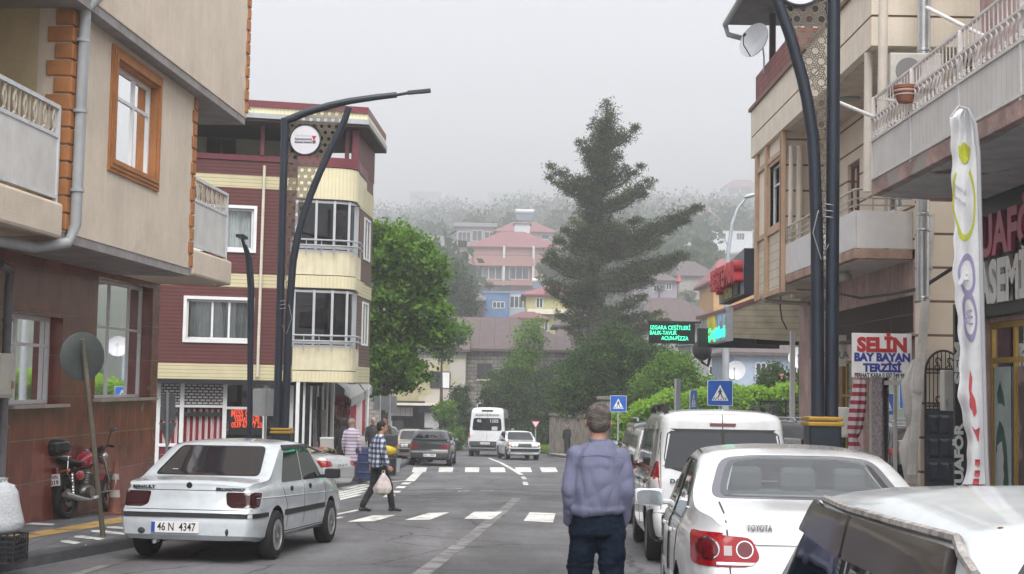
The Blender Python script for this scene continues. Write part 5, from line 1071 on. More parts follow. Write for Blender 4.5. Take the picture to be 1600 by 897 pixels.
# ------------------------------------------------------------------ road signs
BLU = mat('sign_blue', (.012, .10, .42), .4, var=.06); SWH = mat('sign_white', (.72, .73, .74), .4); SBK = mat('sign_black_print', (.015, .015, .018), .5); SBACK = mat('sign_back_grey', (.20, .215, .225), .5, .4, var=.15)
def crossing_sign(label, px, py, Y, w_px, yaw, group='blue pedestrian crossing signs', h=.6, squash=1., post_dx=0):
 c = P(px, py, Y); k = Y/2200; w_ = h
 base = Vector((c.x, Y, -.03*Y+.12)); t_ = thing('crossing_sign', label, 'road sign', base, group=group)
 X_ = Vector((math.cos(yaw), math.sin(yaw), 0)); N_ = Vector((math.sin(yaw), -math.cos(yaw), 0)); U_ = Vector((0, 0, 1))
 def q(x, z, d): return c+X_*x*w_+U_*z*w_+N_*d
 def rr_(e, rd=.06):
  pts = []
  for sx, sz, a0 in ((1, 1, 0), (-1, 1, 90), (-1, -1, 180), (1, -1, 270)):
   for k_ in range(5):
    a = R(a0+22.5*k_); pts.append((sx*(e-rd)+rd*math.cos(a), sz*(e-rd)+rd*math.sin(a)))
  return pts
 def plate(pts, d, th, m, nm, par): b = MB(); b.prism([q(x, z, d) for x, z in pts], N_*th); return b.build(nm, m, par)
 pl = plate(rr_(.5), 0, .012, SWH, 'plate', t_); plate(rr_(.478), .0125, .002, BLU, 'blue_field', pl)
 plate([(-.33, -.30), (.33, -.30), (0, .32)], .015, .002, SWH, 'white_triangle', pl)
 m_ = MB()
 def sh(pts): m_.prism([q(x, z, .0175) for x, z in pts], N_*.002)
 sh([(.035*math.cos(a), .155+.035*math.sin(a)) for a in [2*math.pi*i/12 for i in range(12)]])
 sh([(-.045, .11), (.04, .11), (.05, -.02), (-.04, -.02)]); sh([(-.045, .11), (-.10, .0), (-.085, -.01), (-.03, .06)]); sh([(.03, .10), (.09, .03), (.10, .045), (.04, .12)])
 sh([(-.04, -.02), (.01, -.02), (-.07, -.20), (-.11, -.20)]); sh([(0, -.02), (.05, -.02), (.12, -.20), (.08, -.20)])
 for x in (-.24, -.155, .165, .25): sh([(x-.05, -.28), (x-.015, -.28), (x+.02-.1*x, -.17), (x-.01-.1*x, -.17)])
 for x in (-.06, .045): sh([(x-.03, -.28), (x+.01, -.28), (x+.01, -.225), (x-.02, -.225)])
 m_.build('pedestrian_symbol', SBK, pl)
 b = MB(); b.cyl(c-N_*.035-Vector((0, 0, c.z-base.z)), c-N_*.035+Vector((0, 0, h*.5)), .03, n=10); b.build('post', STEEL, t_, smooth=True); return t_
crossing_sign('large blue square zebra crossing sign, the nearest of the blue signs', 1125, 614, 33, 40, 0.05, h=.60)
crossing_sign('blue zebra crossing sign turned almost edge on, left of the largest one', 1083, 626, 36, 14, 1.12, h=.55)
crossing_sign('small blue zebra crossing sign behind the walking man, farthest of the blue signs', 966, 631, 50, 26, 0.0, h=.58)
tr = thing('traffic_post', 'grey post with a narrow plate seen edge on, rising behind the white van', 'sign post', (P(1056, 650, 38).x, 38, -1.0)); b = MB(); b.cyl((P(1056, 650, 38).x, 38, -1.0), P(1056.5, 592, 38), .05, n=10); b.build('post', STEEL, tr); b = MB(); q = P(1059, 617, 38); b.box(q, (.09, .6, .85)); b.build('plate', SBACK, tr)
ys_ = thing('yield_sign', 'red and white give way triangle on a thin post beside the white sedan', 'road sign', (P(838, 700, 74).x, 74, -2.2)); c = P(837, 663, 74); b = MB(); kk = 74/2200
tri = [(-7.6, 5.5), (7.6, 5.5), (0, -7.5)]; b.prism([c+Vector((x*kk, 0, z*kk)) for x, z in tri], (0, .02, 0)); pl = b.build('red_border', mat('sign_red', (.45, .02, .03), .4), ys_); b = MB(); b.prism([c+Vector((x*kk*.68, -.004, z*kk*.68+.01)) for x, z in tri], (0, -.004, 0)); b.build('white_field', SWH, pl)
b = MB(); b.cyl((c.x, 74.04, -2.2), (c.x, 74.04, c.z+.1), .035, n=8); b.build('post', STEEL, ys_)
def back_sign(label, post, plate_polys, Y, name='road_sign', lean=None, m=SBACK, r_=.03):
 base = post[0]; t_ = thing(name, label, 'road sign', base); b = MB(); b.tube(post, r_, 10); b.build('post', STEEL, t_, smooth=True)
 for poly in plate_polys: b = MB(); b.prism(poly, (0, .008, 0)); b.build('plate', m, t_)
 return t_
Y = 30; q = lambda x, y: P(x, y, Y+.04)
back_sign('grey back of two stacked road signs on a post, left of the white sedan roof', [Vector((P(262, 700, Y).x, Y, -.03*Y)), P(262, 612, Y)], [[q(252, 615), q(274, 615), q(274, 655), q(262, 662), q(250, 655)], [q(248, 660.5), q(276, 660.5), q(262, 700)]], Y)
Y = 32; back_sign('blank grey square back of a road sign between the two lamps', [Vector((P(415, 700, Y).x, Y, -.03*Y)), P(415, 606, Y)], [[q(395, 609), q(432, 609), q(431, 650), q(395, 650)]], Y, m=mat('sign_back_light', (.36, .38, .38), .5, .3, var=.1))
Y = 47; back_sign('dark grey square back of a road sign behind the man in checked shirt', [Vector((P(594, 700, Y).x, Y, -.03*Y+.1)), P(594, 617, Y)], [[q(584, 619), q(609, 619), q(609, 641), q(584, 641)]], Y)
Y = 48; back_sign('dark grey road sign back overlapping the one behind the man in checked shirt', [Vector((P(609, 700, Y).x, Y, -.03*Y+.1)), P(609, 617, Y)], [[q(602, 619), q(620, 619), q(620, 645), q(602, 645)]], Y)
# leaning round sign
Y = 17.5; bp0 = G(161, 838, .13); top = P(129, 530, 17.2); t_ = thing('road_sign', 'dark round back of a road sign on a leaning rusty pole beside the motorcycle', 'road sign', bp0); b = MB(); b.tube([bp0, bp0.lerp(top, .5), top], [.034, .032, .03], 12); b.build('pole', mat('weathered_pole', (.19, .17, .13), .6, .3, var=.3), t_, smooth=True)
c = P(132, 557, 17.3); ax = Vector((.72, -.69, 0)); b = MB(); b.M = Matrix.Translation(c) @ ax.to_track_quat('Z', 'Y').to_matrix().to_4x4(); b.lathe([(0, 0), (.285, 0), (.30, .006), (.285, .014), (0, .014)], (0, 0, -.055), n=40); b.build('plate', mat('dark_green_sign_back', (.075, .09, .085), .5, .3, var=.2), t_, smooth=True, ang=30)
b = MB(); b.cyl(P(148, 775, 17.5), P(149, 779, 17.5), .045, n=10); b.build('clamp', STEEL, t_)
# traffic cone
cpos = G(178, 804, .13); cn = thing('traffic_cone', 'tall faded orange traffic cone with two white bands against the tiled wall', 'traffic cone', cpos); OR_ = mat('faded_orange_plastic', (.20, .06, .035), .6, var=.25, vscale=5)
b = MB(); b.box(cpos+Vector((0, 0, .02)), (.30, .30, .04), rz=.1); b.build('base', OR_, cn, bevel=.01)
b = MB(); b.lathe([(.105, .04), (.10, .05), (.035, .80), (.03, .82), (0, .82)], cpos, n=24); b.build('cone', OR_, cn, smooth=True, ang=50)
for z0, z1 in ((.27, .38), (.54, .63)):
 r0, r1 = .10-.065*(z0-.05)/.75+.002, .10-.065*(z1-.05)/.75+.002; b = MB(); b.lathe([(r0, z0), (r1, z1)], cpos, n=24); b.build('white_band', mat('dirty_white_band', (.46, .43, .40), .5, var=.25), cn, smooth=True)
# crate with sack at the left edge
c0 = G(0, 882, .13); cr = thing('plastic_crate', 'black slatted plastic crate at the left edge of the picture', 'crate', c0); b = MB(); W2, H2, D2_ = .56, .28, .40; cc = c0+Vector((-.13, .15, 0))
for z in np.linspace(.02, H2, 6): 
 for sx, sy_, dx, dy in ((0, -1, W2, .012), (0, 1, W2, .012), (-1, 0, .012, D2_), (1, 0, .012, D2_)): b.box(cc+Vector((sx*W2/2, sy_*D2_/2, z)), (dx, dy, .018))
for i in range(9):
 for s_ in (-1, 1): b.box(cc+Vector((-W2/2+W2*i/8, s_*D2_/2, H2/2)), (.014, .014, H2))
for i in range(7):
 for s_ in (-1, 1): b.box(cc+Vector((s_*W2/2, -D2_/2+D2_*i/6, H2/2)), (.014, .014, H2))
b.box(cc+Vector((0, 0, .02)), (W2, D2_, .015)); b.box(cc+Vector((0, 0, H2*.45)), (W2-.04, D2_-.04, H2*.8)); b.build('crate', BLACKP, cr)
sk = thing('sack', 'bulging white woven sack tied at the top, standing on the black crate', 'sack', cc+Vector((0, 0, H2))); b = MB(); rows = []
for j in range(25):
 s_ = j/24; rz_ = float(np.interp(s_, [0, .06, .2, .5, .75, .88, .93, 1], [.18, .25, .27, .24, .21, .16, .08, .10])); rows.append([cc+Vector((rz_*1.08*math.cos(a)*(1+.03*math.sin(5*a+s_*6)+(.12*math.sin(9*a) if s_ > .85 else 0)), rz_*.85*math.sin(a), H2+.01+.56*s_)) for a in [2*math.pi*i/40 for i in range(41)]])
b.grid(rows); b.quad(*rows[0][:-1]); b.quad(*rows[-1][:-1]); b.build('sack', mat('woven_white', (.44, .46, .48), .7, var=.1, bump=.6, bscale=35, vscale=6), sk, smooth=True); b = MB(); b.lathe([(.085, 0), (.098, .01), (.085, .02)], cc+Vector((0, 0, H2+.53)), n=20); b.build('green_tie', mat('green_cord', (.04, .20, .09), .6), sk)
# ------------------------------------------------------------------ things in front of the corner shop
def simple(name, lab, cat, loc): return thing(name, lab, cat, loc)
gq = lambda px, py: G(px, py, .13)
c0 = gq(575, 716); c0 = Vector((P(575, 700, 38).x, 38, -.03*38+.13)); st = thing('produce_stand', 'dark blue produce stand in front of the striped awning curtain', 'stand', c0); b = MB(); b.box(c0+Vector((0, 0, .42)), (.95, .6, .84)); b.build('stand', mat('dark_blue_board', (.015, .03, .10), .6, var=.3), st, bevel=.02)
b = MB(); 
for k in range(3): b.box(c0+Vector((0, -.31, .2+.25*k)), (.9, .03, .03))
b.build('slats', mat('dull_blue_slats', (.05, .07, .14), .6), st)
c0 = Vector((P(604, 720, 41).x, 41, -.03*41+.13)); st = thing('waste_basket', 'black slatted basket with a yellow sack in it, beside the man in checked shirt', 'basket', c0); b = MB()
for i in range(10):
 for s_ in (-1, 1): b.box(c0+Vector((-.26+.058*i, s_*.2, .28)), (.02, .02, .56)); b.box(c0+Vector((s_*.26, -.2+.044*i, .28)), (.02, .02, .56))
for z in (.03, .28, .55): b.box(c0+Vector((0, 0, z)), (.56, .44, .03))
b.box(c0+Vector((0, 0, .25)), (.5, .38, .45)); b.build('basket', BLACKP, st)
b = MB(); b.ell(c0+Vector((0, -.05, .72)), (.30, .24, .2), 16, 10); b.build('yellow_sack', mat('yellow_sack', (.50, .36, .02), .6, var=.35, vscale=8), st, smooth=True); b = MB(); b.box(c0+Vector((0, 0, 1.02)), (.60, .44, .30)); b.build('top_crate', mat('black_crate', (.03, .03, .035), .6, var=.4), st, bevel=.02)
c0 = Vector((P(617, 712, 44).x, 44, -.03*44+.13)); st = thing('bucket', 'grey metal bucket at the kerb beside the black basket', 'bucket', c0); b = MB(); b.lathe([(0, 0), (.15, 0), (.2, .42), (.18, .42), (.14, .05), (0, .05)], c0, n=18); b.build('bucket', STEEL, st, smooth=True, ang=50)
# shop displays behind the silver car
c0 = Vector((P(520, 690, 41.5).x, 41.5, -1.1)); fz = thing('chest_freezer', 'pale grey chest freezer outside the corner shop', 'freezer', c0); b = MB(); b.box(c0+Vector((0, 0, .5)), (.68, .55, 1.0)); b.build('body', mat('freezer_grey', (.36, .35, .34), .5, var=.1), fz, bevel=.02); b = MB(); b.box(c0+Vector((0, 0, 1.02)), (.70, .57, .05)); b.build('lid', MBX, fz, bevel=.01)
for i, (px, py, Yv) in enumerate(((497, 690, 38.5), (505, 692, 38.2), (514, 694, 38), (523, 697, 38))):
 c0 = Vector((P(px, py, Yv).x, Yv, -.03*Yv+.13)); cr_ = thing('vegetable_crate', ['wooden crate of brown produce', 'wooden crate of reddish produce', 'wooden crate of pale produce', 'wooden crate of dark produce'][i]+' behind the silver car', 'crate', c0, group='produce crates outside the corner shop'); b = MB(); b.box(c0+Vector((0, 0, .35)), (.40, .5, .7)); b.build('crate', mat('crate_wood', (.16, .11, .07), .8, var=.4), cr_)
 b = MB()
 for j in range(22): b.ell(c0+Vector((random.uniform(-.17, .17), random.uniform(-.22, .22), .72+random.uniform(0, .07))), (.05, .05, .045), 8, 6)
 b.build('produce', mat(f'produce_{"abcd"[i]}', [(.12, .07, .04), (.28, .05, .03), (.30, .22, .14), (.05, .06, .03)][i], .6, var=.3), cr_, smooth=True)
for i, (px, py0, py1, c_) in enumerate(((492, 640, 700, (.35, .35, .36)), (499, 620, 690, (.05, .05, .06)), (507, 640, 695, (.42, .40, .38)))):
 st = thing('hanging_garment', ['grey', 'black', 'off white'][i]+' garment hanging on the open side of the corner shop', 'garment', P(px, py1, 42)); b = MB(); n = 14; b.grid([[P(px+(j/n-.5)*7, y, 42+.06*math.sin(j*1.3)) for j in range(n+1)] for y in (py0, (py0+py1)/2, py1)]); b.build('cloth', mat(f'garment_{i}', c_, .9, var=.2), st, smooth=True)
st = thing('goods_display', 'cluttered red and brown display of packaged goods under the awning', 'display', P(532, 690, 44)); b = MB()
for j in range(150): 
 q = P(random.uniform(521, 545), random.uniform(632, 690), random.uniform(45.6, 46)); b.box(q, (random.uniform(.05, .16), .08, random.uniform(.06, .2)), rz=random.uniform(-.4, .4))
b.build('packages', mat('mixed_packages', (.20, .03, .03), .5, var=.9, vscale=1.7, dirt=((.26, .19, .14), 2.3, .53)), st); b = MB(); b.box(P(533, 661, 46.2), (.55, .05, 1.3)); b.build('rack_board', mat('dark_brown_board', (.06, .02, .02), .7), st)
# ================================================================== vehicles
def paint(name, col, rough=.22, metal=0., coat=.8, dust=.14): return mat(name, col, rough, metal, .5, var=dust, vscale=1.3, coat=coat)
PWH = paint('white_car_paint', (.60, .61, .62)); PBW = paint('bluish_white_paint', (.50, .54, .57)); PSI = paint('silver_paint', (.46, .47, .47), .3, .35)
PDG = paint('dark_grey_paint', (.035, .038, .042)); PCR = paint('dull_cream_paint', (.40, .37, .30), .45); PBK = paint('black_car_paint', (.012, .012, .014))
CGL = mat('car_glass_dark', (.012, .013, .015), .04, 0, .6, coat=.3); CGT = mat('tinted_rear_glass', (.016, .016, .02), .05, 0, .5, coat=.2); CGG = mat('greenish_car_glass', (.09, .12, .125), .04, 0, .7, coat=.5)
RUB = mat('tyre_rubber', (.010, .010, .011), .8, var=.25, bump=.2, bscale=60); RIM = mat('alloy_rim', (.42, .43, .44), .35, .6, var=.1); RIMD = mat('steel_rim', (.12, .12, .125), .5, .4, var=.15)
REDL = mat('red_lamp', (.24, .004, .008), .18, spec=.3, coat=.25); DRL = mat('smoked_lamp', (.035, .006, .008), .12, coat=.8); CLR = mat('clear_lamp', (.62, .62, .62), .12, .2, coat=.8); AMB = mat('amber_lamp', (.45, .14, .03), .2, coat=.6)
TRIM = mat('black_trim', (.010, .011, .012), .5, var=.1); CHROME = mat('chrome', (.60, .60, .61), .12, 1.0); SEAM = mat('panel_gap', (.03, .03, .032), .7); PLW = mat('plate_white', (.70, .70, .70), .4); PLB = mat('plate_blue', (.02, .07, .35), .4); PTX = mat('plate_black', (.015, .015, .018), .4)
UND = mat('underbody', (.012, .012, .012), .9); CAB = mat('cabin_lining', (.07, .072, .075), .9, var=.15); CLG = glassmat('clear_car_glass', (.66, .74, .72), .05)
def smooth_prof(ys, pts, sm):
 v = np.interp(ys, [p[0] for p in pts], [p[1] for p in pts])
 if sm > 0:
  fine = np.linspace(ys[0], ys[-1], 600); fv = np.interp(fine, [p[0] for p in pts], [p[1] for p in pts]); k = max(1, int(sm/((ys[-1]-ys[0])/600))); ker = np.hanning(2*k+3); ker /= ker.sum()
  pad = np.pad(fv, k+1, mode='edge'); fv = np.convolve(pad, ker, mode='valid'); v = np.interp(ys, fine, fv)
 return v
class Car:
 def __init__(s, label, cat, name, paint_, sp, group=None):
  s.sp = sp; s.t = thing(name, label, cat, group=group); L2 = sp['L']/2; hwm = sp['W']/2
  a = sp.get('dense', 74); ys = np.unique(np.round(np.concatenate([np.linspace(-L2, L2, a), [-L2+.01, -L2+.03, -L2+.06, -L2+.1, L2-.01, L2-.03, L2-.06, L2-.1]]), 4))
  zt = smooth_prof(ys, sp['top'], sp.get('sm', .05)); belt = np.interp(ys, *zip(*sp['belt'])); zb = np.interp(ys, *zip(*sp['bot']))
  rc = sp.get('rc', .22); tum = sp.get('tum', .30); cr = sp.get('crown', .025)
  def hw(y):
   e = L2-abs(y); f = 1.0
   if e < rc: f -= sp.get('rk', .12)*(1-math.sqrt(max(0, 1-(1-e/rc)**2)))
   tp = np.interp(y, *zip(*sp.get('plan', [(-9, 1), (9, 1)]))); return hwm*f*tp
  def shift(y, z):
   d1 = y+L2; d2 = L2-y; o = 0
   if d1 < .5: o -= float(np.interp(z, *zip(*sp['rear'])))*(1-d1/.5)
   if d2 < .5: o += float(np.interp(z, *zip(*sp['front'])))*(1-d2/.5)
   return o
  rows = []
  for y, t_, b_, zo in zip(ys, zt, belt, zb):
   h_ = hw(y); bz = min(b_, t_-.045); h = t_-bz; m = (bz+zo)/2; sb = sp.get('bulge', .012)
   xb = h_*.97; xr = xb-tum*h
   pr = [(0, zo), (h_*.6, zo), (h_*.90, zo+.01), (h_*.965, zo+.06), (h_*.985, zo+.16), (h_, m-.06), (h_+sb*.0, m+.04), (h_*.998, m+.12*(bz-m)/.3), (h_*.99, bz-.06), (xb+.004, bz-.012), (xb-.012, bz+.01*min(1, h/.1))]
   for q_ in (.30, .6, .82): pr.append((xb-.012-(xb-.012-xr)*q_, bz+h*q_))
   pr += [(xr+.005, bz+h*.90), (xr-.025*min(1, h/.2)-.01, bz+h*.965), (xr-.08*min(1, h/.2)-.04, t_), (xr*.6, t_+cr*.6), (xr*.3, t_+cr*.92), (0, t_+cr)]
   rows.append([Vector((x, y+shift(y, z), z)) for x, z in pr])
  n = len(rows[0]); full = []
  for r_ in rows: full.append([Vector((-p.x, p.y, p.z)) for p in r_[::-1]]+r_[1:])   # centre top -> left ... bottom ... right
  # ring: start top centre (left side) to bottom to top centre (right side): closed
  mb = MB(); N = len(full[0])
  for r_ in full:
   for p in r_: mb.v.append(p)
  for i in range(len(full)-1):
   for j in range(N-1): a_ = i*N+j; mb.f.append((a_, a_+1, a_+N+1, a_+N))
  for e, base in ((0, 0), (1, (len(full)-1)*N)):
   for j in range((N-1)//2): mb.f.append((base+j, base+j+1, base+N-2-j, base+N-1-j))
  s.body = mb.build('body', paint_, None, smooth=True, ang=sp.get('ang', 28), world=False)
  bm = bmesh.new(); bm.from_mesh(s.body.data); s.bvh = BVHTree.FromBMesh(bm); bm.free()
  s.hw = hw; s.L2 = L2
  # wheel arches
  if sp.get('arches', True):
   wr = sp['wr']*sp.get('archk', 1.16)
   for wy in sp['wheels']:
    c = MB(); c.cyl((-hwm-.2, wy, sp['wr']+.02), (hwm+.2, wy, sp['wr']+.02), wr, n=40); co = c.build('cut', UND, None, world=False)
    md = s.body.modifiers.new('b', 'BOOLEAN'); md.operation = 'DIFFERENCE'; md.object = co; md.solver = 'EXACT'
    try: md.material_mode = 'TRANSFER'
    except Exception: pass
    me = bpy.data.meshes.new_from_object(s.body.evaluated_get(bpy.context.evaluated_depsgraph_get())); s.body.modifiers.clear(); s.body.data = me; bpy.data.objects.remove(co)
   # inner liner so that nothing shows through
   l = MB(); l.box((0, 0, sp['bot'][0][1]+.22), (hwm*1.25, sp['L']*.85, .3)); l.build('chassis', UND, s.t, world=False)
  s.body.parent = s.t; s.body.data.shade_smooth(); s.body.data.set_sharp_from_angle(angle=R(sp.get('ang', 28)))
  tw = sp.get('tw', .19); k = 0
  for wy in sp['wheels']:
   for sd in (1, -1): s.wheel(sd*(hwm-tw/2-sp.get('inset', .02)), wy, sp['wr'], tw, sd, sp.get('rim', RIM))
 def wheel(s, x, y, r, tw, sd, rimm):
  e = bpy.data.objects.new('wheel', None)
  b = MB(); b.lathe([(r*.62, -tw/2), (r*.9, -tw/2-.005), (r*.985, -tw/2+.02), (r, -tw*.25), (r, tw*.25), (r*.985, tw/2-.02), (r*.9, tw/2+.005), (r*.62, tw/2), (r*.62, -tw/2)], (x, y, r), 'x', 36)
  w_ = b.build('wheel', RUB, s.t, smooth=True, ang=50, world=False)
  o = sd*tw/2; b = MB(); f = r*.63
  b.lathe([(f, o*1.0), (f, o*.99+sd*.006), (f*.93, o*1.02), (f*.88, o*.75), (f*.85, -o*.6), (0, -o*.6)], (x, y, r), 'x', 32)
  n = s.sp.get('spokes', 7)
  for i in range(n):
   a = 2*math.pi*i/n; rot = Matrix.Rotation(a, 3, 'X')
   p = [Vector((o*.80, -.035*r/.3, f*.90)), Vector((o*.80, .035*r/.3, f*.90)), Vector((o*.80, .05*r/.3, f*.18)), Vector((o*.80, -.05*r/.3, f*.18))]
   c = Vector((x, y, r)); b.hexa([c+rot @ q for q in p]+[c+rot @ (q+Vector((sd*.018, 0, 0))) for q in p])
  b.lathe([(0, o*.98), (f*.16, o*.97), (f*.22, o*.86), (f*.26, o*.7)], (x, y, r), 'x', 16); b.build('rim', rimm, w_, smooth=True, ang=30, world=False)
 def hit(s, view, u, v):
  if view == 'R': o, d = Vector((4, u, v)), Vector((-1, 0, 0))
  elif view == 'L': o, d = Vector((-4, u, v)), Vector((1, 0, 0))
  elif view == 'rear': o, d = Vector((u, -8, v)), Vector((0, 1, 0))
  elif view == 'front': o, d = Vector((u, 8, v)), Vector((0, -1, 0))
  else: o, d = Vector((u, v, 6)), Vector((0, 0, -1))
  h, n, i, _ = s.bvh.ray_cast(o, d)
  if h is None: return None, None
  return h, (n if n.dot(d) < 0 else -n)
 def panel(s, poly, view, m, name='panel', off=.004, par=None, rings=7, dens=10, rnd=.0, label=None, ring=None):
  """surface panel: outline in side (y,z) or end (x,z) view laid on the bodywork"""
  pts = [Vector((p[0], p[1])) for p in poly]
  if rnd: 
   o2 = []; n = len(pts)
   for i in range(n):
    a, b_, c = pts[i-1], pts[i], pts[(i+1) % n]; d1 = (a-b_); d2 = (c-b_); r_ = min(rnd, d1.length*.45, d2.length*.45); p1 = b_+d1.normalized()*r_; p2 = b_+d2.normalized()*r_
    for t_ in (0, .25, .5, .75, 1): o2.append(p1*(1-t_)**2+b_*2*t_*(1-t_)+p2*t_*t_)
   pts = o2
  out = []; n = len(pts)
  for i in range(n):
   a, b_ = pts[i], pts[(i+1) % n]; k = max(1, int((b_-a).length/.05)); out += [a.lerp(b_, j/k) for j in range(k)]
  c = sum(out, Vector((0, 0)))/len(out); mb = MB(); n = len(out); vs = []
  def pj(p, o_):
   h, nn = s.hit(view, p.x, p.y)
   if h is None:
    q = p.lerp(c, .06); h, nn = s.hit(view, q.x, q.y)
    if h is None: return None
   return h+nn*o_
  h0 = pj(c, off)
  if h0 is None: return None
  vs.append(h0)
  for r_ in range(1, rings+1):
   for p in out:
    q = pj(c.lerp(p, r_/rings), off); vs.append(q if q is not None else vs[-1])
  for p in out:
   q = pj(p, -.012); vs.append(q if q is not None else vs[-1])
  if ring:
   for i, p in enumerate(out): vs[1+i] = pj(c.lerp(p, ring), off) or vs[1+i]
   for r_ in range(2, rings):
    for i in range(n): vs[1+(r_-1)*n+i] = pj(c.lerp(out[i], ring+(1-ring)*(r_-1)/(rings-1)), off) or vs[1+(r_-1)*n+i]
  fs = [] if ring else [(0, 1+i, 1+(i+1) % n) for i in range(n)]
  for r_ in range(rings):
   for i in range(n): a_ = 1+r_*n+i; a2 = 1+r_*n+(i+1) % n; fs.append((a_, a_+n, a2+n, a2))
  mb.add(vs, fs); o = mb.build(name, m, par or s.t, label, smooth=True, ang=50, world=False); return o
 def cut(s, poly, axis, lo, hi, k=1.0, m=None):
  c = sum((Vector(p) for p in poly), Vector((0, 0)))/len(poly); pp = [c+(Vector(p)-c)*k for p in poly]; b = MB()
  if axis == 'y': b.prism([(p.x, lo, p.y) for p in pp], (0, hi-lo, 0))
  else: b.prism([(lo, p.x, p.y) for p in pp], (hi-lo, 0, 0))
  co = b.build('cut', m or CAB, None, world=False); md = s.body.modifiers.new('b', 'BOOLEAN'); md.operation = 'DIFFERENCE'; md.object = co; md.solver = 'EXACT'; md.material_mode = 'TRANSFER'
  me = bpy.data.meshes.new_from_object(s.body.evaluated_get(bpy.context.evaluated_depsgraph_get())); s.body.modifiers.clear(); s.body.data = me; bpy.data.objects.remove(co); me.shade_smooth(); me.set_sharp_from_angle(angle=R(30))
 def seats(s, z, ys=(-.15,), xs=(-.37, .37), m=None):
  for y in ys:
   for x in xs: b = MB(); b.box((x, y, z-.12), (.44, .14, .5)); b.box((x, y-.02, z+.20), (.26, .10, .17)); b.build('seat', m or mat('seat_grey', (.10, .105, .11), .9, var=.15), s.t, bevel=.04, world=False)
 def both(s, poly, m, name, **k): 
  for v in ('R', 'L'): s.panel(poly, v, m, name, **k)
 def line(s, pts, view, r_=.004, m=SEAM, name='seam', off=.0, par=None, dens=.05):
  out = []
  for a, b_ in zip(pts, pts[1:]):
   a, b_ = Vector(a), Vector(b_); k = max(1, int((b_-a).length/dens)); out += [a.lerp(b_, j/k) for j in range(k)]
  out.append(Vector(pts[-1])); q = []
  for p in out:
   h, n = s.hit(view, p.x, p.y)
   if h is not None: q.append(h+n*off)
  if len(q) > 1: b = MB(); b.tube(q, r_, 5); return b.build(name, m, par or s.body, smooth=True, world=False)
 def plate(s, x, z, w_, h_, view, txt=None, tilt=0, fwd=-1):
  h, n = s.hit(view, x, z)
  sg = -1 if view == 'rear' else 1; y = max([s.hit(view, x+dx, z+dz)[0].y*sg for dx in (-w_/2, 0, w_/2) for dz in (-h_/2, h_/2) if s.hit(view, x+dx, z+dz)[0] is not None])*sg+sg*.012
  b = MB(); b.box((x, y, z), (w_, .012, h_)); pl = b.build('number_plate', PLW, s.t, bevel=.003, world=False)
  rt_ = Vector((1, 0, 0)) if sg < 0 else Vector((-1, 0, 0)); b = MB(); b.box((x-rt_.x*w_*.455, y+sg*.0075, z), (w_*.075, .003, h_*.92)); b.build('blue_band', PLB, pl, world=False)
  if txt: put_text(txt, h_*1.0, (x+rt_.x*w_*.03, y+sg*.0065, z), rt_, (0, 0, 1), PTX, pl, name='plate_text', width=w_*.80, world=False, ext=.001, bold=.0015)
  return pl
 def mirror(s, y, z, m, sides=(1, -1), glass=True, sz=(.19, .10, .13), glassm=None):
  for sd in sides:
   h, n = s.hit('R' if sd > 0 else 'L', y, z)
   if h is None: continue
   b = MB(); c = h+Vector((sd*(sz[0]/2+.05), -.01, .04)); b.ell(c, (sz[0]/2, sz[1]/2, sz[2]/2), 16, 10); b.v = [Vector((c.x+max(-sz[0]*.46, min(sz[0]*.46, (v.x-c.x)*1.25)), max(v.y, c.y-sz[1]*.30), c.z+max(-sz[2]*.42, min(sz[2]*.42, (v.z-c.z)*1.2)))) for v in b.v]
   b.cyl(h-Vector((sd*.02, 0, 0)), c-Vector((0, 0, .03)), .025, n=8); mo = b.build('mirror', m, s.t, smooth=True, ang=40, world=False)
   b = MB(); yb = c.y-sz[1]*.30-.003; pts = [(c.x+sz[0]*.40*math.copysign(abs(math.cos(a))**.5, math.cos(a)), yb, c.z+sz[2]*.34*math.copysign(abs(math.sin(a))**.5, math.sin(a))) for a in [2*math.pi*i/24 for i in range(24)]]; b.prism(pts, (0, -.002, 0)); b.build('mirror_glass', glassm or mat('mirror_glass', (.45, .50, .52), .05, .9), mo, world=False)
 def handle(s, y, z, m, w_=.14):
  for v in ('R', 'L'):
   h, n = s.hit(v, y, z)
   if h is None: continue
   b = MB(); b.box(h+n*.014, (.026, w_, .028)); b.build('door_handle', m, s.t, bevel=.008, world=False)
 def place(s, x, y, heading, dz=0.):
  """heading: degrees, 0 = driving away from the camera (+y), positive turns the nose right"""
  a = -R(heading); f = Vector((-math.sin(a), math.cos(a), 0)); r_ = Vector((math.cos(a), math.sin(a), 0))
  g = lambda p: -0.03*p.y
  c = Vector((x, y, 0)); fz = Vector((f.x, f.y, -0.03*f.y)).normalized(); rz_ = Vector((r_.x, r_.y, -.03*r_.y)).normalized(); up_ = rz_.cross(fz)
  M = Matrix((rz_, fz, up_)).transposed(); s.t.rotation_euler = M.to_euler(); s.t.location = (x, y, -.03*y+dz); return s.t
FLATREAR = [(0, 0), (2, 0)]
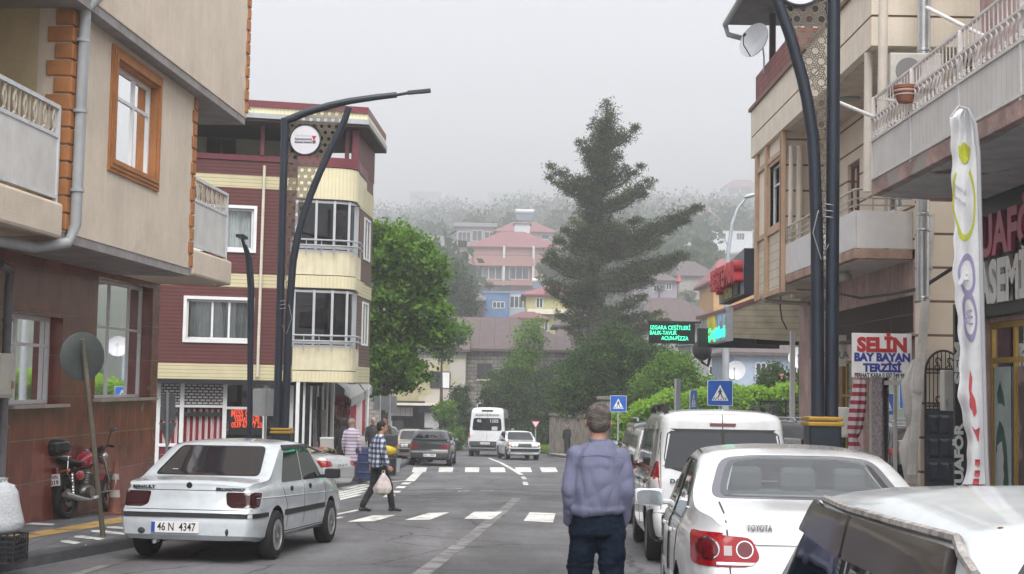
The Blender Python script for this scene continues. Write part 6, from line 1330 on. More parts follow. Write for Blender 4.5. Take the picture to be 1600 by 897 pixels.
# ------------------------------------------------------------------ white boxy sedan on the left
sed = dict(L=4.12, W=1.66, wr=.285, wheels=(-1.24, 1.24), top=[(-2.06, .86), (-2.0, .90), (-1.5, .93), (-1.42, .95), (-.78, 1.315), (-.60, 1.345), (0, 1.365), (.42, 1.34), (1.02, .95), (1.1, .92), (1.9, .80), (2.06, .66)], sm=.06,
 belt=[(-2.06, .82), (-1.4, .86), (1.0, .85), (2.06, .70)], bot=[(-2.06, .26), (-1.7, .22), (1.7, .22), (2.06, .28)], rear=[(.24, -.06), (.30, .02), (.57, .03), (.60, -.05), (.86, -.10), (1.4, -.12)], front=[(.24, -.06), (.35, .03), (.55, .03), (.58, -.04), (.8, -.12)],
 rc=.30, rk=.10, tum=.27, plan=[(-2.06, .95), (-1.3, .99), (0, 1), (1.3, .99), (2.06, .93)], rim=RIM, spokes=14, tw=.18, inset=-.005, archk=1.13)
c = Car('white boxy old sedan with tinted windows and smoked tail lamps, plate 46 N 4347', 'car', 'parked_car', PBW, sed)
c.panel([(-.60, .975), (.60, .975), (.50, 1.29), (-.50, 1.29)], 'rear', CGT, 'rear_window', rnd=.05)
c.panel([(-.64, .965), (.64, .965), (.53, 1.305), (-.53, 1.305)], 'rear', TRIM, 'rear_window_seal', off=.002, rnd=.06)
c.panel([(-.62, .96), (.62, .96), (.52, 1.31), (-.52, 1.31)], 'front', CGL, 'windscreen', rnd=.05)
c.both([(-.98, .885), (-.12, .885), (-.10, 1.28), (-.62, 1.28)], CGL, 'side_window', rnd=.03); c.both([(-.06, .885), (.88, .885), (.42, 1.28), (-.04, 1.28)], CGL, 'side_window', rnd=.03)
c.both([(-.70, 1.265), (.44, 1.27), (.36, 1.315), (-.62, 1.315)], TRIM, 'wind_deflector', off=.014, rnd=.01)
for sx in (-1, 1):
 c.panel([(sx*.79, .80), (sx*.79, .625), (sx*.52, .625), (sx*.46, .66), (sx*.44, .80)], 'rear', DRL, 'tail_lamp', off=.006, rnd=.03)
 c.panel([(sx*.72, .60), (sx*.72, .70), (sx*.42, .70), (sx*.42, .60)], 'front', CLR, 'headlamp', off=.006, rnd=.02)
for v in ('rear',): c.panel([(-.83, .565), (.83, .565), (.83, .515), (-.83, .515)], v, TRIM, 'bumper_strip', off=.014)
c.both([(-2.0, .565), (-1.56, .565), (-1.56, .515), (-2.0, .515)], TRIM, 'bumper_strip', off=.012); c.both([(-.92, .56), (.88, .56), (.88, .495), (-.92, .495)], TRIM, 'side_moulding', off=.012)
c.plate(-.10, .405, .56, .125, 'rear', '46 N  4347')
for x in (-.5, .5): 
 b = MB(); h, n = c.hit('rear', x, .36); b.ell(h, (.045, .012, .035) if x < 0 else (.02, .012, .04), 12, 8); b.build('tow_cover', SEAM, c.t, smooth=True, world=False)
c.line([(-.66, .935), (-.66, .84), (-.62, .815), (.62, .815), (.66, .84), (.66, .935)], 'rear'); c.line([(-.80, .60), (.80, .60)], 'rear', .005)
for pts in ([(-.09, 1.3), (-.09, .35)], [(-1.02, .86), (-.82, .60), (-.80, .34)], [(.92, .86), (.95, .60), (.93, .34)]):
 for v in ('R', 'L'): c.line(pts, v)
for v in ('R', 'L'): c.line([(-1.9, .735), (1.9, .68)], v, .006, PBW, 'crease', off=.001); c.line([(-.92, .30), (.90, .30)], v, .006)
for y in (-.62, .20): 
 for v in ('R', 'L'): 
  h, n = c.hit(v, y-.02, .80); b = MB(); b.ell(h, (.015, .06, .035), 12, 8); b.build('door_handle', TRIM, c.t, smooth=True, world=False)
c.mirror(.84, .90, TRIM, sz=(.22, .13, .15), glassm=TRIM)
h, n = c.hit('rear', 0, .87); b = MB(); b.lathe([(0, -.006), (.035, -.006), (.035, .0)], h, 'y', 12); b.build('trunk_lock', TRIM, c.t, world=False)
def badge(c, txt, x, z, size, view='rear', m=None, width=None):
 h, n = c.hit(view, x, z); sg = -1 if view == 'rear' else 1; put_text(txt, size, h+Vector((0, sg*.018, 0)), (1, 0, 0) if sg < 0 else (-1, 0, 0), (0, 0, 1), m or CHROME, c.t, name='badge', width=width, world=False, ext=.004, bold=.002)
badge(c, 'RENAULT', -.53, .845, .045, m=TRIM, width=.26); badge(c, 'BROADWAY', .49, .835, .04, m=TRIM, width=.34)
b = MB(); b.cyl((-.35, -1.95, .24), (-.35, -2.06, .235), .022, n=10); b.build('exhaust', STEEL, c.t, world=False)
c.panel([(-.45, 1.02), (-.38, 1.02), (-.38, 1.03), (-.45, 1.03)], 'rear', mat('sticker', (.3, .3, .32), .5), 'window_sticker', off=.006)
c.place(-3.37, 18.05, 7.5)
# ------------------------------------------------------------------ white modern sedan on the right
cor = dict(L=4.54, W=1.76, wr=.315, wheels=(-1.30, 1.32), top=[(-2.27, .98), (-2.2, 1.055), (-1.75, 1.10), (-1.62, 1.12), (-.95, 1.40), (-.7, 1.445), (0, 1.475), (.35, 1.45), (1.15, 1.06), (1.3, 1.0), (2.0, .86), (2.27, .66)], sm=.13,
 belt=[(-2.27, .92), (-1.4, .97), (1.0, .93), (2.27, .74)], bot=[(-2.27, .28), (-1.8, .22), (1.8, .22), (2.27, .25)], rear=[(.24, -.10), (.40, .02), (.65, .04), (.72, .0), (1.05, -.09), (1.5, -.1)], front=[(.24, -.04), (.45, .04), (.7, -.06), (.9, -.2)],
 rc=.55, rk=.20, tum=.36, plan=[(-2.27, .90), (-1.4, .985), (0, 1), (1.3, .985), (2.27, .85)], rim=RIM, spokes=10, ang=40, tw=.2, crown=.03)
c = Car('shiny white modern sedan with round red tail lamps, parked behind the van', 'car', 'parked_car', PWH, cor)
rw = [(-.60, 1.155), (.60, 1.155), (.50, 1.385), (.30, 1.41), (-.30, 1.41), (-.50, 1.385)]
c.cut(rw, 'y', -3, 3, .90); c.cut([(-1.3, 1.02), (.95, 1.02), (.45, 1.33), (-.75, 1.35)], 'x', -.60, .60, .95)
for lo, hi in ((-1.2, -.5), (.5, 1.2)): c.cut([(-1.32, 1.04), (-1.26, 1.0), (-.30, .99), (-.28, 1.35), (-.72, 1.35), (-1.05, 1.24)], 'x', lo, hi, .93); c.cut([(-.24, .99), (.85, .97), (.42, 1.32), (-.22, 1.355)], 'x', lo, hi, .93)
c.seats(1.10, (-.1,)); c.seats(1.06, (-1.0,), (-.38, 0, .38)); b = MB(); b.box((0, .62, 1.30), (.24, .03, .07)); b.build('inner_mirror', TRIM, c.t, bevel=.01, world=False)
c.panel(rw, 'rear', CLG, 'rear_window', rnd=.07, off=.006)
c.panel([(-.66, 1.145), (.66, 1.145), (.545, 1.40), (.3, 1.425), (-.3, 1.425), (-.545, 1.40)], 'rear', mat('grey_glass_frit', (.10, .10, .115), .2, coat=.4), 'rear_window_frit', rnd=.08, off=.003, ring=.84)
c.panel([(-.64, 1.08), (.64, 1.08), (.52, 1.40), (-.52, 1.40)], 'front', CLG, 'windscreen', rnd=.06)
c.both([(-1.38, 1.06), (-1.28, .995), (-.30, .985), (-.28, 1.36), (-.72, 1.36), (-1.05, 1.25)], CLG, 'side_window', rnd=.05); c.both([(-.24, .985), (.85, .965), (.42, 1.33), (-.22, 1.365)], CLG, 'side_window', rnd=.04)
for sd, v in ((1, 'R'), (-1, 'L')):
 c.line([(-1.42, 1.075), (-1.30, .985), (.9, .955)], v, .008, CHROME, 'chrome_strip', off=.003); c.line([(-1.42, 1.075), (-1.05, 1.27), (-.7, 1.375), (0, 1.385), (.45, 1.34)], v, .008, TRIM, 'window_seal', off=.002)
 c.line([(-.26, 1.38), (-.26, .35)], v, .012, TRIM, 'pillar_seam'); c.line([(-1.30, .97), (-1.05, .75), (-1.0, .4)], v); c.line([(.95, .93), (1.0, .4)], v); c.line([(-.95, .28), (.95, .28)], v)
 c.panel([(-.95, .50), (.9, .50), (.9, .54), (-.95, .54)], v, PWH, 'side_moulding', off=.012, rnd=.01); c.panel([(-1.97, .92), (-1.80, .92), (-1.80, .76), (-1.97, .76)], v, PWH, 'fuel_flap', off=.003, rnd=.03)
c.handle(-.60, .865, PWH, .19); c.handle(.38, .855, PWH, .19)
# tail lamps: one cluster each side wrapping the corner
cm = lambda a, k: a
for sx, v in ((-1, 'L'), (1, 'R')):
 c.panel([(sx*.80, .955), (sx*.44, .925), (sx*.385, .80), (sx*.46, .75), (sx*.80, .745)], 'rear', REDL, 'tail_lamp', off=.008, rnd=.04)
 c.panel([(-2.22, .745), (-2.02, .77), (-1.95, .87), (-1.98, .95), (-2.22, .955)], v, REDL, 'tail_lamp', off=.008, rnd=.035)
 for xc, r_ in ((sx*.705, .068), (sx*.485, .055)):
  ring = [(xc+r_*math.cos(a), .853+r_*math.sin(a)) for a in [2*math.pi*i/20 for i in range(20)]]; c.panel(ring, 'rear', CHROME, 'lamp_ring', off=.012, rings=3); ring = [(xc+r_*.86*math.cos(a), .853+r_*.86*math.sin(a)) for a in [2*math.pi*i/20 for i in range(20)]]; c.panel(ring, 'rear', mat('deep_red_lamp', (.10, .003, .006), .12, coat=.4), 'round_lamp', off=.016, rings=3)
 c.panel([(sx*.615, .875), (sx*.565, .875), (sx*.565, .815), (sx*.615, .815)], 'rear', mat('dull_clear_lamp', (.32, .28, .27), .15, coat=.8), 'reversing_lamp', off=.012); c.panel([(sx*.66, .775), (sx*.42, .775), (sx*.44, .758), (sx*.66, .756)], 'rear', CLR, 'clear_strip', off=.012)
c.line([(-.60, 1.12), (-.595, 1.02), (-.575, .70), (-.5, .68), (.5, .68), (.575, .70), (.595, 1.02), (.60, 1.12)], 'rear', .006)
c.panel([(-.42, .925), (.42, .925), (.42, .885), (-.42, .885)], 'rear', CHROME, 'boot_trim', off=.012, rnd=.015); badge(c, 'TOYOTA', -.39, .99, .05, width=.16); c.plate(0, .80, .52, .11, 'rear', '46 AEA 231') if 0 else c.plate(.22, .50, .52, .11, 'rear', '46 AEA 231')
c.mirror(.80, .99, PWH, sz=(.26, .13, .17)); c.line([(-.62, .46), (.62, .46)], 'rear', .006)
c.line([(-.64, -.55), (-.63, .1), (-.60, .4)], 'top', .008, SEAM); c.line([(.64, -.55), (.63, .1), (.60, .4)], 'top', .008, SEAM)
c.place(2.13, 11.1, 4.0)
# ------------------------------------------------------------------ white van
van = dict(L=4.36, W=1.75, wr=.315, wheels=(-1.38, 1.43), top=[(-2.18, 1.76), (-2.10, 1.80), (-1.6, 1.825), (.2, 1.83), (.75, 1.78), (1.35, 1.18), (1.45, 1.12), (2.0, .98), (2.18, .75)], sm=.07, belt=[(-2.18, 1.02), (1.2, 1.02), (2.18, .8)], bot=[(-2.18, .30), (-1.8, .24), (1.8, .24), (2.18, .28)],
 rear=[(.3, -.02), (.45, .04), (.62, .05), (.66, -.01), (1.0, -.02), (1.75, -.12), (1.9, -.14)], front=[(.2, -.05), (.5, .03), (.9, -.1), (1.2, -.2)], rc=.22, rk=.11, tum=.15, plan=[(-2.18, .96), (-1.5, 1), (1.3, 1), (2.18, .88)], rim=RIMD, crown=.03, ang=35)
c = Car('tall white van with black roof rails and split rear doors', 'van', 'parked_van', PWH, van)
c.panel([(-.70, 1.14), (-.02, 1.14), (-.02, 1.57), (-.62, 1.57)], 'rear', CGL, 'rear_window', rnd=.03, off=.005); c.panel([(.02, 1.14), (.70, 1.14), (.62, 1.57), (.02, 1.57)], 'rear', CGL, 'rear_window', rnd=.03, off=.005)
c.panel([(-.82, 1.20), (-.5, 1.10), (.0, 1.07), (.5, 1.10), (.82, 1.20), (.765, 1.61), (-.765, 1.61)], 'rear', TRIM, 'window_surround', rnd=.05, off=.003)
c.panel([(-.16, 1.68), (.16, 1.68), (.15, 1.645), (-.15, 1.645)], 'rear', mat('brown_red_lamp', (.12, .03, .03), .3), 'brake_lamp', off=.012, rnd=.012)
for sx, v in ((-1, 'L'), (1, 'R')):
 c.panel([(sx*.85, 1.22), (sx*.755, 1.22), (sx*.745, .80), (sx*.85, .80)], 'rear', REDL, 'tail_lamp', off=.012, rnd=.02); c.panel([(sx*.84, 1.02), (sx*.76, 1.02), (sx*.755, .88), (sx*.84, .88)], 'rear', CLR, 'reversing_lamp', off=.017, rnd=.01)
 c.panel([(-2.12, .30), (-1.78, .30), (-1.75, .62), (-2.12, .66)], v, TRIM, 'bumper_corner', off=.010)
 c.panel([(-2.06, .85), (-1.95, .85), (-1.95, 1.2), (-2.06, 1.2)], v, REDL, 'tail_lamp_side', off=.006, rnd=.02)
 c.panel([(-1.9, 1.12), (-1.06, 1.12), (-1.06, 1.60), (-1.85, 1.60)], v, CGL, 'side_window', rnd=.05); c.panel([(-1.0, 1.12), (-.08, 1.12), (-.08, 1.60), (-1.0, 1.60)], v, CGL, 'side_window', rnd=.05); c.panel([(0, 1.10), (1.2, 1.08), (.75, 1.60), (0, 1.60)], v, CGL, 'side_window', rnd=.05)
 c.line([(-1.03, 1.65), (-1.03, .35)], v); c.line([(-.04, 1.65), (-.04, .35)], v); c.line([(1.1, 1.0), (1.1, .35)], v); c.line([(-1.95, .98), (-1.03, .98)], v, .012, TRIM, 'slide_rail')
 b = MB(); x_ = sx*.66; b.tube([(x_, -1.75, 1.84), (x_, -1.68, 1.90), (x_, .2, 1.91), (x_, .4, 1.85)], .022, 8); b.box((x_, -1.75, 1.85), (.07, .16, .09)); b.box((x_, .42, 1.85), (.07, .2, .07)); b.box((x_, -.7, 1.87), (.06, .14, .07)); b.build('roof_rail', TRIM, c.t, smooth=True, world=False)
c.panel([(-.84, .62), (.84, .62), (.84, .33), (-.84, .33)], 'rear', TRIM, 'bumper', off=.012, rnd=.03)
c.line([(0, 1.78), (0, .66)], 'rear', .006); c.line([(-.735, 1.72), (-.735, .66)], 'rear', .005); c.line([(.735, 1.72), (.735, .66)], 'rear', .005)
badge(c, 'DACIA', -.50, .99, .07, m=TRIM, width=.26); c.plate(.0, .86, .52, .11, 'rear', '46 AP 710')
b = MB(); h, n = c.hit('rear', -.30, .88); b.box(h+Vector((0, -.02, 0)), (.24, .04, .10)); b.build('door_grip', TRIM, c.t, bevel=.015, world=False)
h, n = c.hit('rear', -.42, 1.16); b = MB(); b.cyl(h+Vector((0, -.02, 0)), h+Vector((.05, -.03, .12)), .012, n=6); b.cyl(h+Vector((.05, -.03, .12)), h+Vector((.26, -.015, .17)), .009, n=6); b.build('wiper', TRIM, c.t, world=False)
c.handle(-1.25, .95, TRIM); c.handle(.15, .95, TRIM); c.mirror(1.15, 1.10, TRIM, sz=(.18, .16, .24), glassm=TRIM); c.place(2.61, 18.85, 2.0)
# ------------------------------------------------------------------ near white boxy sedan (old, with roof gutters)
tof = dict(L=4.26, W=1.64, wr=.29, wheels=(-1.28, 1.28), top=[(-2.13, .86), (-2.08, .90), (-1.55, .92), (-1.47, .94), (-1.02, 1.315), (-.88, 1.355), (-.2, 1.385), (.28, 1.355), (.85, .96), (.95, .93), (2.05, .84), (2.13, .7)], sm=.04, belt=[(-2.13, .84), (2.13, .80)], bot=[(-2.13, .28), (-1.7, .22), (1.7, .22), (2.13, .28)],
 rear=[(.25, -.02), (.45, .0), (.86, -.05), (1, -.05)], front=[(.25, -.03), (.4, .0), (.8, -.0), (1, -.03)], rc=.14, rk=.06, tum=.25, plan=[(-2.13, .95), (0, 1), (2.13, .95)], rim=RIMD, crown=.03, archk=1.15)
def tofas(label, paint_, rails=True, near=False, plate_='46 K 4153', group=None):
 sp = dict(tof)
 if near: sp['top'] = [(-2.13, .86), (-2.08, .90), (-1.85, .92), (-1.77, .94), (-1.42, 1.315), (-1.28, 1.36), (-.3, 1.395), (.68, 1.355), (1.25, .96), (1.35, .93), (2.05, .84), (2.13, .7)]
 c = Car(label, 'car', 'parked_car', paint_, sp, group); e1 = -.36 if near else 0; e2 = .40 if near else 0
 if near:
  c.cut([(-.60, .965), (.60, .965), (.50, 1.295), (-.50, 1.295)], 'y', -3, 3, .93); c.cut([(-1.5, .93), (1.0, .93), (.62, 1.27), (-1.25, 1.27)], 'x', -.58, .58, .97)
  for lo, hi in ((-1.2, -.5), (.5, 1.2)): c.cut([(-1.46, .91), (-.26, .91), (-.25, 1.27), (-1.24, 1.27)], 'x', lo, hi, .96); c.cut([(-.12, .91), (1.08, .91), (.68, 1.27), (-.11, 1.27)], 'x', lo, hi, .96)
  c.seats(1.02, (.1,)); c.seats(.98, (-1.1,), (-.35, .35))
 c.panel([(-.60, .965), (.60, .965), (.50, 1.295), (-.50, 1.295)], 'rear', CGL if not near else CLG, 'rear_window', rnd=.09, off=.006); c.panel([(-.66, .945), (.66, .945), (.555, 1.325), (-.555, 1.325)], 'rear', TRIM, 'rear_window_seal', rnd=.10, off=.003, ring=.88 if near else None)
 c.panel([(-.62, .97), (.62, .97), (.52, 1.31), (-.52, 1.31)], 'front', CLG if near else CGL, 'windscreen', rnd=.06, off=.006); c.panel([(-.66, .955), (.66, .955), (.55, 1.33), (-.55, 1.33)], 'front', TRIM, 'windscreen_seal', rnd=.08, off=.003, ring=.88 if near else None)
 for sx, v in ((-1, 'L'), (1, 'R')):
  gm_ = CLG if near else CGL; rg = .86 if near else None
  c.panel([(-1.20+e1, .89), (-.22, .89), (-.20, 1.30), (-.93+e1, 1.30)], v, TRIM, 'window_seal', rnd=.04, off=.003, ring=rg); c.panel([(-.16, .89), (.76+e2, .89), (.30+e2, 1.30), (-.14, 1.30)], v, TRIM, 'window_seal', rnd=.04, off=.003, ring=rg)
  c.panel([(-1.10+e1, .91), (-.26, .91), (-.25, 1.27), (-.88+e1, 1.27)], v, gm_, 'side_window', rnd=.03, off=.006); c.panel([(-.12, .91), (.68+e2, .91), (.28+e2, 1.27), (-.11, 1.27)], v, gm_, 'side_window', rnd=.03, off=.006)
  c.line([(-.19, 1.3), (-.19, .35)], v); c.line([(-1.15, .86), (-.9, .5)], v); c.line([(.8, .86), (.82, .35)], v)
  if rails:
   b = MB(); q = []
   for y in np.linspace(-1.08+e1, .62+e2, 26):
    z = 1.325 if -0.9+e1 < y < .30+e2 else (1.325-(abs(y+.9-e1)*.35 if y < 0 else (y-.30-e2)*.66)); h, n = c.hit(v, y, min(z, 1.325)); 
    if h is not None: q.append(h+Vector((sx*.012, 0, .004)))
   b.tube(q, .013, 6); b.build('roof_gutter', mat('aged_gutter', (.30, .28, .26), .6, var=.5, vscale=20) if near else TRIM, c.t, smooth=True, world=False)
  if near:
   for (pl) in ([(-1.36, 1.19), (-.20, 1.18), (-.21, 1.305), (-1.29, 1.305)], [(-.17, 1.18), (.80, 1.20), (.67, 1.305), (-.16, 1.305)]): c.panel(pl, v, mat('smoked_deflector', (.04, .032, .032), .22, spec=.35, coat=.2, var=.3), 'wind_deflector', rnd=.03, off=.03)
 for sx in (-1, 1):
  for xc in (.56, .40): c.panel([(sx*(xc+.075), .63), (sx*(xc+.075), .78), (sx*(xc-.075), .78), (sx*(xc-.075), .63)], 'front', CLR, 'headlamp', off=.01, rnd=.05)
  c.panel([(sx*.76, .66), (sx*.76, .80), (sx*.50, .80), (sx*.50, .66)], 'rear', REDL, 'tail_lamp', off=.008, rnd=.02); c.panel([(sx*.78, .64), (sx*.78, .77), (sx*.66, .77), (sx*.66, .64)], 'front', AMB, 'indicator', off=.007, rnd=.01)
 c.panel([(-.66, .80), (.66, .80), (.66, .61), (-.66, .61)], 'front', TRIM, 'grille', off=.005, rnd=.02); c.panel([(-.78, .55), (.78, .55), (.78, .42), (-.78, .42)], 'front', TRIM, 'bumper', off=.05, rnd=.03); c.panel([(-.78, .55), (.78, .55), (.78, .42), (-.78, .42)], 'rear', TRIM, 'bumper', off=.05, rnd=.03)
 for z in (.65, .70, .75): c.line([(-.3, z), (.3, z)], 'front', .004, STEEL, 'grille_bar', off=.01)
 c.plate(0, .48, .52, .11, 'front', plate_); c.mirror(.72, .90, TRIM, sz=(.18, .10, .11)); c.handle(-.75, .80, CHROME); c.handle(.15, .80, CHROME); return c
c = tofas('nearest white old sedan, lower right, with worn roof gutter and smoked window deflectors', paint('chalky_white_paint', (.52, .55, .56), .38, dust=.16), near=True); c.place(1.75, 4.45, 3.4, dz=.03)
for x, y, z in ((-.54, -1.25, 1.325), (-.35, -1.3, 1.31)):
 b = MB(); b.ell(c.hit('top', x, y)[0], (.008, .008, .003), 8, 5); b.build('rust_spot', mat('rust', (.12, .05, .02), .9), c.body, world=False)
c = tofas('white old sedan facing the camera beside the minibus', PWH, plate_='46 D 817'); q = G(807, 714); c.place(.42, 70.0, 180-9)
c = tofas('cream old sedan facing the camera, leftmost of the cars before the garage', PCR, plate_='46 T 502'); c.place(-6.0, 66.0, 180-28, dz=.13)
c = tofas('dull cream old sedan facing the camera directly behind the dark hatchback', paint('dusty_beige_paint', (.36, .33, .27), .5), plate_='46 R 119'); c.place(-4.25, 63.0, 180-6)
# ------------------------------------------------------------------ dark hatchback
hat = dict(L=4.15, W=1.69, wr=.29, wheels=(-1.22, 1.30), top=[(-2.07, .92), (-2.02, .99), (-1.85, 1.02), (-1.35, 1.36), (-1.1, 1.39), (0, 1.41), (.30, 1.38), (1.0, .96), (1.9, .80), (2.07, .66)], sm=.06, belt=[(-2.07, .90), (1.0, .90), (2.07, .74)], bot=[(-2.07, .27), (-1.7, .22), (1.7, .22), (2.07, .26)],
 rear=[(.25, -.06), (.34, .02), (.55, .03), (.58, -.03), (.95, -.06), (1.4, -.06)], front=[(.25, -.05), (.4, .03), (.8, -.1)], rc=.3, rk=.12, tum=.30, plan=[(-2.07, .95), (0, 1), (2.07, .92)], rim=RIMD)
c = Car('dark grey hatchback seen from behind, driving away before the far zebra crossing', 'car', 'moving_car', PDG, hat)
c.cut([(-.60, 1.06), (.60, 1.06), (.49, 1.33), (-.49, 1.33)], 'y', -3, 3, .93); c.seats(1.05, (-.1,))
c.panel([(-.60, 1.04), (.60, 1.04), (.49, 1.335), (-.49, 1.335)], 'rear', CLG, 'rear_window', rnd=.05, off=.006); c.panel([(-.68, 1.035), (.68, 1.035), (.68, .995), (-.68, .995)], 'rear', TRIM, 'spoiler', off=.05, rnd=.01)
c.both([(-1.45, .95), (-.30, .95), (-.28, 1.33), (-1.15, 1.33)], CGL, 'side_window', rnd=.04); c.both([(-.24, .95), (.85, .94), (.32, 1.33), (-.22, 1.33)], CGL, 'side_window', rnd=.04); c.panel([(-.62, .98), (.62, .98), (.52, 1.35), (-.52, 1.35)], 'front', CLG, 'windscreen', rnd=.05)
for sx in (-1, 1): c.panel([(sx*.80, .86), (sx*.80, .66), (sx*.46, .66), (sx*.46, .86)], 'rear', mat('dull_red_lamp', (.13, .012, .02), .2, coat=.6), 'tail_lamp', off=.008, rnd=.02)
c.panel([(-.45, .86), (.45, .86), (.45, .66), (-.45, .66)], 'rear', TRIM, 'reflector_panel', off=.006); c.panel([(-.82, .58), (.82, .58), (.82, .53), (-.82, .53)], 'rear', mat('grey_bumper_line', (.09, .09, .095), .5), 'bumper_strip', off=.012); c.plate(0, .42, .52, .11, 'rear', '46 L 9091'); c.mirror(.80, .98, TRIM); c.place(-3.07, 57.6, 1.5)
# ------------------------------------------------------------------ silver sedan in the side street
sil = dict(L=4.55, W=1.78, wr=.31, wheels=(-1.33, 1.32), top=[(-2.27, .92), (-2.2, .99), (-1.6, 1.04), (-.9, 1.31), (-.5, 1.37), (.1, 1.385), (.4, 1.35), (1.2, .97), (1.9, .82), (2.27, .6)], sm=.12, belt=[(-2.27, .88), (1.0, .88), (2.27, .7)], bot=[(-2.27, .26), (-1.8, .2), (1.8, .2), (2.27, .24)],
 rear=[(.2, -.1), (.4, .03), (.7, .04), (1, -.08)], front=[(.2, -.05), (.5, .05), (.9, -.2)], rc=.5, rk=.2, tum=.34, plan=[(-2.27, .9), (-1.4, .985), (0, 1), (2.27, .86)], rim=RIM, crown=.03, ang=40)
c = Car('silver sedan with a bright red tail lamp, parked across the side street', 'car', 'parked_car', PSI, sil)
c.both([(-1.32, .96), (-1.2, .92), (-.26, .91), (-.25, 1.27), (-.7, 1.27), (-1.1, 1.14)], CGL, 'side_window', rnd=.06); c.both([(-.20, .91), (.95, .90), (.42, 1.27), (-.18, 1.28)], CGL, 'side_window', rnd=.04)
c.panel([(-.62, 1.06), (.62, 1.06), (.5, 1.32), (-.5, 1.32)], 'rear', CGL, 'rear_window', rnd=.06)
for sx, v in ((-1, 'L'), (1, 'R')):
 c.panel([(sx*.80, .90), (sx*.50, .86), (sx*.50, .74), (sx*.80, .70)], 'rear', REDL, 'tail_lamp', off=.008, rnd=.03); c.panel([(-2.2, .90), (-1.85, .86), (-1.80, .80), (-2.0, .70), (-2.2, .70)], v, REDL, 'tail_lamp_side', off=.008, rnd=.04); c.line([(-.23, 1.28), (-.23, .35)], v); c.line([(-1.15, .9), (-.95, .4)], v); c.line([(1.0, .9), (1.0, .4)], v)
c.plate(0, .75, .52, .11, 'rear', '46 AD 377'); c.handle(-.55, .80, PSI); c.handle(.4, .80, PSI); c.place(-6.15, 34.7, -70, dz=-.06); c.t.scale = (1, 1, .88)
# ------------------------------------------------------------------ suv type
suv = dict(L=4.35, W=1.80, wr=.34, wheels=(-1.28, 1.34), top=[(-2.17, 1.08), (-2.10, 1.2), (-1.72, 1.55), (-1.5, 1.60), (0, 1.63), (.35, 1.60), (1.1, 1.14), (1.9, 1.0), (2.17, .8)], sm=.10, belt=[(-2.17, 1.02), (1.0, 1.0), (2.17, .85)], bot=[(-2.17, .36), (-1.7, .28), (1.7, .28), (2.17, .3)],
 rear=[(.3, -.05), (.5, .04), (.75, .04), (.9, -.02), (1.2, -.06), (1.6, -.06)], front=[(.3, -.05), (.6, .04), (1, -.15)], rc=.4, rk=.16, tum=.28, plan=[(-2.17, .93), (0, 1), (2.17, .9)], rim=RIM, crown=.03, ang=38)
def suv_car(label, paint_, x, y, hd, dz=0., rails=False):
 c = Car(label, 'car', 'parked_car', paint_, suv)
 c.panel([(-.56, 1.17), (.56, 1.17), (.48, 1.50), (-.48, 1.50)], 'rear', CGG if paint_ is PWH else CGL, 'rear_window', rnd=.08, off=.006); c.panel([(-.64, 1.14), (.64, 1.14), (.54, 1.53), (-.54, 1.53)], 'rear', TRIM, 'window_seal', rnd=.10, off=.003); c.panel([(-.60, 1.16), (.60, 1.16), (.5, 1.56), (-.5, 1.56)], 'front', CGL, 'windscreen', rnd=.06)
 c.both([(-1.7, 1.14), (-1.5, 1.07), (-.26, 1.05), (-.25, 1.50), (-1.3, 1.48)], CGL, 'side_window', rnd=.06); c.both([(-.20, 1.05), (.98, 1.05), (.42, 1.50), (-.18, 1.51)], CGL, 'side_window', rnd=.05)
 for sx in (-1, 1): c.panel([(sx*.84, 1.10), (sx*.60, 1.07), (sx*.60, .96), (sx*.84, .94)], 'rear', REDL, 'tail_lamp', off=.008, rnd=.03)
 c.panel([(-.82, .66), (.82, .66), (.82, .40), (-.82, .40)], 'rear', TRIM if paint_ is not PWH else mat('dark_red_bumper', (.06, .012, .016), .4), 'bumper', off=.008, rnd=.04); c.plate(0, .88, .52, .11, 'rear', '46 AG 604')
 for v in ('R', 'L'): c.line([(-.22, 1.52), (-.22, .45)], v); c.line([(1.05, 1.0), (1.05, .45)], v)
 c.mirror(.92, 1.10, TRIM if paint_ is PBK else paint_)
 if rails:
  for sx in (-1, 1): b = MB(); b.tube([(sx*.58, -1.35, 1.62), (sx*.58, -1.25, 1.69), (sx*.58, .1, 1.71), (sx*.58, .25, 1.65)], .02, 8); b.build('roof_rail', STEEL, c.t, smooth=True, world=False)
 c.place(x, y, hd, dz); return c
suv_car('small white crossover parked in front of the tall white van', PWH, 2.95, 25.4, 2, 0)
suv_car('black car with a dark tailgate parked ahead of the white crossover', PBK, 3.35, 31.5, 1, .13, True)
suv_car('black crossover with grey roof rails parked askew by the metal railing', PBK, 5.9, 31.6, -32, .20, True)
# ------------------------------------------------------------------ minibus
mbs = dict(L=5.9, W=2.06, wr=.35, wheels=(-1.75, 1.85), top=[(-2.95, 2.38), (-2.85, 2.50), (-2.4, 2.56), (.9, 2.56), (1.4, 2.45), (2.2, 1.4), (2.4, 1.25), (2.9, 1.0), (2.95, .9)], sm=.1, belt=[(-2.95, 1.2), (2.0, 1.2), (2.95, .9)], bot=[(-2.95, .42), (-2.4, .3), (2.4, .3), (2.95, .35)],
 rear=[(.4, -.02), (.55, .05), (.72, .05), (.76, 0), (1.2, 0), (2.4, -.12), (2.6, -.14)], front=[(.3, -.05), (.7, .04), (1.2, -.15), (2.6, -.15)], rc=.22, rk=.10, tum=.10, plan=[(-2.95, .97), (0, 1), (2.95, .9)], rim=RIMD, crown=.04, ang=35, tw=.24)
c = Car('white minibus seen from behind with black rear window and lettering above it', 'minibus', 'minibus', PWH, mbs)
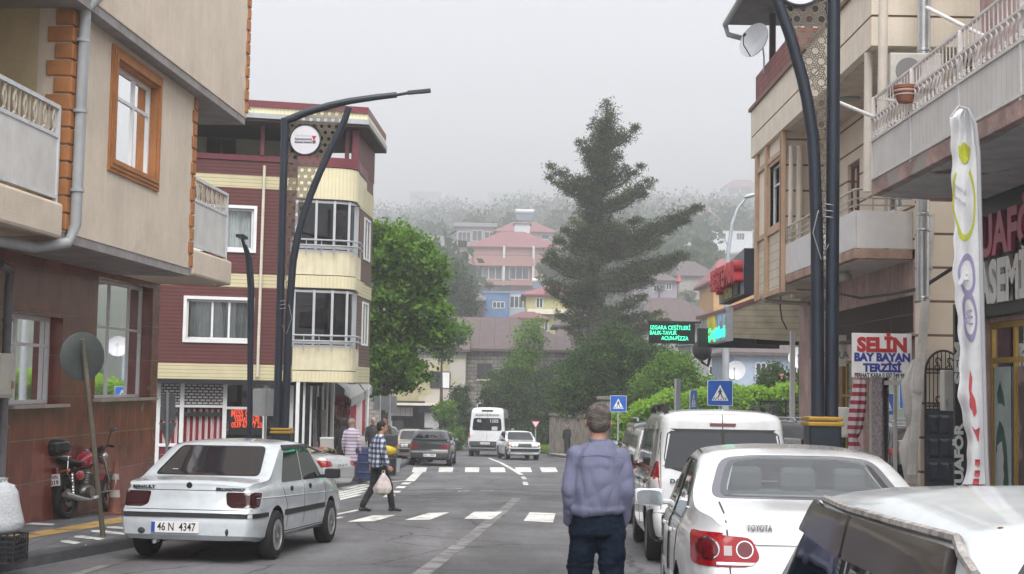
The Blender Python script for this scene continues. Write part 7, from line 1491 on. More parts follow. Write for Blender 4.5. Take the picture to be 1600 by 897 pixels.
c.panel([(-.78, 1.36), (.78, 1.36), (.72, 2.02), (-.72, 2.02)], 'rear', CGL, 'rear_window', rnd=.12, off=.008); c.panel([(-.92, .80), (.92, .80), (.92, .48), (-.92, .48)], 'rear', TRIM, 'bumper', off=.012, rnd=.04); c.panel([(-.32, 2.44), (.32, 2.44), (.30, 2.36), (-.30, 2.36)], 'rear', TRIM, 'top_lamp', off=.02, rnd=.02)
for sx in (-1, 1): c.panel([(sx*1.0, 1.42), (sx*.90, 1.38), (sx*.88, .98), (sx*1.0, .92)], 'rear', REDL, 'tail_lamp', off=.01, rnd=.02)
for a, b_ in ((-2.7, -1.7), (-1.62, -.6), (-.52, .4)): c.both([(a, 1.35), (b_, 1.35), (b_, 2.05), (a, 2.05)], CGL, 'side_window', rnd=.06)
c.both([(.55, 1.30), (1.9, 1.30), (1.3, 2.05), (.55, 2.05)], CGL, 'side_window', rnd=.05); c.both([(-2.85, .72), (-2.15, .72), (-2.15, .42), (-2.8, .46)], TRIM, 'sill_trim', off=.01)
badge(c, 'ALLAH KORUSUN', 0, 2.17, .16, m=TRIM, width=1.25); 
for x, t_ in ((-.42, '46'), (.36, '1505')):
 h, n = c.hit('rear', x, 1.86); put_text(t_, .24, h+Vector((0, -.03, 0)), (1, 0, 0), (0, 0, 1), mat('pale_window_print', (.45, .47, .47), .5), c.t, world=False, ext=.002, bold=.004)
h, n = c.hit('rear', .40, 1.48); b = MB(); b.box(h+Vector((0, -.02, 0)), (.30, .01, .20)); b.build('window_notice', mat('pale_notice', (.4, .42, .42), .5), c.t, world=False)
c.line([(0, 2.35), (0, .8)], 'rear', .007); c.plate(-.1, .70, .52, .11, 'rear', '46 M 0278'); c.mirror(1.9, 1.35, TRIM, sz=(.2, .14, .34)); c.place(-1.0, 77.2, 3.5)
# ================================================================== far houses on the slope
CON = {}
def wcol(c, **k):
 n = 'render_%02d_%02d_%02d' % tuple(int(x*99) for x in c); return mat(n, c, .85, var=k.get('var', .12), vscale=.8, streak=.1)
RFR = {'red': mat('red_metal_roof', (.25, .09, .095), .6, var=.15, vscale=.6), 'brown': stripes('brown_sheet_roof', (.105, .075, .072), (.05, .035, .034), 1.1, .04, 'x', .6, .01, .2), 'grey': mat('grey_roof', (.17, .165, .165), .7, var=.2), 'maroon': mat('maroon_sheet_roof', (.16, .06, .065), .6, var=.15)}
FWN = mat('far_window_frame', (.62, .63, .63), .5); FGL = mat('far_window_glass', (.04, .05, .055), .12, 0, .6, var=.2)
def YM(Y): return float(np.interp(Y, [0, 125, 133, 140, 150, 165, 172, 190, 205, 212, 220, 225, 235, 250, 260, 320, 450, 560, 640, 980, 1100], [0, 125, 152, 165, 192, 225, 236, 310, 330, 345, 348, 355, 370, 400, 412, 600, 720, 860, 1150, 1500, 1750]))
def house(label, x0, x1, yb, ye, Y, wall, roof='hip', rc='red', yr=None, wins=(), dp=9, over=.5, name='house', rpart=None, sideL=0, ridge=(.3, .7), base=None):
 k_ = YM(Y)/Y; Y = YM(Y); dp *= k_; over *= k_
 xa, xb = P(x0, ye, Y).x, P(x1, ye, Y).x; zb = P((x0+x1)/2, yb, Y).z; ze = P((x0+x1)/2, ye, Y).z; fr = FF(Y, xa); Wd = xb-xa
 t_ = thing(name, label, 'house', ((xa+xb)/2, Y+dp/2, zb))
 b = MB(); b.hexa([Vector(p) for p in ((xa, Y, zb-4), (xb, Y, zb-4), (xb, Y+dp, zb-4), (xa, Y+dp, zb-4), (xa, Y, ze), (xb, Y, ze), (xb, Y+dp, ze), (xa, Y+dp, ze))]); b.build('wall', wall, t_)
 for wv in wins:
  u0, z1 = fr.hit(wv[0], wv[1]); u1, z0 = fr.hit(wv[2], wv[3]); n = wv[4] if len(wv) > 4 else 2; tk = .075*k_
  b = MB(); fbox(b, fr, u0, u1, z0, z0+tk, .0, .06); fbox(b, fr, u0, u1, z1-tk, z1, 0, .06)
  for k in range(n+1): u = u0+(u1-u0)*k/n; fbox(b, fr, u-tk/2, u+tk/2, z0+tk, z1-tk, .0, .055)
  f = b.build('window', FWN if len(wv) < 6 else wv[5], t_); b = MB(); fbox(b, fr, u0, u1, z0, z1, .003, .02); b.build('pane', FGL, f)
 m = RFR[rc] if isinstance(rc, str) else rc
 if roof == 'flat':
  b = MB(); b.box(((xa+xb)/2, Y+dp/2, ze+.12), (Wd+over, dp+over, .24)); b.build('roof', m, t_)
 else:
  zr = P((x0+x1)/2, yr, Y+dp/2).z; o = over; e = [Vector((xa-o, Y-o, ze)), Vector((xb+o, Y-o, ze)), Vector((xb+o, Y+dp+o, ze)), Vector((xa-o, Y+dp+o, ze))]
  if roof == 'hip': r0, r1 = Vector((xa+Wd*ridge[0], Y+dp/2, zr)), Vector((xa+Wd*ridge[1], Y+dp/2, zr))
  else: r0, r1 = Vector((xa-o, Y+dp/2, zr)), Vector((xb+o, Y+dp/2, zr))
  dn = Vector((0, 0, -.18)); b = MB(); b.add(e+[r0, r1]+[p+dn for p in e], [(0, 1, 5, 4), (1, 2, 5), (2, 3, 4, 5), (3, 0, 4), (0, 1, 7, 6), (1, 2, 8, 7), (2, 3, 9, 8), (3, 0, 6, 9), (6, 7, 8, 9)]); b.build('roof', m, t_)
 return t_, fr, xa, xb, zb, ze
def slab_(t_, fr, x0, x1, y0, y1, d0, d1, m, nm):
 u0, z1 = fr.hit(x0, y0); u1, z0 = fr.hit(x1, y1); b = MB(); fbox(b, fr, u0, u1, z0, z1, d0, d1); return b.build(nm, m, t_)
STN = bricks('rubble_stone', (.20, .185, .165), (.27, .25, .225), (.12, .11, .10), .55, .28, .035, (1, 0, 0), .9, .35, bump=.8, vs=1.5)
PIT = mat('pink_render', (.42, .22, .20), .85, var=.08); YEP = mat('peeling_yellow_render', (.40, .37, .22), .9, var=.2, vscale=.5, dirt=((.42, .39, .35), .45, .50), bump=.3, bscale=8)
DKW = mat('dark_window_frame', (.06, .045, .04), .6)
# stone house, two wings
t_, fr, *_r = house('long stone house with a big brown roof behind the minibus', 728, 912, 712, 546, 100, STN, 'hip', 'brown', 497, [(746, 568, 768, 592, 2, DKW), (800, 568, 812, 592, 1, DKW), (746, 629, 763, 645, 2)], dp=11, ridge=(-.25, .42))
slab_(t_, fr, 745, 769, 592.5, 595, 0, .15, CREAM, 'sill')
t_, fr, *_r = house('old yellow house with peeling render over a white garage front', 606, 728, 712, 545, 98, YEP, 'hip', 'brown', 512, [(673, 580, 703, 607, 2, DKW), (612, 585, 624, 602, 1)], dp=10, over=.3, ridge=(.6, 1.02))
slab_(t_, fr, 604, 728, 545, 560, .0, .05, mat('plank_fascia', (.22, .21, .20), .9, var=.3), 'eaves_board'); u_, z_ = fr.hit(691, 600); b = MB(); fbox(b, fr, u_, fr.hit(702, 600)[0], fr.hit(691, 606)[1], fr.hit(691, 582)[1], .04, .07); b.build('white_curtain', WHITE, t_)
slab_(t_, fr, 598, 695, 629, 634, 0, 1.0, CREAM, 'canopy_ledge'); GW = mat('garage_white', (.50, .50, .49), .7, var=.15); slab_(t_, fr, 600, 696, 634.5, 708, 0, .12, GW, 'garage_front'); slab_(t_, fr, 610, 645, 636, 650, .12, .2, stripes('garage_sheet', (.40, .38, .36), (.24, .22, .21), .35, .12, 'x', .7, .01), 'sheet_panel')
slab_(t_, fr, 655, 677, 634, 645, .12, .3, mat('navy_shutter', (.03, .04, .09), .6), 'rolled_shutter')
for a in ((612, 651, 630, 658), (631, 651, 642, 658), (657, 646, 673, 659), (631, 660, 641, 668), (614, 663, 626, 680), (676, 660, 690, 668), (660, 662, 671, 672), (644, 662, 652, 690)): slab_(t_, fr, *a, .12, .15, FGL, 'garage_window')
house('narrow grey stone wall house beside the striped awning', 568, 600, 712, 600, 96, STN, 'flat', 'grey', dp=6)
house('tall grey stone wing with a dark drainpipe at the right of the stone house', 862, 905, 700, 546, 103, STN, 'hip', 'brown', 515, dp=8)
# houses up the slope
W3 = lambda x0, x1, y0, y1, n: [(x0, y0, x1, y1, n)]
t_, fr, *_r = house('pink three storey house with red hipped roof and long glazed balconies', 735, 872, 462, 386, 190, PIT, 'hip', 'red', 362, [(737, 417, 763, 437, 3), (764, 417, 784, 437, 2), (796, 417, 826, 437, 3), (843, 415, 849, 426, 1)], dp=12, ridge=(.35, .62))
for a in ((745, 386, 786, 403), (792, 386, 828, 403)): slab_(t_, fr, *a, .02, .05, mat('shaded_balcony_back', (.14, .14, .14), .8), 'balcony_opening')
slab_(t_, fr, 733, 834, 403, 417, .0, 1.2, PIT, 'balcony'); slab_(t_, fr, 733, 834, 438, 447, 0, 1.2, PIT, 'balcony'); 
for x in (734, 787, 833): slab_(t_, fr, x-1, x+1.5, 385, 447, .9, 1.15, FWN, 'column')
slab_(t_, fr, 738, 832, 399, 400, 1.1, 1.15, DKW, 'handrail')
house('grey flat roofed house with glazed veranda behind the pink house', 713, 772, 400, 354, 235, mat('grey_render', (.30, .29, .29), .85, var=.1), 'gable', 'grey', 348, [(716, 362, 735, 380, 3), (738, 360, 753, 377, 2), (757, 362, 772, 376, 2)], dp=11)
house('low house with dusty red roof right behind the pink house', 775, 866, 400, 362, 225, mat('pale_pink_render', (.40, .31, .30), .85), 'hip', 'red', 347, [(780, 364, 805, 372, 5), (846, 366, 858, 374, 1)], dp=12)
t_, fr, *_r = house('white rooftop structure with tilted solar heater above the red roof', 804, 828, 372, 350, 212, FWN, 'flat', 'grey', dp=3)
def solar(label, px, py, Y, s=1.0):
 s *= YM(Y)/Y; Y = YM(Y)
 t_ = thing('solar_heater', label, 'solar heater', P(px, py, Y)); q = P(px, py, Y); b = MB(); b.hexa([q+Vector(v)*s for v in ((-1, 0, 0), (1, 0, 0), (1, 1.2, 1), (-1, 1.2, 1), (-1, 0, .1), (1, 0, .1), (1, 1.2, 1.1), (-1, 1.2, 1.1))]); b.build('collector', mat('collector_blue', (.10, .12, .15), .3), t_); b = MB(); b.cyl(q+Vector((-1.1, 1.3, 1.25))*s, q+Vector((1.1, 1.3, 1.25))*s, .28*s, n=12); b.build('tank', FWN, t_, smooth=True); b = MB(); b.cyl(q+Vector((.8, 1.2, -.6))*s, q+Vector((.8, 1.2, 1.1))*s, .06, n=5); b.build('stand', STEEL, t_)
solar('solar water heater on the white rooftop structure beside the pine', 820, 345, 212, 1.3); solar('solar water heater on the white flat roofed house', 1150, 380, 262, 1.5); solar('solar water heater right of the pine trunk', 1068, 395, 200, 1.1); solar('solar water heater standing on the blue house', 845, 452, 148, .8)
house('faded gable house at the left, half behind the green tree', 640, 692, 420, 380, 230, mat('pale_green_wall', (.34, .35, .31), .85), 'gable', 'grey', 368, [(672, 385, 684, 392, 2)], dp=12)
house('small pale house between the green tree and the pink house', 688, 730, 430, 385, 220, mat('pale_pink_render', (.4, .31, .3)), 'gable', 'grey', 378, W3(692, 712, 390, 402, 3), dp=8)
house('reddish low building below the small pale house', 684, 730, 440, 405, 205, mat('dusty_pink_wall', (.32, .20, .19), .9), 'flat', 'maroon', dp=8)
t_, fr, *_r = house('blue house with a flat roof and a white glazed porch', 756, 795, 500, 458, 150, mat('blue_render', (.11, .19, .34), .8, var=.12), 'flat', mat('blue_parapet', (.16, .24, .38), .8), None, [(770, 471, 788, 482, 3)], dp=8, over=.2)
house('white glazed porch attached right of the blue house', 796, 826, 500, 458, 150.5, mat('blue_white_wall', (.33, .38, .45), .8), 'flat', mat('blue_parapet', (.16, .24, .38), .8), None, [(797, 462, 824, 482, 4)], dp=7, over=.1)
house('dark brown shed left of the blue house', 729, 756, 496, 468, 149, mat('dark_brown_wood', (.06, .035, .035), .9), 'gable', 'grey', 460, dp=8, over=.2)
t_, fr, *_r = house('yellow house with a red hipped roof left of the pine', 822, 895, 530, 460, 140, mat('yellow_render', (.38, .36, .17), .85, var=.1), 'hip', 'red', 446, [(838, 465, 848, 482, 2), (846, 503, 856, 518, 2)], dp=9, ridge=(.5, .85))
slab_(t_, fr, 824, 885, 483, 492, 0, .9, CREAM, 'balcony'); house('red low roof in front of the yellow house', 800, 850, 520, 497, 133, mat('pale_pink_render', (.4, .3, .3)), 'hip', 'maroon', 487, dp=7)
house('small grey house with brown roof beside the pine trunk', 872, 922, 548, 508, 122, mat('grey_render', (.3, .29, .29)), 'hip', 'brown', 494, [(884, 512, 893, 524, 2, DKW)], dp=7)
house('pale wall building glimpsed right of the yellow house', 885, 930, 500, 470, 150, mat('greenish_grey_wall', (.30, .31, .27), .85), 'flat', 'grey', dp=7)
house('lilac grey house with white windows right of the pine', 990, 1058, 478, 438, 165, mat('lilac_render', (.30, .26, .31), .85), 'hip', 'brown', 425, [(993, 442, 1003, 453, 2), (1021, 445, 1030, 456, 2), (1041, 441, 1049, 453, 2)], dp=10)
house('pale cottage with brown roof behind the solar heater', 1060, 1118, 475, 431, 172, mat('pale_stone_wall', (.36, .34, .31), .9, var=.15), 'hip', 'brown', 409, [(1103, 436, 1114, 447, 1)], dp=11, ridge=(.2, .6))
t_ = thing('red_cowl', 'red conical chimney cowl on a pole before the lilac house', 'chimney cowl', P(1061, 440, 200)); q = P(1061, 440, 200); b = MB(); b.lathe([(.45, 0), (.1, .9), (0, 1)], q, n=14); b.cyl(q, q-Vector((0, 0, 2.5)), .05, n=6); b.build('cowl', mat('cowl_red', (.40, .05, .07), .5), t_)
house('orange house with a red roof behind the lettered sign', 1115, 1185, 520, 440, 118, mat('orange_render', (.50, .30, .13), .85, var=.1), 'hip', 'red', 405, [(1150, 449, 1158, 458, 1)], dp=9)
house('broad brown roofed house behind the LED sign', 1010, 1125, 540, 505, 112, mat('grey_render', (.3, .29, .29)), 'hip', 'brown', 466, dp=12, over=.6, ridge=(.15, .6))
house('grey house with small window below the menu panels', 1080, 1150, 612, 540, 96, mat('cool_grey_render', (.30, .30, .30), .85, var=.15), 'flat', 'grey', None, [(1108, 571, 1124, 586, 2), (1128, 536, 1138, 546, 2)], dp=7)
t_, fr, *_r = house('light blue house with a brown roof behind the hedge', 1146, 1262, 625, 551, 84, mat('light_blue_render', (.34, .41, .50), .8, var=.1), 'hip', 'brown', 535, [(1181, 566, 1205, 588, 3), (1240, 568, 1250, 600, 2)], dp=9, ridge=(.2, .8))
for (px, py, r_, lab) in ((1150, 580, .55, 'white satellite dish left of the light blue house'), (1249, 560, .6, 'white satellite dish at the right end of the light blue house')): dish(lab, P(px, py, 80), r_, (-.3, -.9, .25))
t_, fr, *_r = house('white flat roofed modern house high right of the pine', 1115, 1176, 420, 362, 260, mat('white_render', (.70, .72, .74), .8, var=.05), 'flat', FWN, None, [(1122, 364, 1134, 374, 3), (1151, 364, 1163, 375, 3)], dp=10, over=.1)
house('stone terrace wall under the white modern house', 1110, 1185, 440, 396, 250, STN, 'flat', FWN, None, [(1128, 400, 1136, 410, 1, DKW)], dp=4, over=.1)
house('faint house with pinkish red hipped roof in the mist', 1018, 1078, 350, 332, 560, mat('mist_grey_wall', (.28, .27, .26), .9), 'hip', 'red', 320, [(1030, 336, 1040, 342, 2)], dp=14)
house('faint pavilion with columns and a pale red roof at the upper right', 1133, 1192, 312, 291, 640, mat('mist_pale_wall', (.36, .34, .33), .9), 'hip', 'red', 281, [(1138, 293, 1155, 303, 1, FWN), (1158, 293, 1176, 303, 1, FWN)], dp=12)
for i, (a, col, lab) in enumerate((((640, 688, 320, 300), (.35, .30, .36), 'very faint lilac house lost in the fog at the left'), ((690, 716, 335, 312), (.36, .32, .32), 'very faint small house lost in the fog beside the lilac one'), ((762, 822, 322, 302), (.30, .38, .38), 'very faint greenish flat roofed house lost in the fog above the pink house'), ((640, 668, 350, 338), (.33, .33, .32), 'faint low roof in the fog above the green tree'))):
 house(lab, a[0], a[1], a[2], a[3], 980+i*30, mat(f'fog_wall_{"abcd"[i]}', col, .9), 'flat' if i != 1 else 'hip', 'grey' if i != 3 else 'red', a[3]-6, [(a[0]+6, a[3]+5, a[0]+14, a[3]+10, 1, DKW)], dp=10)
for i, (x0, x1, yb, ye, Y, rc, col, lab) in enumerate(((1040, 1062, 378, 362, 300, 'red', (.36, .33, .3), 'hazy pale house with a small red roof above the right branch of the pine'), (1084, 1108, 400, 384, 262, 'grey', (.33, .33, .31), 'hazy grey house left of the white modern house'), (1095, 1122, 345, 332, 450, 'red', (.4, .37, .35), 'faint pale house high above the white modern house'), (1145, 1186, 360, 349, 330, 'grey', (.34, .33, .32), 'long hazy low house above the white modern house'), (988, 1012, 372, 360, 330, 'grey', (.33, .31, .3), 'hazy house peeping right of the pine crown'), (868, 890, 372, 357, 330, 'red', (.36, .32, .31), 'hazy red roofed house close to the left side of the pine'), (652, 676, 372, 360, 330, 'grey', (.36, .35, .34), 'hazy small house above the green tree'), (700, 722, 362, 350, 400, 'grey', (.35, .36, .35), 'hazy small house left of the grey veranda house'), (1062, 1082, 405, 392, 250, 'maroon', (.38, .3, .26), 'hazy brownish house below the faint red roof'))):
 house(lab, x0, x1, yb, ye, Y, mat(f'hazy_wall_{i}', col, .9), 'hip' if i != 7 else 'flat', rc, ye-7, [(x0+3, ye+3, x0+9, ye+9, 2), (x1-9, ye+3, x1-3, ye+9, 2)], dp=9)
# stone garden wall and pillar
SG = mat('garden_stone', (.21, .185, .15), .95, var=.45, vscale=3, bump=.9, bscale=6, vstretch=(3, 3, .7))
gw = thing('garden_wall', 'rough stone garden wall behind the walking man', 'wall', P(900, 700, 82)); b = MB(); Y = 82
pts = [P(858, 700, Y), P(866, 700, Y-1), P(985, 700, Y-6)]; 
for a, c_ in zip(pts, pts[1:]):
 za, zb = -.03*a.y, -.03*c_.y; ztop = P(900, 652, Y).z; b.hexa([Vector((a.x, a.y, za)), Vector((c_.x, c_.y, zb)), Vector((c_.x, c_.y+.5, zb)), Vector((a.x, a.y+.5, za))]+[Vector((a.x, a.y, ztop)), Vector((c_.x, c_.y, ztop+.05)), Vector((c_.x, c_.y+.5, ztop+.05)), Vector((a.x, a.y+.5, ztop))])
b.build('wall', SG, gw, bevel=.05); b = MB()
for a, c_ in zip(pts, pts[1:]): b.hexa([Vector((a.x-.08, a.y-.08, ztop+.06)), Vector((c_.x, c_.y-.08, ztop+.11)), Vector((c_.x, c_.y+.55, ztop+.11)), Vector((a.x, a.y+.55, ztop+.06))]+[Vector((a.x-.08, a.y-.08, ztop+.2)), Vector((c_.x, c_.y-.08, ztop+.25)), Vector((c_.x, c_.y+.55, ztop+.25)), Vector((a.x, a.y+.55, ztop+.2))])
b.build('coping', mat('coping_stone', (.16, .145, .125), .9, var=.3), gw)
gp = thing('gate_pillar', 'stone gate pillar with a flat cap behind the walking man', 'pillar', P(945, 690, 60)); q = P(947, 690, 60); zt_ = P(947, 625, 60).z; b = MB(); b.box((q.x, 60, (zt_-1.7)/2), (.66, .66, zt_+1.7)); b.build('pillar', SG, gp, bevel=.03); b = MB(); b.box((q.x, 60, zt_+.08), (.85, .85, .14)); b.build('cap', mat('coping_stone', (.16, .145, .125)), gp, bevel=.02)
# ================================================================== vegetation
def leafmesh(name, C_, N_, size, mats_, parent, mi=None, asp=.55, up=0.):
 n = len(C_); a = RNG.normal(size=(n, 3)); a[:, 2] += up; a /= np.linalg.norm(a, axis=1)[:, None]; b_ = np.cross(a, RNG.normal(size=(n, 3))); b_ /= np.linalg.norm(b_, axis=1)[:, None]+1e-9
 sz = size*(RNG.uniform(.6, 1.35, n))[:, None]; off = np.array([0., 0, 0]); p = parent
 while p is not None: off += np.array(p.location); p = p.parent
 c = C_-off; V = np.stack([c-a*sz, c-b_*sz*asp+a*sz*.1, c+a*sz, c+b_*sz*asp+a*sz*.1], 1).reshape(-1, 3)
 me = bpy.data.meshes.new(name); me.vertices.add(4*n); me.vertices.foreach_set('co', V.ravel().astype(np.float32)); me.loops.add(4*n); me.loops.foreach_set('vertex_index', np.arange(4*n, dtype=np.int32)); me.polygons.add(n); me.polygons.foreach_set('loop_start', np.arange(0, 4*n, 4, dtype=np.int32))
 for m in mats_: me.materials.append(m)
 if mi is not None: me.polygons.foreach_set('material_index', np.asarray(mi, dtype=np.int32))
 me.update(calc_edges=True); me.validate(); ob = bpy.data.objects.new(name, me); COL.objects.link(ob); ob.parent = parent; return ob
def leafm(n, c, sp=.3): 
 if n in MATS: return MATS[n]
 m, t, b = _bsdf(n); b.inputs['Base Color'].default_value = (*c, 1); b.inputs['Roughness'].default_value = .6; b.inputs['Specular IOR Level'].default_value = sp
 L = t.links.new; tr = t.nodes.new('ShaderNodeBsdfTranslucent'); tr.inputs[0].default_value = (c[0]*1.3, c[1]*1.4, c[2], 1); mx = t.nodes.new('ShaderNodeMixShader'); mx.inputs[0].default_value = .35; L(b.outputs[0], mx.inputs[1]); L(tr.outputs[0], mx.inputs[2]); L(mx.outputs[0], t.nodes['Material Output'].inputs[0]); MATS[n] = m; return m
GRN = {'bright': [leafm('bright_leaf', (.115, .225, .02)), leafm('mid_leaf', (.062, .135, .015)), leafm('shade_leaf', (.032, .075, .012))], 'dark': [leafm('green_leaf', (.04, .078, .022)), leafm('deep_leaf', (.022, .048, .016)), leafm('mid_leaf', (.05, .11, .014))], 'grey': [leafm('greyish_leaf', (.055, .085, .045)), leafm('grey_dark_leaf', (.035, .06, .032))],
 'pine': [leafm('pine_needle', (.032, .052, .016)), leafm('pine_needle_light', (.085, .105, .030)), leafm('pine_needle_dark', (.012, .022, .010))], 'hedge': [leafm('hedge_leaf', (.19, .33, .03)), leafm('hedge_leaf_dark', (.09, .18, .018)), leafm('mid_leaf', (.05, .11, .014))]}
BARK = mat('bark', (.055, .042, .032), .95, var=.4, bump=.8, bscale=12, vstretch=(1, 1, .2))
def clumps(lobes, nc, per, spread):
 Cs, mi = [], []; wts = np.array([l[1][0]*l[1][1]*l[1][2] for l in lobes]); wts = wts/wts.sum()
 for i in RNG.choice(len(lobes), nc, p=wts):
  c, r_ = lobes[i]; d = RNG.normal(size=3); d /= np.linalg.norm(d); rad = RNG.uniform(.35, 1.0)**.5*RNG.uniform(.8, 1.28); cc = np.array(c)+d*np.array(r_)*rad
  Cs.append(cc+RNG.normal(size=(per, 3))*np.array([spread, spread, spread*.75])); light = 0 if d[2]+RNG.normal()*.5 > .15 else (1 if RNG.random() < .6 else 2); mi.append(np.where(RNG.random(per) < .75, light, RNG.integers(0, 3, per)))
 return np.concatenate(Cs), np.concatenate(mi)
def tree(label, base, trunk, lobes, nc, per, spread, leaf, pal, name='tree', tr=.18, limbs=True, asp=.55, cat='tree'):
 t_ = thing(name, label, cat, base); b = MB(); tp = [Vector(base)-Vector((0, 0, .3))]+[Vector(p) for p in trunk]; b.tube(tp, list(np.linspace(tr, tr*.3, len(tp))), 8)
 for c, r_ in lobes:
  k = tp[len(tp)//2]; c = Vector(c); mid = k.lerp(c, .5)+Vector((0, 0, -.1*r_[2])); b.tube([k, mid, c], [tr*.45, tr*.28, tr*.08], 6)
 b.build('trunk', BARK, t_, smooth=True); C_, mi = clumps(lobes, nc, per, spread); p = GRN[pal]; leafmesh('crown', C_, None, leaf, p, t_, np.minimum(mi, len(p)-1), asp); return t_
def lob(px, py, Y, rx, rz=None, ry=None): return (tuple(P(px, py, Y)), (rx*Y/2200, (ry or rx)*Y/2200, (rz or rx)*Y/2200))
def gb(px, Y): return (P(px, 650, Y).x, Y, gz(P(px, 650, Y).x, Y))
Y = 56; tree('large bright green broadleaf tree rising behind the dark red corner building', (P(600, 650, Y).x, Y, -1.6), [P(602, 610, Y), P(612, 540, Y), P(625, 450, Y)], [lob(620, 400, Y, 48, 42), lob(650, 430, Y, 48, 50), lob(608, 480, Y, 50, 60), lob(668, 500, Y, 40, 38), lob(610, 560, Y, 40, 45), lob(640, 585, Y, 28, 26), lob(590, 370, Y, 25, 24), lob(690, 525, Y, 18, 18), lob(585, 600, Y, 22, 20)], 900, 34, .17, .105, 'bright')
Y = 150; tree('hazy grey green tree between the large green tree and the pink house', gb(715, Y), [P(716, 540, Y), P(718, 480, Y)], [lob(715, 455, Y, 22, 40), lob(700, 500, Y, 22, 40), lob(730, 500, Y, 16, 25), lob(735, 470, Y, 10, 16)], 260, 36, .48, .2, 'grey')
Y = 88; tree('light green bushy tree top beside the brown roof', gb(690, Y), [P(690, 560, Y)], [lob(690, 530, Y, 22, 28), lob(715, 520, Y, 14, 16)], 140, 36, .25, .11, 'bright')
Y = 90; tree('dark column shaped shrub in front of the yellow garage house', gb(717, Y), [P(718, 660, Y)], [lob(718, 625, Y, 13, 26), lob(712, 665, Y, 20, 26), lob(726, 655, Y, 12, 30)], 300, 36, .16, .08, 'dark', 'shrub', cat='shrub')
Y = 88; tree('round lighter green bush left of the minibus', gb(695, Y), [P(695, 660, Y)], [lob(696, 645, Y, 17, 17), lob(706, 685, Y, 18, 22)], 200, 36, .16, .08, 'bright', 'shrub', cat='shrub')
Y = 91; tree('slender pale green young tree in front of the stone house', gb(820, Y), [P(820, 600, Y), P(825, 540, Y)], [lob(826, 540, Y, 22, 34), lob(815, 575, Y, 25, 25), lob(838, 520, Y, 10, 18)], 170, 30, .28, .09, 'bright')
tree('wide dark green bush mass behind the minibus and white sedan', gb(815, Y), [P(815, 650, Y)], [lob(800, 620, Y, 42, 40), lob(840, 640, Y, 42, 48), lob(780, 650, Y, 26, 36), lob(865, 600, Y, 20, 26), lob(820, 680, Y, 45, 26), lob(850, 690, Y, 25, 22)], 900, 40, .25, .10, 'dark', 'shrub', cat='shrub')
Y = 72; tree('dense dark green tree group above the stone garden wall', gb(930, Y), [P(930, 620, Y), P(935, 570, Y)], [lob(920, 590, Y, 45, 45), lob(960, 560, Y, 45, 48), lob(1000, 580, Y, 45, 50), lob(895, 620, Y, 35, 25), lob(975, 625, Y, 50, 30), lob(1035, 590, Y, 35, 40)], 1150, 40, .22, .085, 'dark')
Y = 68; tree('loose light green willow like shrub right of the dark tree group', gb(1060, Y), [P(1060, 600, Y)], [lob(1050, 590, Y, 35, 38), lob(1080, 605, Y, 28, 26), lob(1020, 610, Y, 30, 26)], 420, 36, .2, .075, 'bright', 'shrub', cat='shrub')
Y = 66; tree('green bush with pink blossom before the light blue house', gb(1215, Y), [P(1215, 610, Y)], [lob(1205, 595, Y, 18, 22), lob(1235, 600, Y, 20, 18), lob(1216, 578, Y, 8, 12)], 210, 34, .14, .065, 'dark', 'shrub', cat='shrub')
b = MB(); t0 = [o for o in bpy.data.objects if o.get('label', '').startswith('green bush with pink')][0]
for i in range(26): b.ell(P(random.uniform(1218, 1250), random.uniform(585, 615), 65.4), (.05, .05, .05), 6, 4)
b.build('blossom', mat('pink_blossom', (.45, .14, .15), .7), t0)
# hedge
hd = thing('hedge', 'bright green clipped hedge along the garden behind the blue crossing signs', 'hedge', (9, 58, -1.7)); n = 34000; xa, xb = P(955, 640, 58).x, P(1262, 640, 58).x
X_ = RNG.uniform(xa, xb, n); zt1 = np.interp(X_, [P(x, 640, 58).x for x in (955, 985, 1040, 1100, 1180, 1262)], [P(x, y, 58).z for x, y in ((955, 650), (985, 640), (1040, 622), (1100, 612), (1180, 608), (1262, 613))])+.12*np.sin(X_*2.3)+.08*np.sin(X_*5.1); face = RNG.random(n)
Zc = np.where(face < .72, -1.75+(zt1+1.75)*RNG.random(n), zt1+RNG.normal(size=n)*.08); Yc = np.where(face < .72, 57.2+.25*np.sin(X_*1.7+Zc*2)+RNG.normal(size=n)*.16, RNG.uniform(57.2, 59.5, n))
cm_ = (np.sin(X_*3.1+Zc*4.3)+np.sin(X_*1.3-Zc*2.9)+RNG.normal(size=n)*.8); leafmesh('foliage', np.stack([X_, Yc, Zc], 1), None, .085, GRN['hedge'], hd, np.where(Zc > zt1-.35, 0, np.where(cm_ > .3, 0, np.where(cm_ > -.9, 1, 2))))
b = MB(); b.box(((xa+xb)/2, 58.6, -.6), (xb-xa-.3, 1.6, 2.6)); b.build('woody_core', mat('hedge_core', (.02, .03, .01), .95), hd)
# grass verge
n = 9000; X_ = RNG.uniform(P(838, 700, 84).x, P(880, 700, 84).x+.5, n); Yv = RNG.uniform(84.8, 88, n); g0 = leafmesh('grass', np.stack([X_, Yv, -2.5+RNG.random(n)*.35], 1), None, .11, GRN['hedge'], None, RNG.integers(0, 2, n), .12, 1.5); tag(g0, 'green grass verge beside the stone garden wall', 'grass', kind='stuff')
n = 9000; X_ = RNG.uniform(P(1150, 680, 50).x, P(1262, 680, 50).x, n); g0 = leafmesh('grass', np.stack([X_, RNG.uniform(44, 56, n), -1.35+RNG.random(n)*.3], 1), None, .12, GRN['hedge'], None, RNG.integers(0, 2, n), .12, 1.5); tag(g0, 'green grass behind the metal railing', 'grass', kind='stuff')
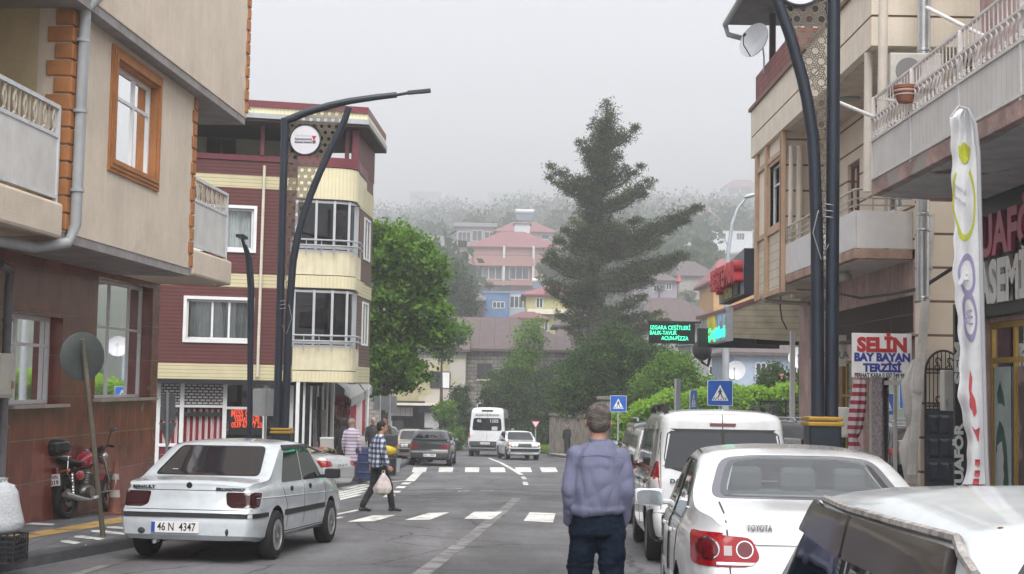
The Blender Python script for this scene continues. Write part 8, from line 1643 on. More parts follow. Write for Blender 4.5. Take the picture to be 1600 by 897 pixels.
# pine
Yp = 92; k = Yp/2200; pine = thing('pine_tree', 'tall dark pine tree with an uneven crown and upturned branches', 'tree', (P(925, 640, Yp).x, Yp, -3)); b = MB()
spine = [(925, 660), (926, 560), (925, 500), (930, 420), (938, 330), (944, 250), (950, 160)]; tpn = [P(x, y, Yp) for x, y in spine]; b.tube(tpn, [.42, .36, .30, .24, .17, .1, .03], 10)
Cs, mi = [], []
def needle(p, rad, n, m0):
 Cs.append(np.array(p)+RNG.normal(size=(n, 3))*np.array([rad, rad, rad*.62])); mi.append(np.where(RNG.random(n) < .7, m0, RNG.integers(0, 3, n)))
def sp_at(py): return Vector([float(np.interp(-py, [-s[1] for s in spine], [p[i] for p in tpn])) for i in range(3)])
def branch(px, py, dy=0, start=None, wt=1.0, dens=1.0):
 tip = P(px, py, Yp)+Vector((0, dy, 0)); st = sp_at(min(start if start else py+28, 600)); m = st.lerp(tip, .55)-Vector((0, 0, .35)); L_ = (tip-st).length; b.tube([st, m, tip], [.09, .06, .02], 6); kk = max(3, int(L_/.40))
 for i in range(kk):
  s_ = .22+.82*i/kk; p = (st*(1-s_)**2+m*2*s_*(1-s_)+tip*s_*s_); r_ = (.29 if s_ < .8 else .21)*wt*(1.25-.4*s_)
  for q in range(2): needle(p+Vector((random.uniform(-.3, .3), random.uniform(-.35, .35), random.uniform(-.05, .3))), r_, int(75*dens), random.choice((0, 0, 1, 2)))
 needle(tip+Vector((0, 0, .12)), .14*wt, 45, 1)
for a in ((947, 160), (955, 185), (940, 190), (925, 215), (970, 205), (994, 200, 0, 235), (915, 235), (905, 222, 0, 250), (968, 240), (978, 262), (920, 262), (862, 262, 0, 305), (858, 282, 0, 310), (885, 298, 0, 315), (905, 280), (1000, 262, 0, 300), (985, 300), (1020, 285, 0, 330), (1008, 300, 0, 335), (905, 310), (895, 345, 0, 370), (880, 360, 0, 385), (1000, 345, 0, 370), (1050, 345, 0, 395), (1090, 325, 0, 395), (1075, 345, 0, 400), (1060, 400, 0, 430), (1072, 405, 0, 440), (1030, 380), (870, 375, 0, 405), (858, 395, 0, 430), (850, 410, 0, 440), (846, 440, 0, 460), (855, 455, 0, 480), (1020, 440, 0, 455), (1040, 420, 0, 450), (1010, 465, 0, 490), (1030, 490, 0, 510), (1045, 505, 0, 520), (880, 470, 0, 490), (870, 490, 0, 510), (885, 515, 0, 530), (990, 500, 0, 520), (1010, 520, 0, 535), (900, 530, 0, 545), (960, 530, 0, 545)): branch(*a)
for i in range(50):
 py = 195+300*(i/50); wd = float(np.interp(py, [157, 230, 300, 380, 450, 530], [6, 20, 28, 46, 54, 46])); s_ = random.uniform(-1, 1); branch(940+s_*wd-(py-160)*.02, py+random.uniform(-14, 8), random.uniform(-1, 1)*wd*k*1.0, py+18, .95, .8)
b.build('trunk', BARK, pine, smooth=True); leafmesh('crown', np.concatenate(Cs), None, .15, GRN['pine'], pine, np.concatenate(mi), .16)
# trees on the slope between the houses, then the far wood
HG = [leafm('hill_leaf', (.045, .075, .035), 0), leafm('hill_leaf_light', (.056, .086, .040), 0)]; GRN['hill'] = HG
protos = []
for i, (px, py, Y, r_, lab) in enumerate(((1085, 420, 215, 20, 'hazy tree left of the white modern house'), (1060, 400, 240, 22, 'hazy tree beside the right branch tip of the pine'), (1110, 425, 210, 16, 'hazy tree under the white modern house'), (1160, 330, 520, 26, 'misty tree below the pavilion with columns'), (1125, 335, 520, 20, 'misty tree left of the one below the pavilion'), (1100, 370, 400, 16, 'misty tree behind the thin road lamp'), (1020, 360, 450, 20, 'misty tree under the faint red roof'), (990, 340, 560, 24, 'misty tree right of the pine top'), (800, 345, 260, 12, 'misty tree behind the low red roof'), (745, 345, 270, 12, 'misty tree behind the grey veranda house'), (730, 400, 200, 12, 'dark tree left of the pink house'), (845, 440, 160, 8, 'small bush beside the pink house'), (765, 445, 158, 7, 'small reddish bare shrub before the pink house'), (1075, 460, 150, 12, 'green bush before the pale cottage'), (1030, 450, 165, 8, 'small bush beside the lilac grey house'))):
 Y = YM(Y); g_ = P(px, py, Y); tree(lab, (g_.x, Y, min(gz(g_.x, Y), g_.z-r_*Y/2200)), [P(px, py, Y)], [lob(px, py, Y, r_, r_*.8), lob(px+r_*.5, py+r_*.4, Y, r_*.6), lob(px-r_*.5, py+r_*.3, Y, r_*.6)], 90, 26, r_*.16*Y/2200, r_*.055*Y/2200, 'hill', 'hillside_tree', tr=.2)
Cs, mi = [], []
for i in range(1500):
 y = 240+1000*RNG.random()**1.2; x = RNG.uniform(-.42, .42)*y; r_ = RNG.uniform(2.2, 5)*(1+y/700); c = np.array([x, y, gz(x, y)+r_*.8]); n = 130
 px = 800+2200*x/y
 if y < 420 and 700 < px < 880 or (y < 420 and 1100 < px): continue
 d = RNG.normal(size=(n, 3)); d /= np.linalg.norm(d, axis=1)[:, None]; Cs.append(c+d*r_*np.array([1, 1, 1.15])*RNG.uniform(.6, 1.05, (n, 1))); mi.append(RNG.integers(0, 2, n))
fw = leafmesh('far_wood', np.concatenate(Cs), None, 1.0, HG, None, np.concatenate(mi), .8); tag(fw, 'wooded hillside fading into the fog', 'wood', kind='stuff')
# ================================================================== people
from mathutils import noise as MN
def etube(mb, pts, rs, n=20, xd=(1, 0, 0)):
 """tube with elliptical sections: rs = (rx, ry) per point, rx along xd"""
 pts = [Vector(p) for p in pts]; base = len(mb.v); xd = Vector(xd)
 for i, p in enumerate(pts):
  t = (pts[min(i+1, len(pts)-1)]-pts[max(i-1, 0)]).normalized(); x = (xd-t*xd.dot(t)); x = x.normalized() if x.length > .2 else t.orthogonal().normalized(); y = t.cross(x)
  for k in range(n): a = 2*math.pi*k/n; mb._p(p+x*math.cos(a)*rs[i][0]+y*math.sin(a)*rs[i][1])
 for i in range(len(pts)-1):
  for k in range(n): a, b = base+i*n+k, base+i*n+(k+1) % n; mb.f.append((a, b, b+n, a+n))
 mb.f.append(tuple(base+k for k in reversed(range(n)))); e = base+(len(pts)-1)*n; mb.f.append(tuple(e+k for k in range(n))); return mb
def limb(mb, pts, rs, n=16): 
 etube(mb, pts, [(r, r) if not isinstance(r, tuple) else r for r in rs], n)
 for p, r in ((pts[0], rs[0]), (pts[-1], rs[-1])): r = r if not isinstance(r, tuple) else min(r); mb.ell(p, (r, r, r), 12, 8)
def fuse(mb, name, m, parent, vox=.012, sm=4, fold=0., fs=9., fsq=(1, 1, .5)):
 o = mb.build(name, m, None, world=False); r = o.modifiers.new('r', 'REMESH'); r.mode = 'VOXEL'; r.voxel_size = vox; s = o.modifiers.new('s', 'SMOOTH'); s.iterations = sm; s.factor = .6
 me = bpy.data.meshes.new_from_object(o.evaluated_get(bpy.context.evaluated_depsgraph_get())); o.modifiers.clear(); o.data = me
 if fold:
  ns = [v.normal.copy() for v in me.vertices]
  for v, nn in zip(me.vertices, ns):
   q = Vector((v.co.x*fsq[0], v.co.y*fsq[1], v.co.z*fsq[2]))*fs; w_ = MN.noise(q+Vector((3, 1, 7)))*.7+abs(MN.noise(q*2.1))*.5; v.co += nn*fold*w_
 me.shade_smooth(); o.parent = parent
 if len(me.materials) == 0: me.materials.append(m)
 return o
SKIN = mat('skin', (.38, .20, .135), .55, var=.06)
def hand(mb, w_, d, side, s=1.):
 """palm and five curled fingers hanging from wrist w_ in direction d"""
 d = Vector(d).normalized(); x = Vector((side, 0, 0)); f = Vector((0, 1, 0)); pc = w_+d*.045*s; etube(mb, [w_, w_+d*.03*s, w_+d*.085*s], [(.016*s, .025*s), (.016*s, .038*s), (.014*s, .040*s)], 12)
 for k, L_ in enumerate((.068, .078, .072, .056)):
  r0 = w_+d*.08*s+f*(.030-.020*k)*s; p1 = r0+(d*.9-x*.15)*L_*.45*s; p2 = p1+(d*.75-x*.5)*L_*.32*s; p3 = p2+(d*.45-x*.8)*L_*.25*s; mb.tube([r0, p1, p2, p3], [.0095*s, .009*s, .008*s, .0065*s], 8)
 r0 = w_+d*.025*s+f*.03*s; mb.tube([r0, r0+(d*.6+f*.6)*.035*s, r0+(d*.9+f*.45)*.062*s, r0+(d+f*.3-x*.2)*.082*s], [.013*s, .011*s, .0095*s, .008*s], 8)
def head(mb, c, yaw=0., s=1., pitch=0.):
 """head centred at c, facing local +y"""
 Rm = Matrix.Rotation(-yaw, 3, 'Z') @ Matrix.Rotation(-pitch, 3, 'X'); q = lambda x, y, z: Vector(c)+Rm @ (Vector((x, y, z))*s)
 mb.ell(q(0, -.012, .022), (.076*s, .094*s, .090*s), 24, 16, Rm); mb.ell(q(0, .018, -.045), (.058*s, .068*s, .068*s), 20, 12, Rm); mb.ell(q(0, .045, -.085), (.030*s, .028*s, .022*s), 12, 8, Rm)
 mb.tube([q(0, .080, .012), q(0, .100, -.020), q(0, .108, -.034)], [.008*s, .013*s, .014*s], 8); mb.ell(q(0, .082, -.058), (.024*s, .010*s, .009*s), 12, 8, Rm)
 for sd in (-1, 1):
  mb.ell(q(sd*.030, .078, .004), (.013*s, .010*s, .009*s), 10, 8, Rm); mb.ell(q(sd*.079, -.008, -.012), (.009*s, .020*s, .032*s), 12, 10, Rm @ Matrix.Rotation(sd*.25, 3, 'Z')); mb.tube([q(sd*.02, .085, .025), q(sd*.045, .076, .024)], .007*s, 6)
 return q
def person(label, loc, h, yaw, J, shirt, pants, shoe, hairm, hair='short', tunic=None, group=None, vox=.012, fold=.006, skin=None, build=1., scarf=None, hands=(1, 1), headyaw=0., headpitch=0.):
 """J: joints in metres for a 1.75 m figure, local axes x right, y facing"""
 k = h/1.75; t_ = thing('person', label, 'person', loc, group, rz=-yaw); V = lambda p: Vector(p)*k
 j = dict(hipL=(-.09, 0, .93), hipR=(.09, 0, .93), kneeL=(-.10, .01, .50), kneeR=(.10, .01, .50), ankL=(-.10, 0, .085), ankR=(.10, 0, .085), toeL=(-.115, .16, .03), toeR=(.115, .16, .03), pel=(0, 0, .96), waist=(0, .0, 1.08), chest=(0, -.01, 1.28), neck=(0, -.01, 1.47), head=(0, .02, 1.635), shL=(-.170, -.01, 1.375), shR=(.170, -.01, 1.375), elL=(-.235, -.03, 1.13), elR=(.235, -.03, 1.13), wrL=(-.25, .04, .885), wrR=(.25, .04, .885)); j.update(J); j = {a: V(b) for a, b in j.items()}; B_ = build
 sk = skin or SKIN; b = MB()
 etube(b, [j['pel']-V((0, 0, .06)), j['pel'], j['waist'], j['chest'], j['chest']+V((0, 0, .10)), j['neck']-V((0, 0, .02))], [(.15*k*B_, .10*k), (.155*k*B_, .105*k), (.135*k*B_, .095*k), (.155*k*B_, .11*k), (.15*k*B_, .10*k), (.06*k, .06*k)], 20)
 limb(b, [j['neck']-V((0, 0, .05)), j['neck'], j['head']-V((0, .02, .07))], [.062*k, .056*k, .054*k])
 for s_, sd in (('L', -1), ('R', 1)):
  limb(b, [j['sh'+s_], j['el'+s_]], [.05*k, .038*k]); limb(b, [j['el'+s_], j['wr'+s_]], [.037*k, .024*k]); limb(b, [j['hip'+s_], j['knee'+s_]], [.082*k, .052*k]); limb(b, [j['knee'+s_], j['ank'+s_]], [.050*k, .034*k]); limb(b, [j['ank'+s_], j['toe'+s_]-V((0, 0, .004))], [.028*k, .018*k])
  hand(b, j['wr'+s_], (j['wr'+s_]-j['el'+s_]), sd, k)
 q = head(b, j['head'], headyaw, k, headpitch); fuse(b, 'body', sk, t_, vox*.62 if h*k > 0 and vox < .009 else vox*.75, 1)
 # hair or scarf
 Rm = Matrix.Rotation(-headyaw, 3, 'Z') @ Matrix.Rotation(-headpitch, 3, 'X'); b = MB()
 if hair == 'short':
  b.ell(q(0, -.022, .034), (.083*k, .098*k, .090*k), 24, 14, Rm); b.ell(q(0, -.050, -.012), (.074*k, .066*k, .068*k), 20, 12, Rm); fuse(b, 'hair', hairm, t_, vox*.6, 2, .006, 40, (1, 1, .6))
  e = MB(); 
  for sd in (-1, 1): e.ell(q(sd*.030, .086, .005), (.0075*k, .004*k, .0055*k), 8, 6)
  e.build('eyes', mat('dark_eye', (.02, .015, .01), .2), t_, world=False)
 elif hair == 'cap': b.ell(q(0, -.012, .050), (.084*k, .102*k, .066*k), 20, 12, Rm); fuse(b, 'knitted_cap', hairm, t_, vox*.8, 2)
 else:
  b.ell(q(0, -.02, .02), (.095*k, .102*k, .108*k), 20, 14, Rm); etube(b, [q(0, -.02, -.04), q(0, -.02, -.12), j['neck']-V((0, 0, .07)), j['neck']-V((0, .02, .16))], [(.09*k, .09*k), (.085*k, .08*k), (.13*k, .10*k), (.16*k, .12*k)]); fuse(b, 'headscarf', hairm, t_, vox, 3, .006, 14)
 # trousers
 b = MB(); etube(b, [j['pel']-V((0, 0, .10)), j['pel']-V((0, 0, .02)), j['pel']+V((0, 0, .07))], [(.168*k*B_, .128*k), (.170*k*B_, .130*k), (.160*k*B_, .120*k)], 24)
 for s_ in 'LR': limb(b, [j['hip'+s_]-V((0, 0, .02)), j['knee'+s_]], [.096*k, .072*k]); limb(b, [j['knee'+s_], j['ank'+s_]], [.071*k, .060*k]); 
 fuse(b, 'trousers', pants, t_, vox, 3, fold*1.2, 8, (1, 1, 1.4))
 for s_ in 'LR':
  b = MB(); d = (j['toe'+s_]-j['ank'+s_]); f_ = Vector((d.x, d.y, 0)).normalized(); c = Vector((j['ank'+s_].x, j['ank'+s_].y, min(j['ank'+s_].z, j['toe'+s_].z+.055*k)-.03*k)); lift = j['toe'+s_]-V((0, 0, .0)); etube(b, [c-f_*.075*k, c-f_*.03*k, c+f_*.06*k, lift, lift+f_*.045*k], [(.030*k, .03*k), (.040*k, .040*k), (.045*k, .036*k), (.046*k, .028*k), (.030*k, .018*k)], 16, f_.cross(Vector((0, 0, 1)))); b.ell(j['ank'+s_]-V((0, 0, .01)), (.042*k, .048*k, .05*k), 12, 8)
  fuse(b, 'shoe', shoe, t_, vox*.8, 1)
 # shirt
 b = MB(); hem = tunic or .955; top_ = j['neck']
 sec = [((0, .0, hem), (.170, .13)), ((0, 0, hem+.03), (.182, .145)), ((0, 0, 1.10), (.170, .138)), ((0, -.01, 1.26), (.176, .138)), ((0, -.015, 1.36), (.176, .124)), ((0, -.01, 1.425), (.140, .10)), ((0, -.005, 1.49), (.070, .066))]
 lean = (j['chest']-j['pel'])/k; et = [V(p)+Vector((lean.x, lean.y, 0))*k*max(0, (p[2]-.96)/.32) for p, r in sec]; etube(b, et, [(r[0]*k*B_, r[1]*k) for p, r in sec], 28)
 for s_ in 'LR': limb(b, [j['sh'+s_], j['sh'+s_].lerp(j['el'+s_], .5), j['el'+s_]], [.064*k, .060*k, .054*k]); limb(b, [j['el'+s_], j['el'+s_].lerp(j['wr'+s_], .6), j['wr'+s_]-(j['wr'+s_]-j['el'+s_]).normalized()*.01], [.054*k, .049*k, .042*k])
 for s_, sd in (('L', -1), ('R', 1)): limb(b, [j['neck']+V((sd*.05, 0, -.045)), j['sh'+s_]+V((-sd*.02, 0, .008))], [.050*k, .050*k])
 sh = fuse(b, 'shirt', shirt, t_, vox, 3, fold*1.5, 7.5, (1, 1, .55)); b = MB(); etube(b, [j['neck']-V((0, 0, .015)), j['neck']+V((0, -.008, .028))], [(.066*k, .064*k), (.057*k, .059*k)], 24); 
 if hair != 'scarf': fuse(b, 'collar', shirt, t_, vox*.6, 1)
 return t_
GREYH = mat('grey_hair', (.095, .080, .070), .85, var=.55, vscale=22, bump=.8, bscale=90); DKH = mat('dark_hair', (.018, .010, .010), .8, var=.3, bump=.6, bscale=60)
LAV = stripes('lavender_striped_shirt', (.120, .126, .195), (.092, .097, .158), .0085, .35, 'x', .8, 0, .10); DKT = mat('navy_trousers', (.005, .010, .020), .85, 0, .1, var=.2, vscale=6); BKT = mat('black_trousers', (.012, .012, .015), .85, var=.2); SHO = mat('dark_shoes', (.02, .018, .018), .5)
lp = P(932, 880, 9.35)
pm = person('grey haired man in a lavender striped shirt walking away down the road', (lp.x, 9.35, -.28), 1.76, .0, dict(head=(0, .015, 1.635), neck=(0, -.01, 1.50), wrL=(-.172, .05, .975), elL=(-.176, -.04, 1.185), shL=(-.142, -.01, 1.405), shR=(.142, -.01, 1.405), elR=(.176, -.03, 1.185), wrR=(.170, .06, .965), pel=(0, 0, 1.0), kneeL=(-.10, .06, .50), ankL=(-.09, .02, .10), kneeR=(.10, -.01, .50), ankR=(.10, -.16, .13), toeR=(.11, -.02, .03), toeL=(-.11, .19, .03)), LAV, DKT, SHO, GREYH, tunic=1.035, vox=.0085, fold=.022, build=1.0)
# shirt back details: yoke seam and box pleat, belt
pk_ = 1.79/1.75; b = MB(); b.tube([(x*pk_, (-.128+.18*x*x*4-.004)*pk_, (1.395-.02*abs(x)*4)*pk_) for x in np.linspace(-.16, .16, 13)], .0022, 5); b.build('yoke_seam', mat('shirt_seam', (.09, .09, .18), .9), [c for c in kids(pm) if c.name.startswith('shirt')][0], world=False)
def plaid(name, c1, c2, c3, p):
 m, t, b = _bsdf(name); L = t.links.new; tc = t.nodes.new('ShaderNodeTexCoord'); b.inputs['Roughness'].default_value = .85; outs = []
 for d in ((.8, .6, 0), (0, 0, 1)):
  dp = t.nodes.new('ShaderNodeVectorMath'); dp.operation = 'DOT_PRODUCT'; dp.inputs[1].default_value = (d[0]/p, d[1]/p, d[2]/p); L(tc.outputs['Object'], dp.inputs[0]); f = t.nodes.new('ShaderNodeMath'); f.operation = 'FRACT'; L(dp.outputs['Value'], f.inputs[0]); l = t.nodes.new('ShaderNodeMath'); l.operation = 'LESS_THAN'; l.inputs[1].default_value = .5; L(f.outputs[0], l.inputs[0]); outs.append(l.outputs[0])
 a = t.nodes.new('ShaderNodeMath'); a.operation = 'ADD'; L(outs[0], a.inputs[0]); L(outs[1], a.inputs[1]); h_ = t.nodes.new('ShaderNodeMath'); h_.operation = 'MULTIPLY'; h_.inputs[1].default_value = .5; L(a.outputs[0], h_.inputs[0]); r = t.nodes.new('ShaderNodeValToRGB'); r.color_ramp.interpolation = 'CONSTANT'
 e = r.color_ramp.elements; e[0].color = (*c1, 1); e[1].position = .9; e[1].color = (*c3, 1); n = r.color_ramp.elements.new(.4); n.color = (*c2, 1); L(h_.outputs[0], r.inputs[0]); L(r.outputs[0], b.inputs['Base Color']); return m
PLD = plaid('checked_shirt', (.52, .54, .58), (.12, .15, .23), (.022, .032, .075), .095)
cp = G(589, 800); person('man in a navy and white checked shirt crossing the road with a plastic bag', (cp.x, cp.y, -.03*cp.y), 1.66, R(62), dict(hipL=(-.09, 0, .92), kneeL=(-.10, -.05, .50), ankL=(-.10, -.26, .13), toeL=(-.11, -.12, .03), kneeR=(.10, .20, .52), ankR=(.10, .27, .085), toeR=(.11, .42, .035), elR=(.25, .0, 1.14), wrR=(.27, .10, .91), elL=(-.24, -.06, 1.14), wrL=(-.25, -.05, .90), chest=(0, .02, 1.28), neck=(0, .04, 1.46), head=(0, .075, 1.625)), PLD, BKT, SHO, DKH, tunic=.86, fold=.008, vox=.013, headyaw=.3)
bg_ = thing('plastic_bag', 'white plastic shopping bag held by the man in the checked shirt', 'bag', P(600, 738, cp.y-.25)); q0 = P(599, 744, cp.y-.28); b = MB(); rows = []
for i in range(19):
 s_ = i/18; r_ = float(np.interp(s_, [0, .12, .3, .7, .92, 1], [.015, .05, .10, .165, .14, .05])); rows.append([q0+Vector((r_*math.cos(a)*(1+.12*math.sin(3*a+s_*5)+.05*math.sin(8*a)), r_*.6*math.sin(a)*(1+.1*math.sin(5*a)), .06-.40*s_)) for a in [2*math.pi*k/30 for k in range(31)]])
b.grid(rows); b.build('bag', mat('translucent_white_plastic', (.52, .46, .44), .4, var=.3, vscale=9), bg_, smooth=True); b = MB(); b.tube([q0+Vector((-.03, 0, .05)), q0+Vector((-.015, 0, .10)), q0+Vector((.02, 0, .10)), q0+Vector((.03, 0, .05))], .007, 5); b.build('handles', mat('translucent_white_plastic', (.5, .4, .4)), bg_, smooth=True)
WST = stripes('lilac_striped_tunic', (.50, .46, .50), (.20, .12, .26), .085, .30, 'z', .85, 0, .1); SCF = mat('taupe_scarf', (.24, .18, .15), .85, var=.3, vscale=12); BLK = mat('black_cloth', (.012, .012, .015), .9)
def standing(label, px, Y, h, yaw, shirt, pants, hm, hair, tunic, up=.13, **k): return person(label, (P(px, 700, Y).x, Y, -.03*Y+up), h, yaw, k.get('J', {}), shirt, pants, SHO, hm, hair, tunic=tunic, vox=.016, fold=.008)
standing('woman in a lilac striped tunic and taupe headscarf beside the silver car', 549, 36.2, 1.60, R(15), WST, mat('dark_plum_trousers', (.05, .03, .04), .9), SCF, 'scarf', .55)
standing('woman in dark clothes standing left of the one in the striped tunic', 537, 36.9, 1.62, R(10), BLK, BLK, mat('black_scarf', (.02, .015, .015), .8), 'scarf', .5)
standing('bearded passer by in a dull brown jacket behind the two grey sign backs', 601, 48, 1.74, R(200), mat('brown_jacket', (.12, .10, .085), .9, var=.3), mat('grey_trousers', (.06, .06, .06), .9), DKH, 'short', .86)
standing('white haired passer by in a black and grey top beyond the striped awning', 582, 50, 1.70, R(160), mat('black_grey_top', (.05, .05, .055), .9, var=.6, vscale=9), BKT, mat('white_hair', (.40, .38, .36), .9), 'short', .86)
standing('person in a long black coat and white cap by the stone garden wall', 886, 80, 1.66, R(12), mat('black_coat', (.012, .012, .015), .9), BLK, mat('white_cap', (.55, .55, .55), .8), 'cap', .50, .12)
# ================================================================== motorcycle
RW_, FW_ = G(104, 811, .13), G(163, 803, .13); dv = (FW_-RW_); hd_ = math.atan2(-dv.x, dv.y); WB = 1.30
mc = thing('motorcycle', 'red motorcycle with a black top box leaning by the red tiled wall', 'motorcycle', RW_); mc.rotation_euler = Euler((math.atan(-.03), R(-7), hd_+R(-3)), 'XYZ'); mc.rotation_mode = 'XYZ'
CHR2 = mat('motor_chrome', (.45, .45, .45), .25, .9, var=.2); ENG = mat('engine_metal', (.20, .19, .18), .4, .7, var=.3); MRD = mat('motor_red', (.30, .015, .03), .22, coat=.7, var=.2); MBK = mat('motor_black', (.015, .015, .016), .5, var=.2)
def part(name, m, f, parent=None, sm=False, bev=0): b = MB(); f(b); return b.build(name, m, parent or mc, smooth=sm, world=False, bevel=bev)
def wheel_(y, r, tw):
 w_ = part('wheel', RUB, lambda b: b.lathe([(r*.74, -tw/2), (r*.92, -tw/2-.004), (r*.99, -tw*.25), (r, 0), (r*.99, tw*.25), (r*.92, tw/2+.004), (r*.74, tw/2), (r*.74, -tw/2)], (0, y, r), 'x', 36), sm=True)
 def rim(b):
  b.lathe([(r*.76, -tw*.35), (r*.70, -tw*.3), (r*.70, tw*.3), (r*.76, tw*.35), (r*.76, -tw*.35)], (0, y, r), 'x', 32); b.cyl((-.05, y, r), (.05, y, r), .045, n=14)
  for i in range(5): a = 2*math.pi*i/5+.3; b.cyl((0, y, r), (0, y+r*.71*math.cos(a), r+r*.71*math.sin(a)), .017, n=6)
 part('rim', ENG, rim, w_, True)
 part('brake_disc', CHR2, lambda b: b.lathe([(r*.22, .045), (r*.42, .045), (r*.42, .05), (r*.22, .05)], (0, y, r), 'x', 24), w_)
wheel_(0, .31, .11); wheel_(WB, .305, .095)
part('frame', MBK, lambda b: (b.tube([(0, WB-.28, .86), (0, .75, .74), (0, .35, .70), (0, .0, .72)], .022, 8), b.tube([(0, WB-.30, .80), (0, .92, .40), (0, .55, .28), (0, .38, .36), (0, .32, .70)], .02, 8), [b.tube([(s*.10, .45, .36), (s*.11, 0, .31)], .016, 8) for s in (-1, 1)]), sm=True)
part('fork', CHR2, lambda b: [b.tube([(s*.085, WB, .31), (s*.085, WB-.20, .82), (s*.07, WB-.24, .92)], [.024, .02, .018], 10) for s in (-1, 1)], sm=True)
part('shock', CHR2, lambda b: [b.lathe([(.022+.008*(i % 2), .34+.022*i) for i in range(16)], (s*.115, .02, 0), n=12) for s in (-1, 1)], sm=True)
part('front_fender', MRD, lambda b: b.grid([[(x, WB+.335*math.cos(a), .305+.335*math.sin(a)) for x in (-.06, -.03, 0, .03, .06)] for a in [R(35+8*i) for i in range(14)]]), sm=True)
part('rear_fender', MBK, lambda b: b.grid([[(x, .345*math.cos(a), .31+.345*math.sin(a)-abs(x)*.15) for x in (-.07, -.035, 0, .035, .07)] for a in [R(60+9*i) for i in range(12)]]), sm=True)
part('tank', MRD, lambda b: etube(b, [(0, .42, .80), (0, .50, .83), (0, .65, .86), (0, .80, .86), (0, .92, .80)], [(.07, .06), (.12, .10), (.145, .12), (.125, .11), (.05, .06)], 20), sm=True)
part('side_panel', MRD, lambda b: [b.ell((s*.105, .28, .62), (.025, .13, .075), 16, 10) for s in (-1, 1)], sm=True)
part('seat', MBK, lambda b: etube(b, [(0, .48, .80), (0, .38, .80), (0, .12, .83), (0, -.12, .86), (0, -.24, .87)], [(.08, .03), (.13, .045), (.145, .05), (.13, .045), (.09, .03)], 18), sm=True)
part('engine', ENG, lambda b: (b.ell((0, .55, .38), (.15, .17, .12), 18, 12), b.cyl((0, .60, .44), (0, .70, .64), .085, n=16), [b.cyl((0, .60+.012*i, .46+.025*i), (0, .603+.012*i, .466+.025*i), .115, n=16) for i in range(7)], b.cyl((-.17, .50, .36), (.17, .50, .36), .085, n=18)), sm=True)
part('exhaust', CHR2, lambda b: b.tube([(.05, .72, .60), (.10, .84, .45), (.13, .75, .28), (.15, .40, .25), (.16, .05, .29), (.165, -.30, .36)], [.02, .022, .022, .025, .045, .042], 12), sm=True)
part('handlebar', CHR2, lambda b: b.tube([(-.36, WB-.42, 1.02), (-.20, WB-.32, 1.05), (-.08, WB-.26, .96), (.08, WB-.26, .96), (.20, WB-.32, 1.05), (.36, WB-.42, 1.02)], .013, 8), sm=True)
part('grip', MBK, lambda b: b.cyl((-.37, WB-.425, 1.02), (-.25, WB-.35, 1.04), .02, n=10), sm=True); part('grip', MBK, lambda b: b.cyl((.37, WB-.425, 1.02), (.25, WB-.35, 1.04), .02, n=10), sm=True)
for s in (-1, 1):
 part('rear_view_mirror', MBK, lambda b: (b.tube([(s*.20, WB-.32, 1.05), (s*.24, WB-.30, 1.17), (s*.30, WB-.34, 1.27)], .008, 6), b.ell((s*.33, WB-.35, 1.29), (.075, .018, .042), 16, 10)), sm=True); part('mirror_glass', mat('mirror_glass', (.5, .5, .5)), lambda b: b.ell((s*.33, WB-.366, 1.29), (.066, .006, .036), 16, 8), sm=True)
 part('turn_signal', AMB, lambda b: (b.cyl((s*.05, -.20, .70), (s*.16, -.20, .70), .01, n=6), b.ell((s*.185, -.21, .70), (.035, .03, .03), 12, 8)), sm=True)
 part('crash_bar', CHR2, lambda b: b.tube([(s*.06, .95, .62), (s*.28, .98, .60), (s*.32, .97, .48), (s*.28, .95, .36), (s*.06, .85, .34)], .013, 8), sm=True)
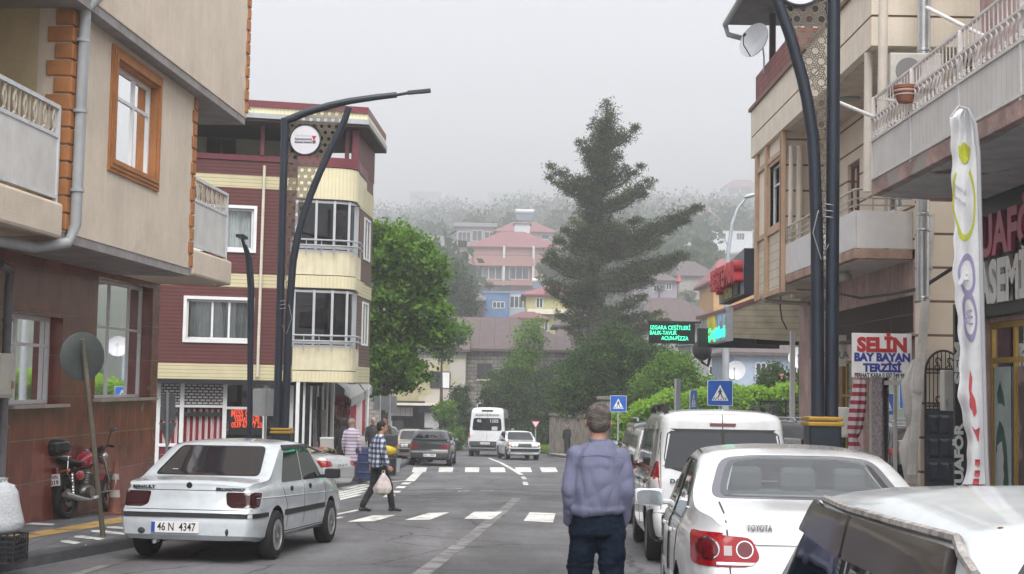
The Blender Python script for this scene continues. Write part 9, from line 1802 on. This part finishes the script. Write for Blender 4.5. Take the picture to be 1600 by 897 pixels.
part('headlamp', CHR2, lambda b: b.ell((0, WB-.10, .88), (.095, .09, .095), 18, 12), sm=True); part('gauges', MBK, lambda b: [b.cyl((s*.06, WB-.24, .98), (s*.06, WB-.27, 1.04), .05, n=16) for s in (-1, 1)], sm=True)
part('tail_lamp', mat('dull_red_lamp', (.13, .012, .02)), lambda b: b.box((0, -.31, .70), (.17, .05, .11)), bev=.015)
pl_ = part('number_plate', PLW, lambda b: b.box((0, -.335, .575), (.24, .008, .17)), bev=.003); part('blue_band', PLB, lambda b: b.box((-.105, -.341, .535), (.025, .003, .08)), pl_)
put_text('46 NN', .075, (0, -.341, .615), (1, 0, 0), (0, 0, 1), PTX, pl_, 'plate_text', ext=.001, bold=.001, width=.17, world=False); put_text('3019', .085, (.01, -.341, .535), (1, 0, 0), (0, 0, 1), PTX, pl_, 'plate_text', ext=.001, bold=.002, width=.17, world=False)
part('rack', CHR2, lambda b: (b.tube([(-.10, .05, .90), (-.12, -.40, .92), (.12, -.40, .92), (.10, .05, .90)], .011, 8), [b.tube([(s*.11, -.05, .91), (s*.14, -.16, .66), (s*.13, 0, .50)], .011, 8) for s in (-1, 1)]), sm=True)
bx_ = part('top_box', MBK, lambda b: [b.prism([(0+rx*math.copysign(abs(math.cos(a))**.6, math.cos(a)), -.30+ry*math.copysign(abs(math.sin(a))**.6, math.sin(a)), z) for a in [2*math.pi*i/32 for i in range(32)]], (0, 0, .022)) for z, rx, ry in ((.93, .18, .16), (.952, .215, .19), (.974, .235, .21), (.996, .245, .22), (1.018, .248, .225), (1.04, .25, .228), (1.062, .252, .23))], bev=.006)
part('box_lid', mat('motor_black_gloss', (.02, .02, .022), .3), lambda b: b.ell((0, -.30, 1.09), (.262, .24, .09), 28, 12), bx_, True)
# ================================================================== overhead wires
wr_ = thing('overhead_wires', 'thin black overhead wires crossing above the corner building', 'wires', P(350, 150, 38)); b = MB()
for dy in (0, 6, 13): b.tube([P(300, 100+dy, 30), P(340, 122+dy, 34), P(375, 150+dy*.6, 38), P(392, 172, 40)], .012, 4)
b.build('wires', BLACKP, wr_)
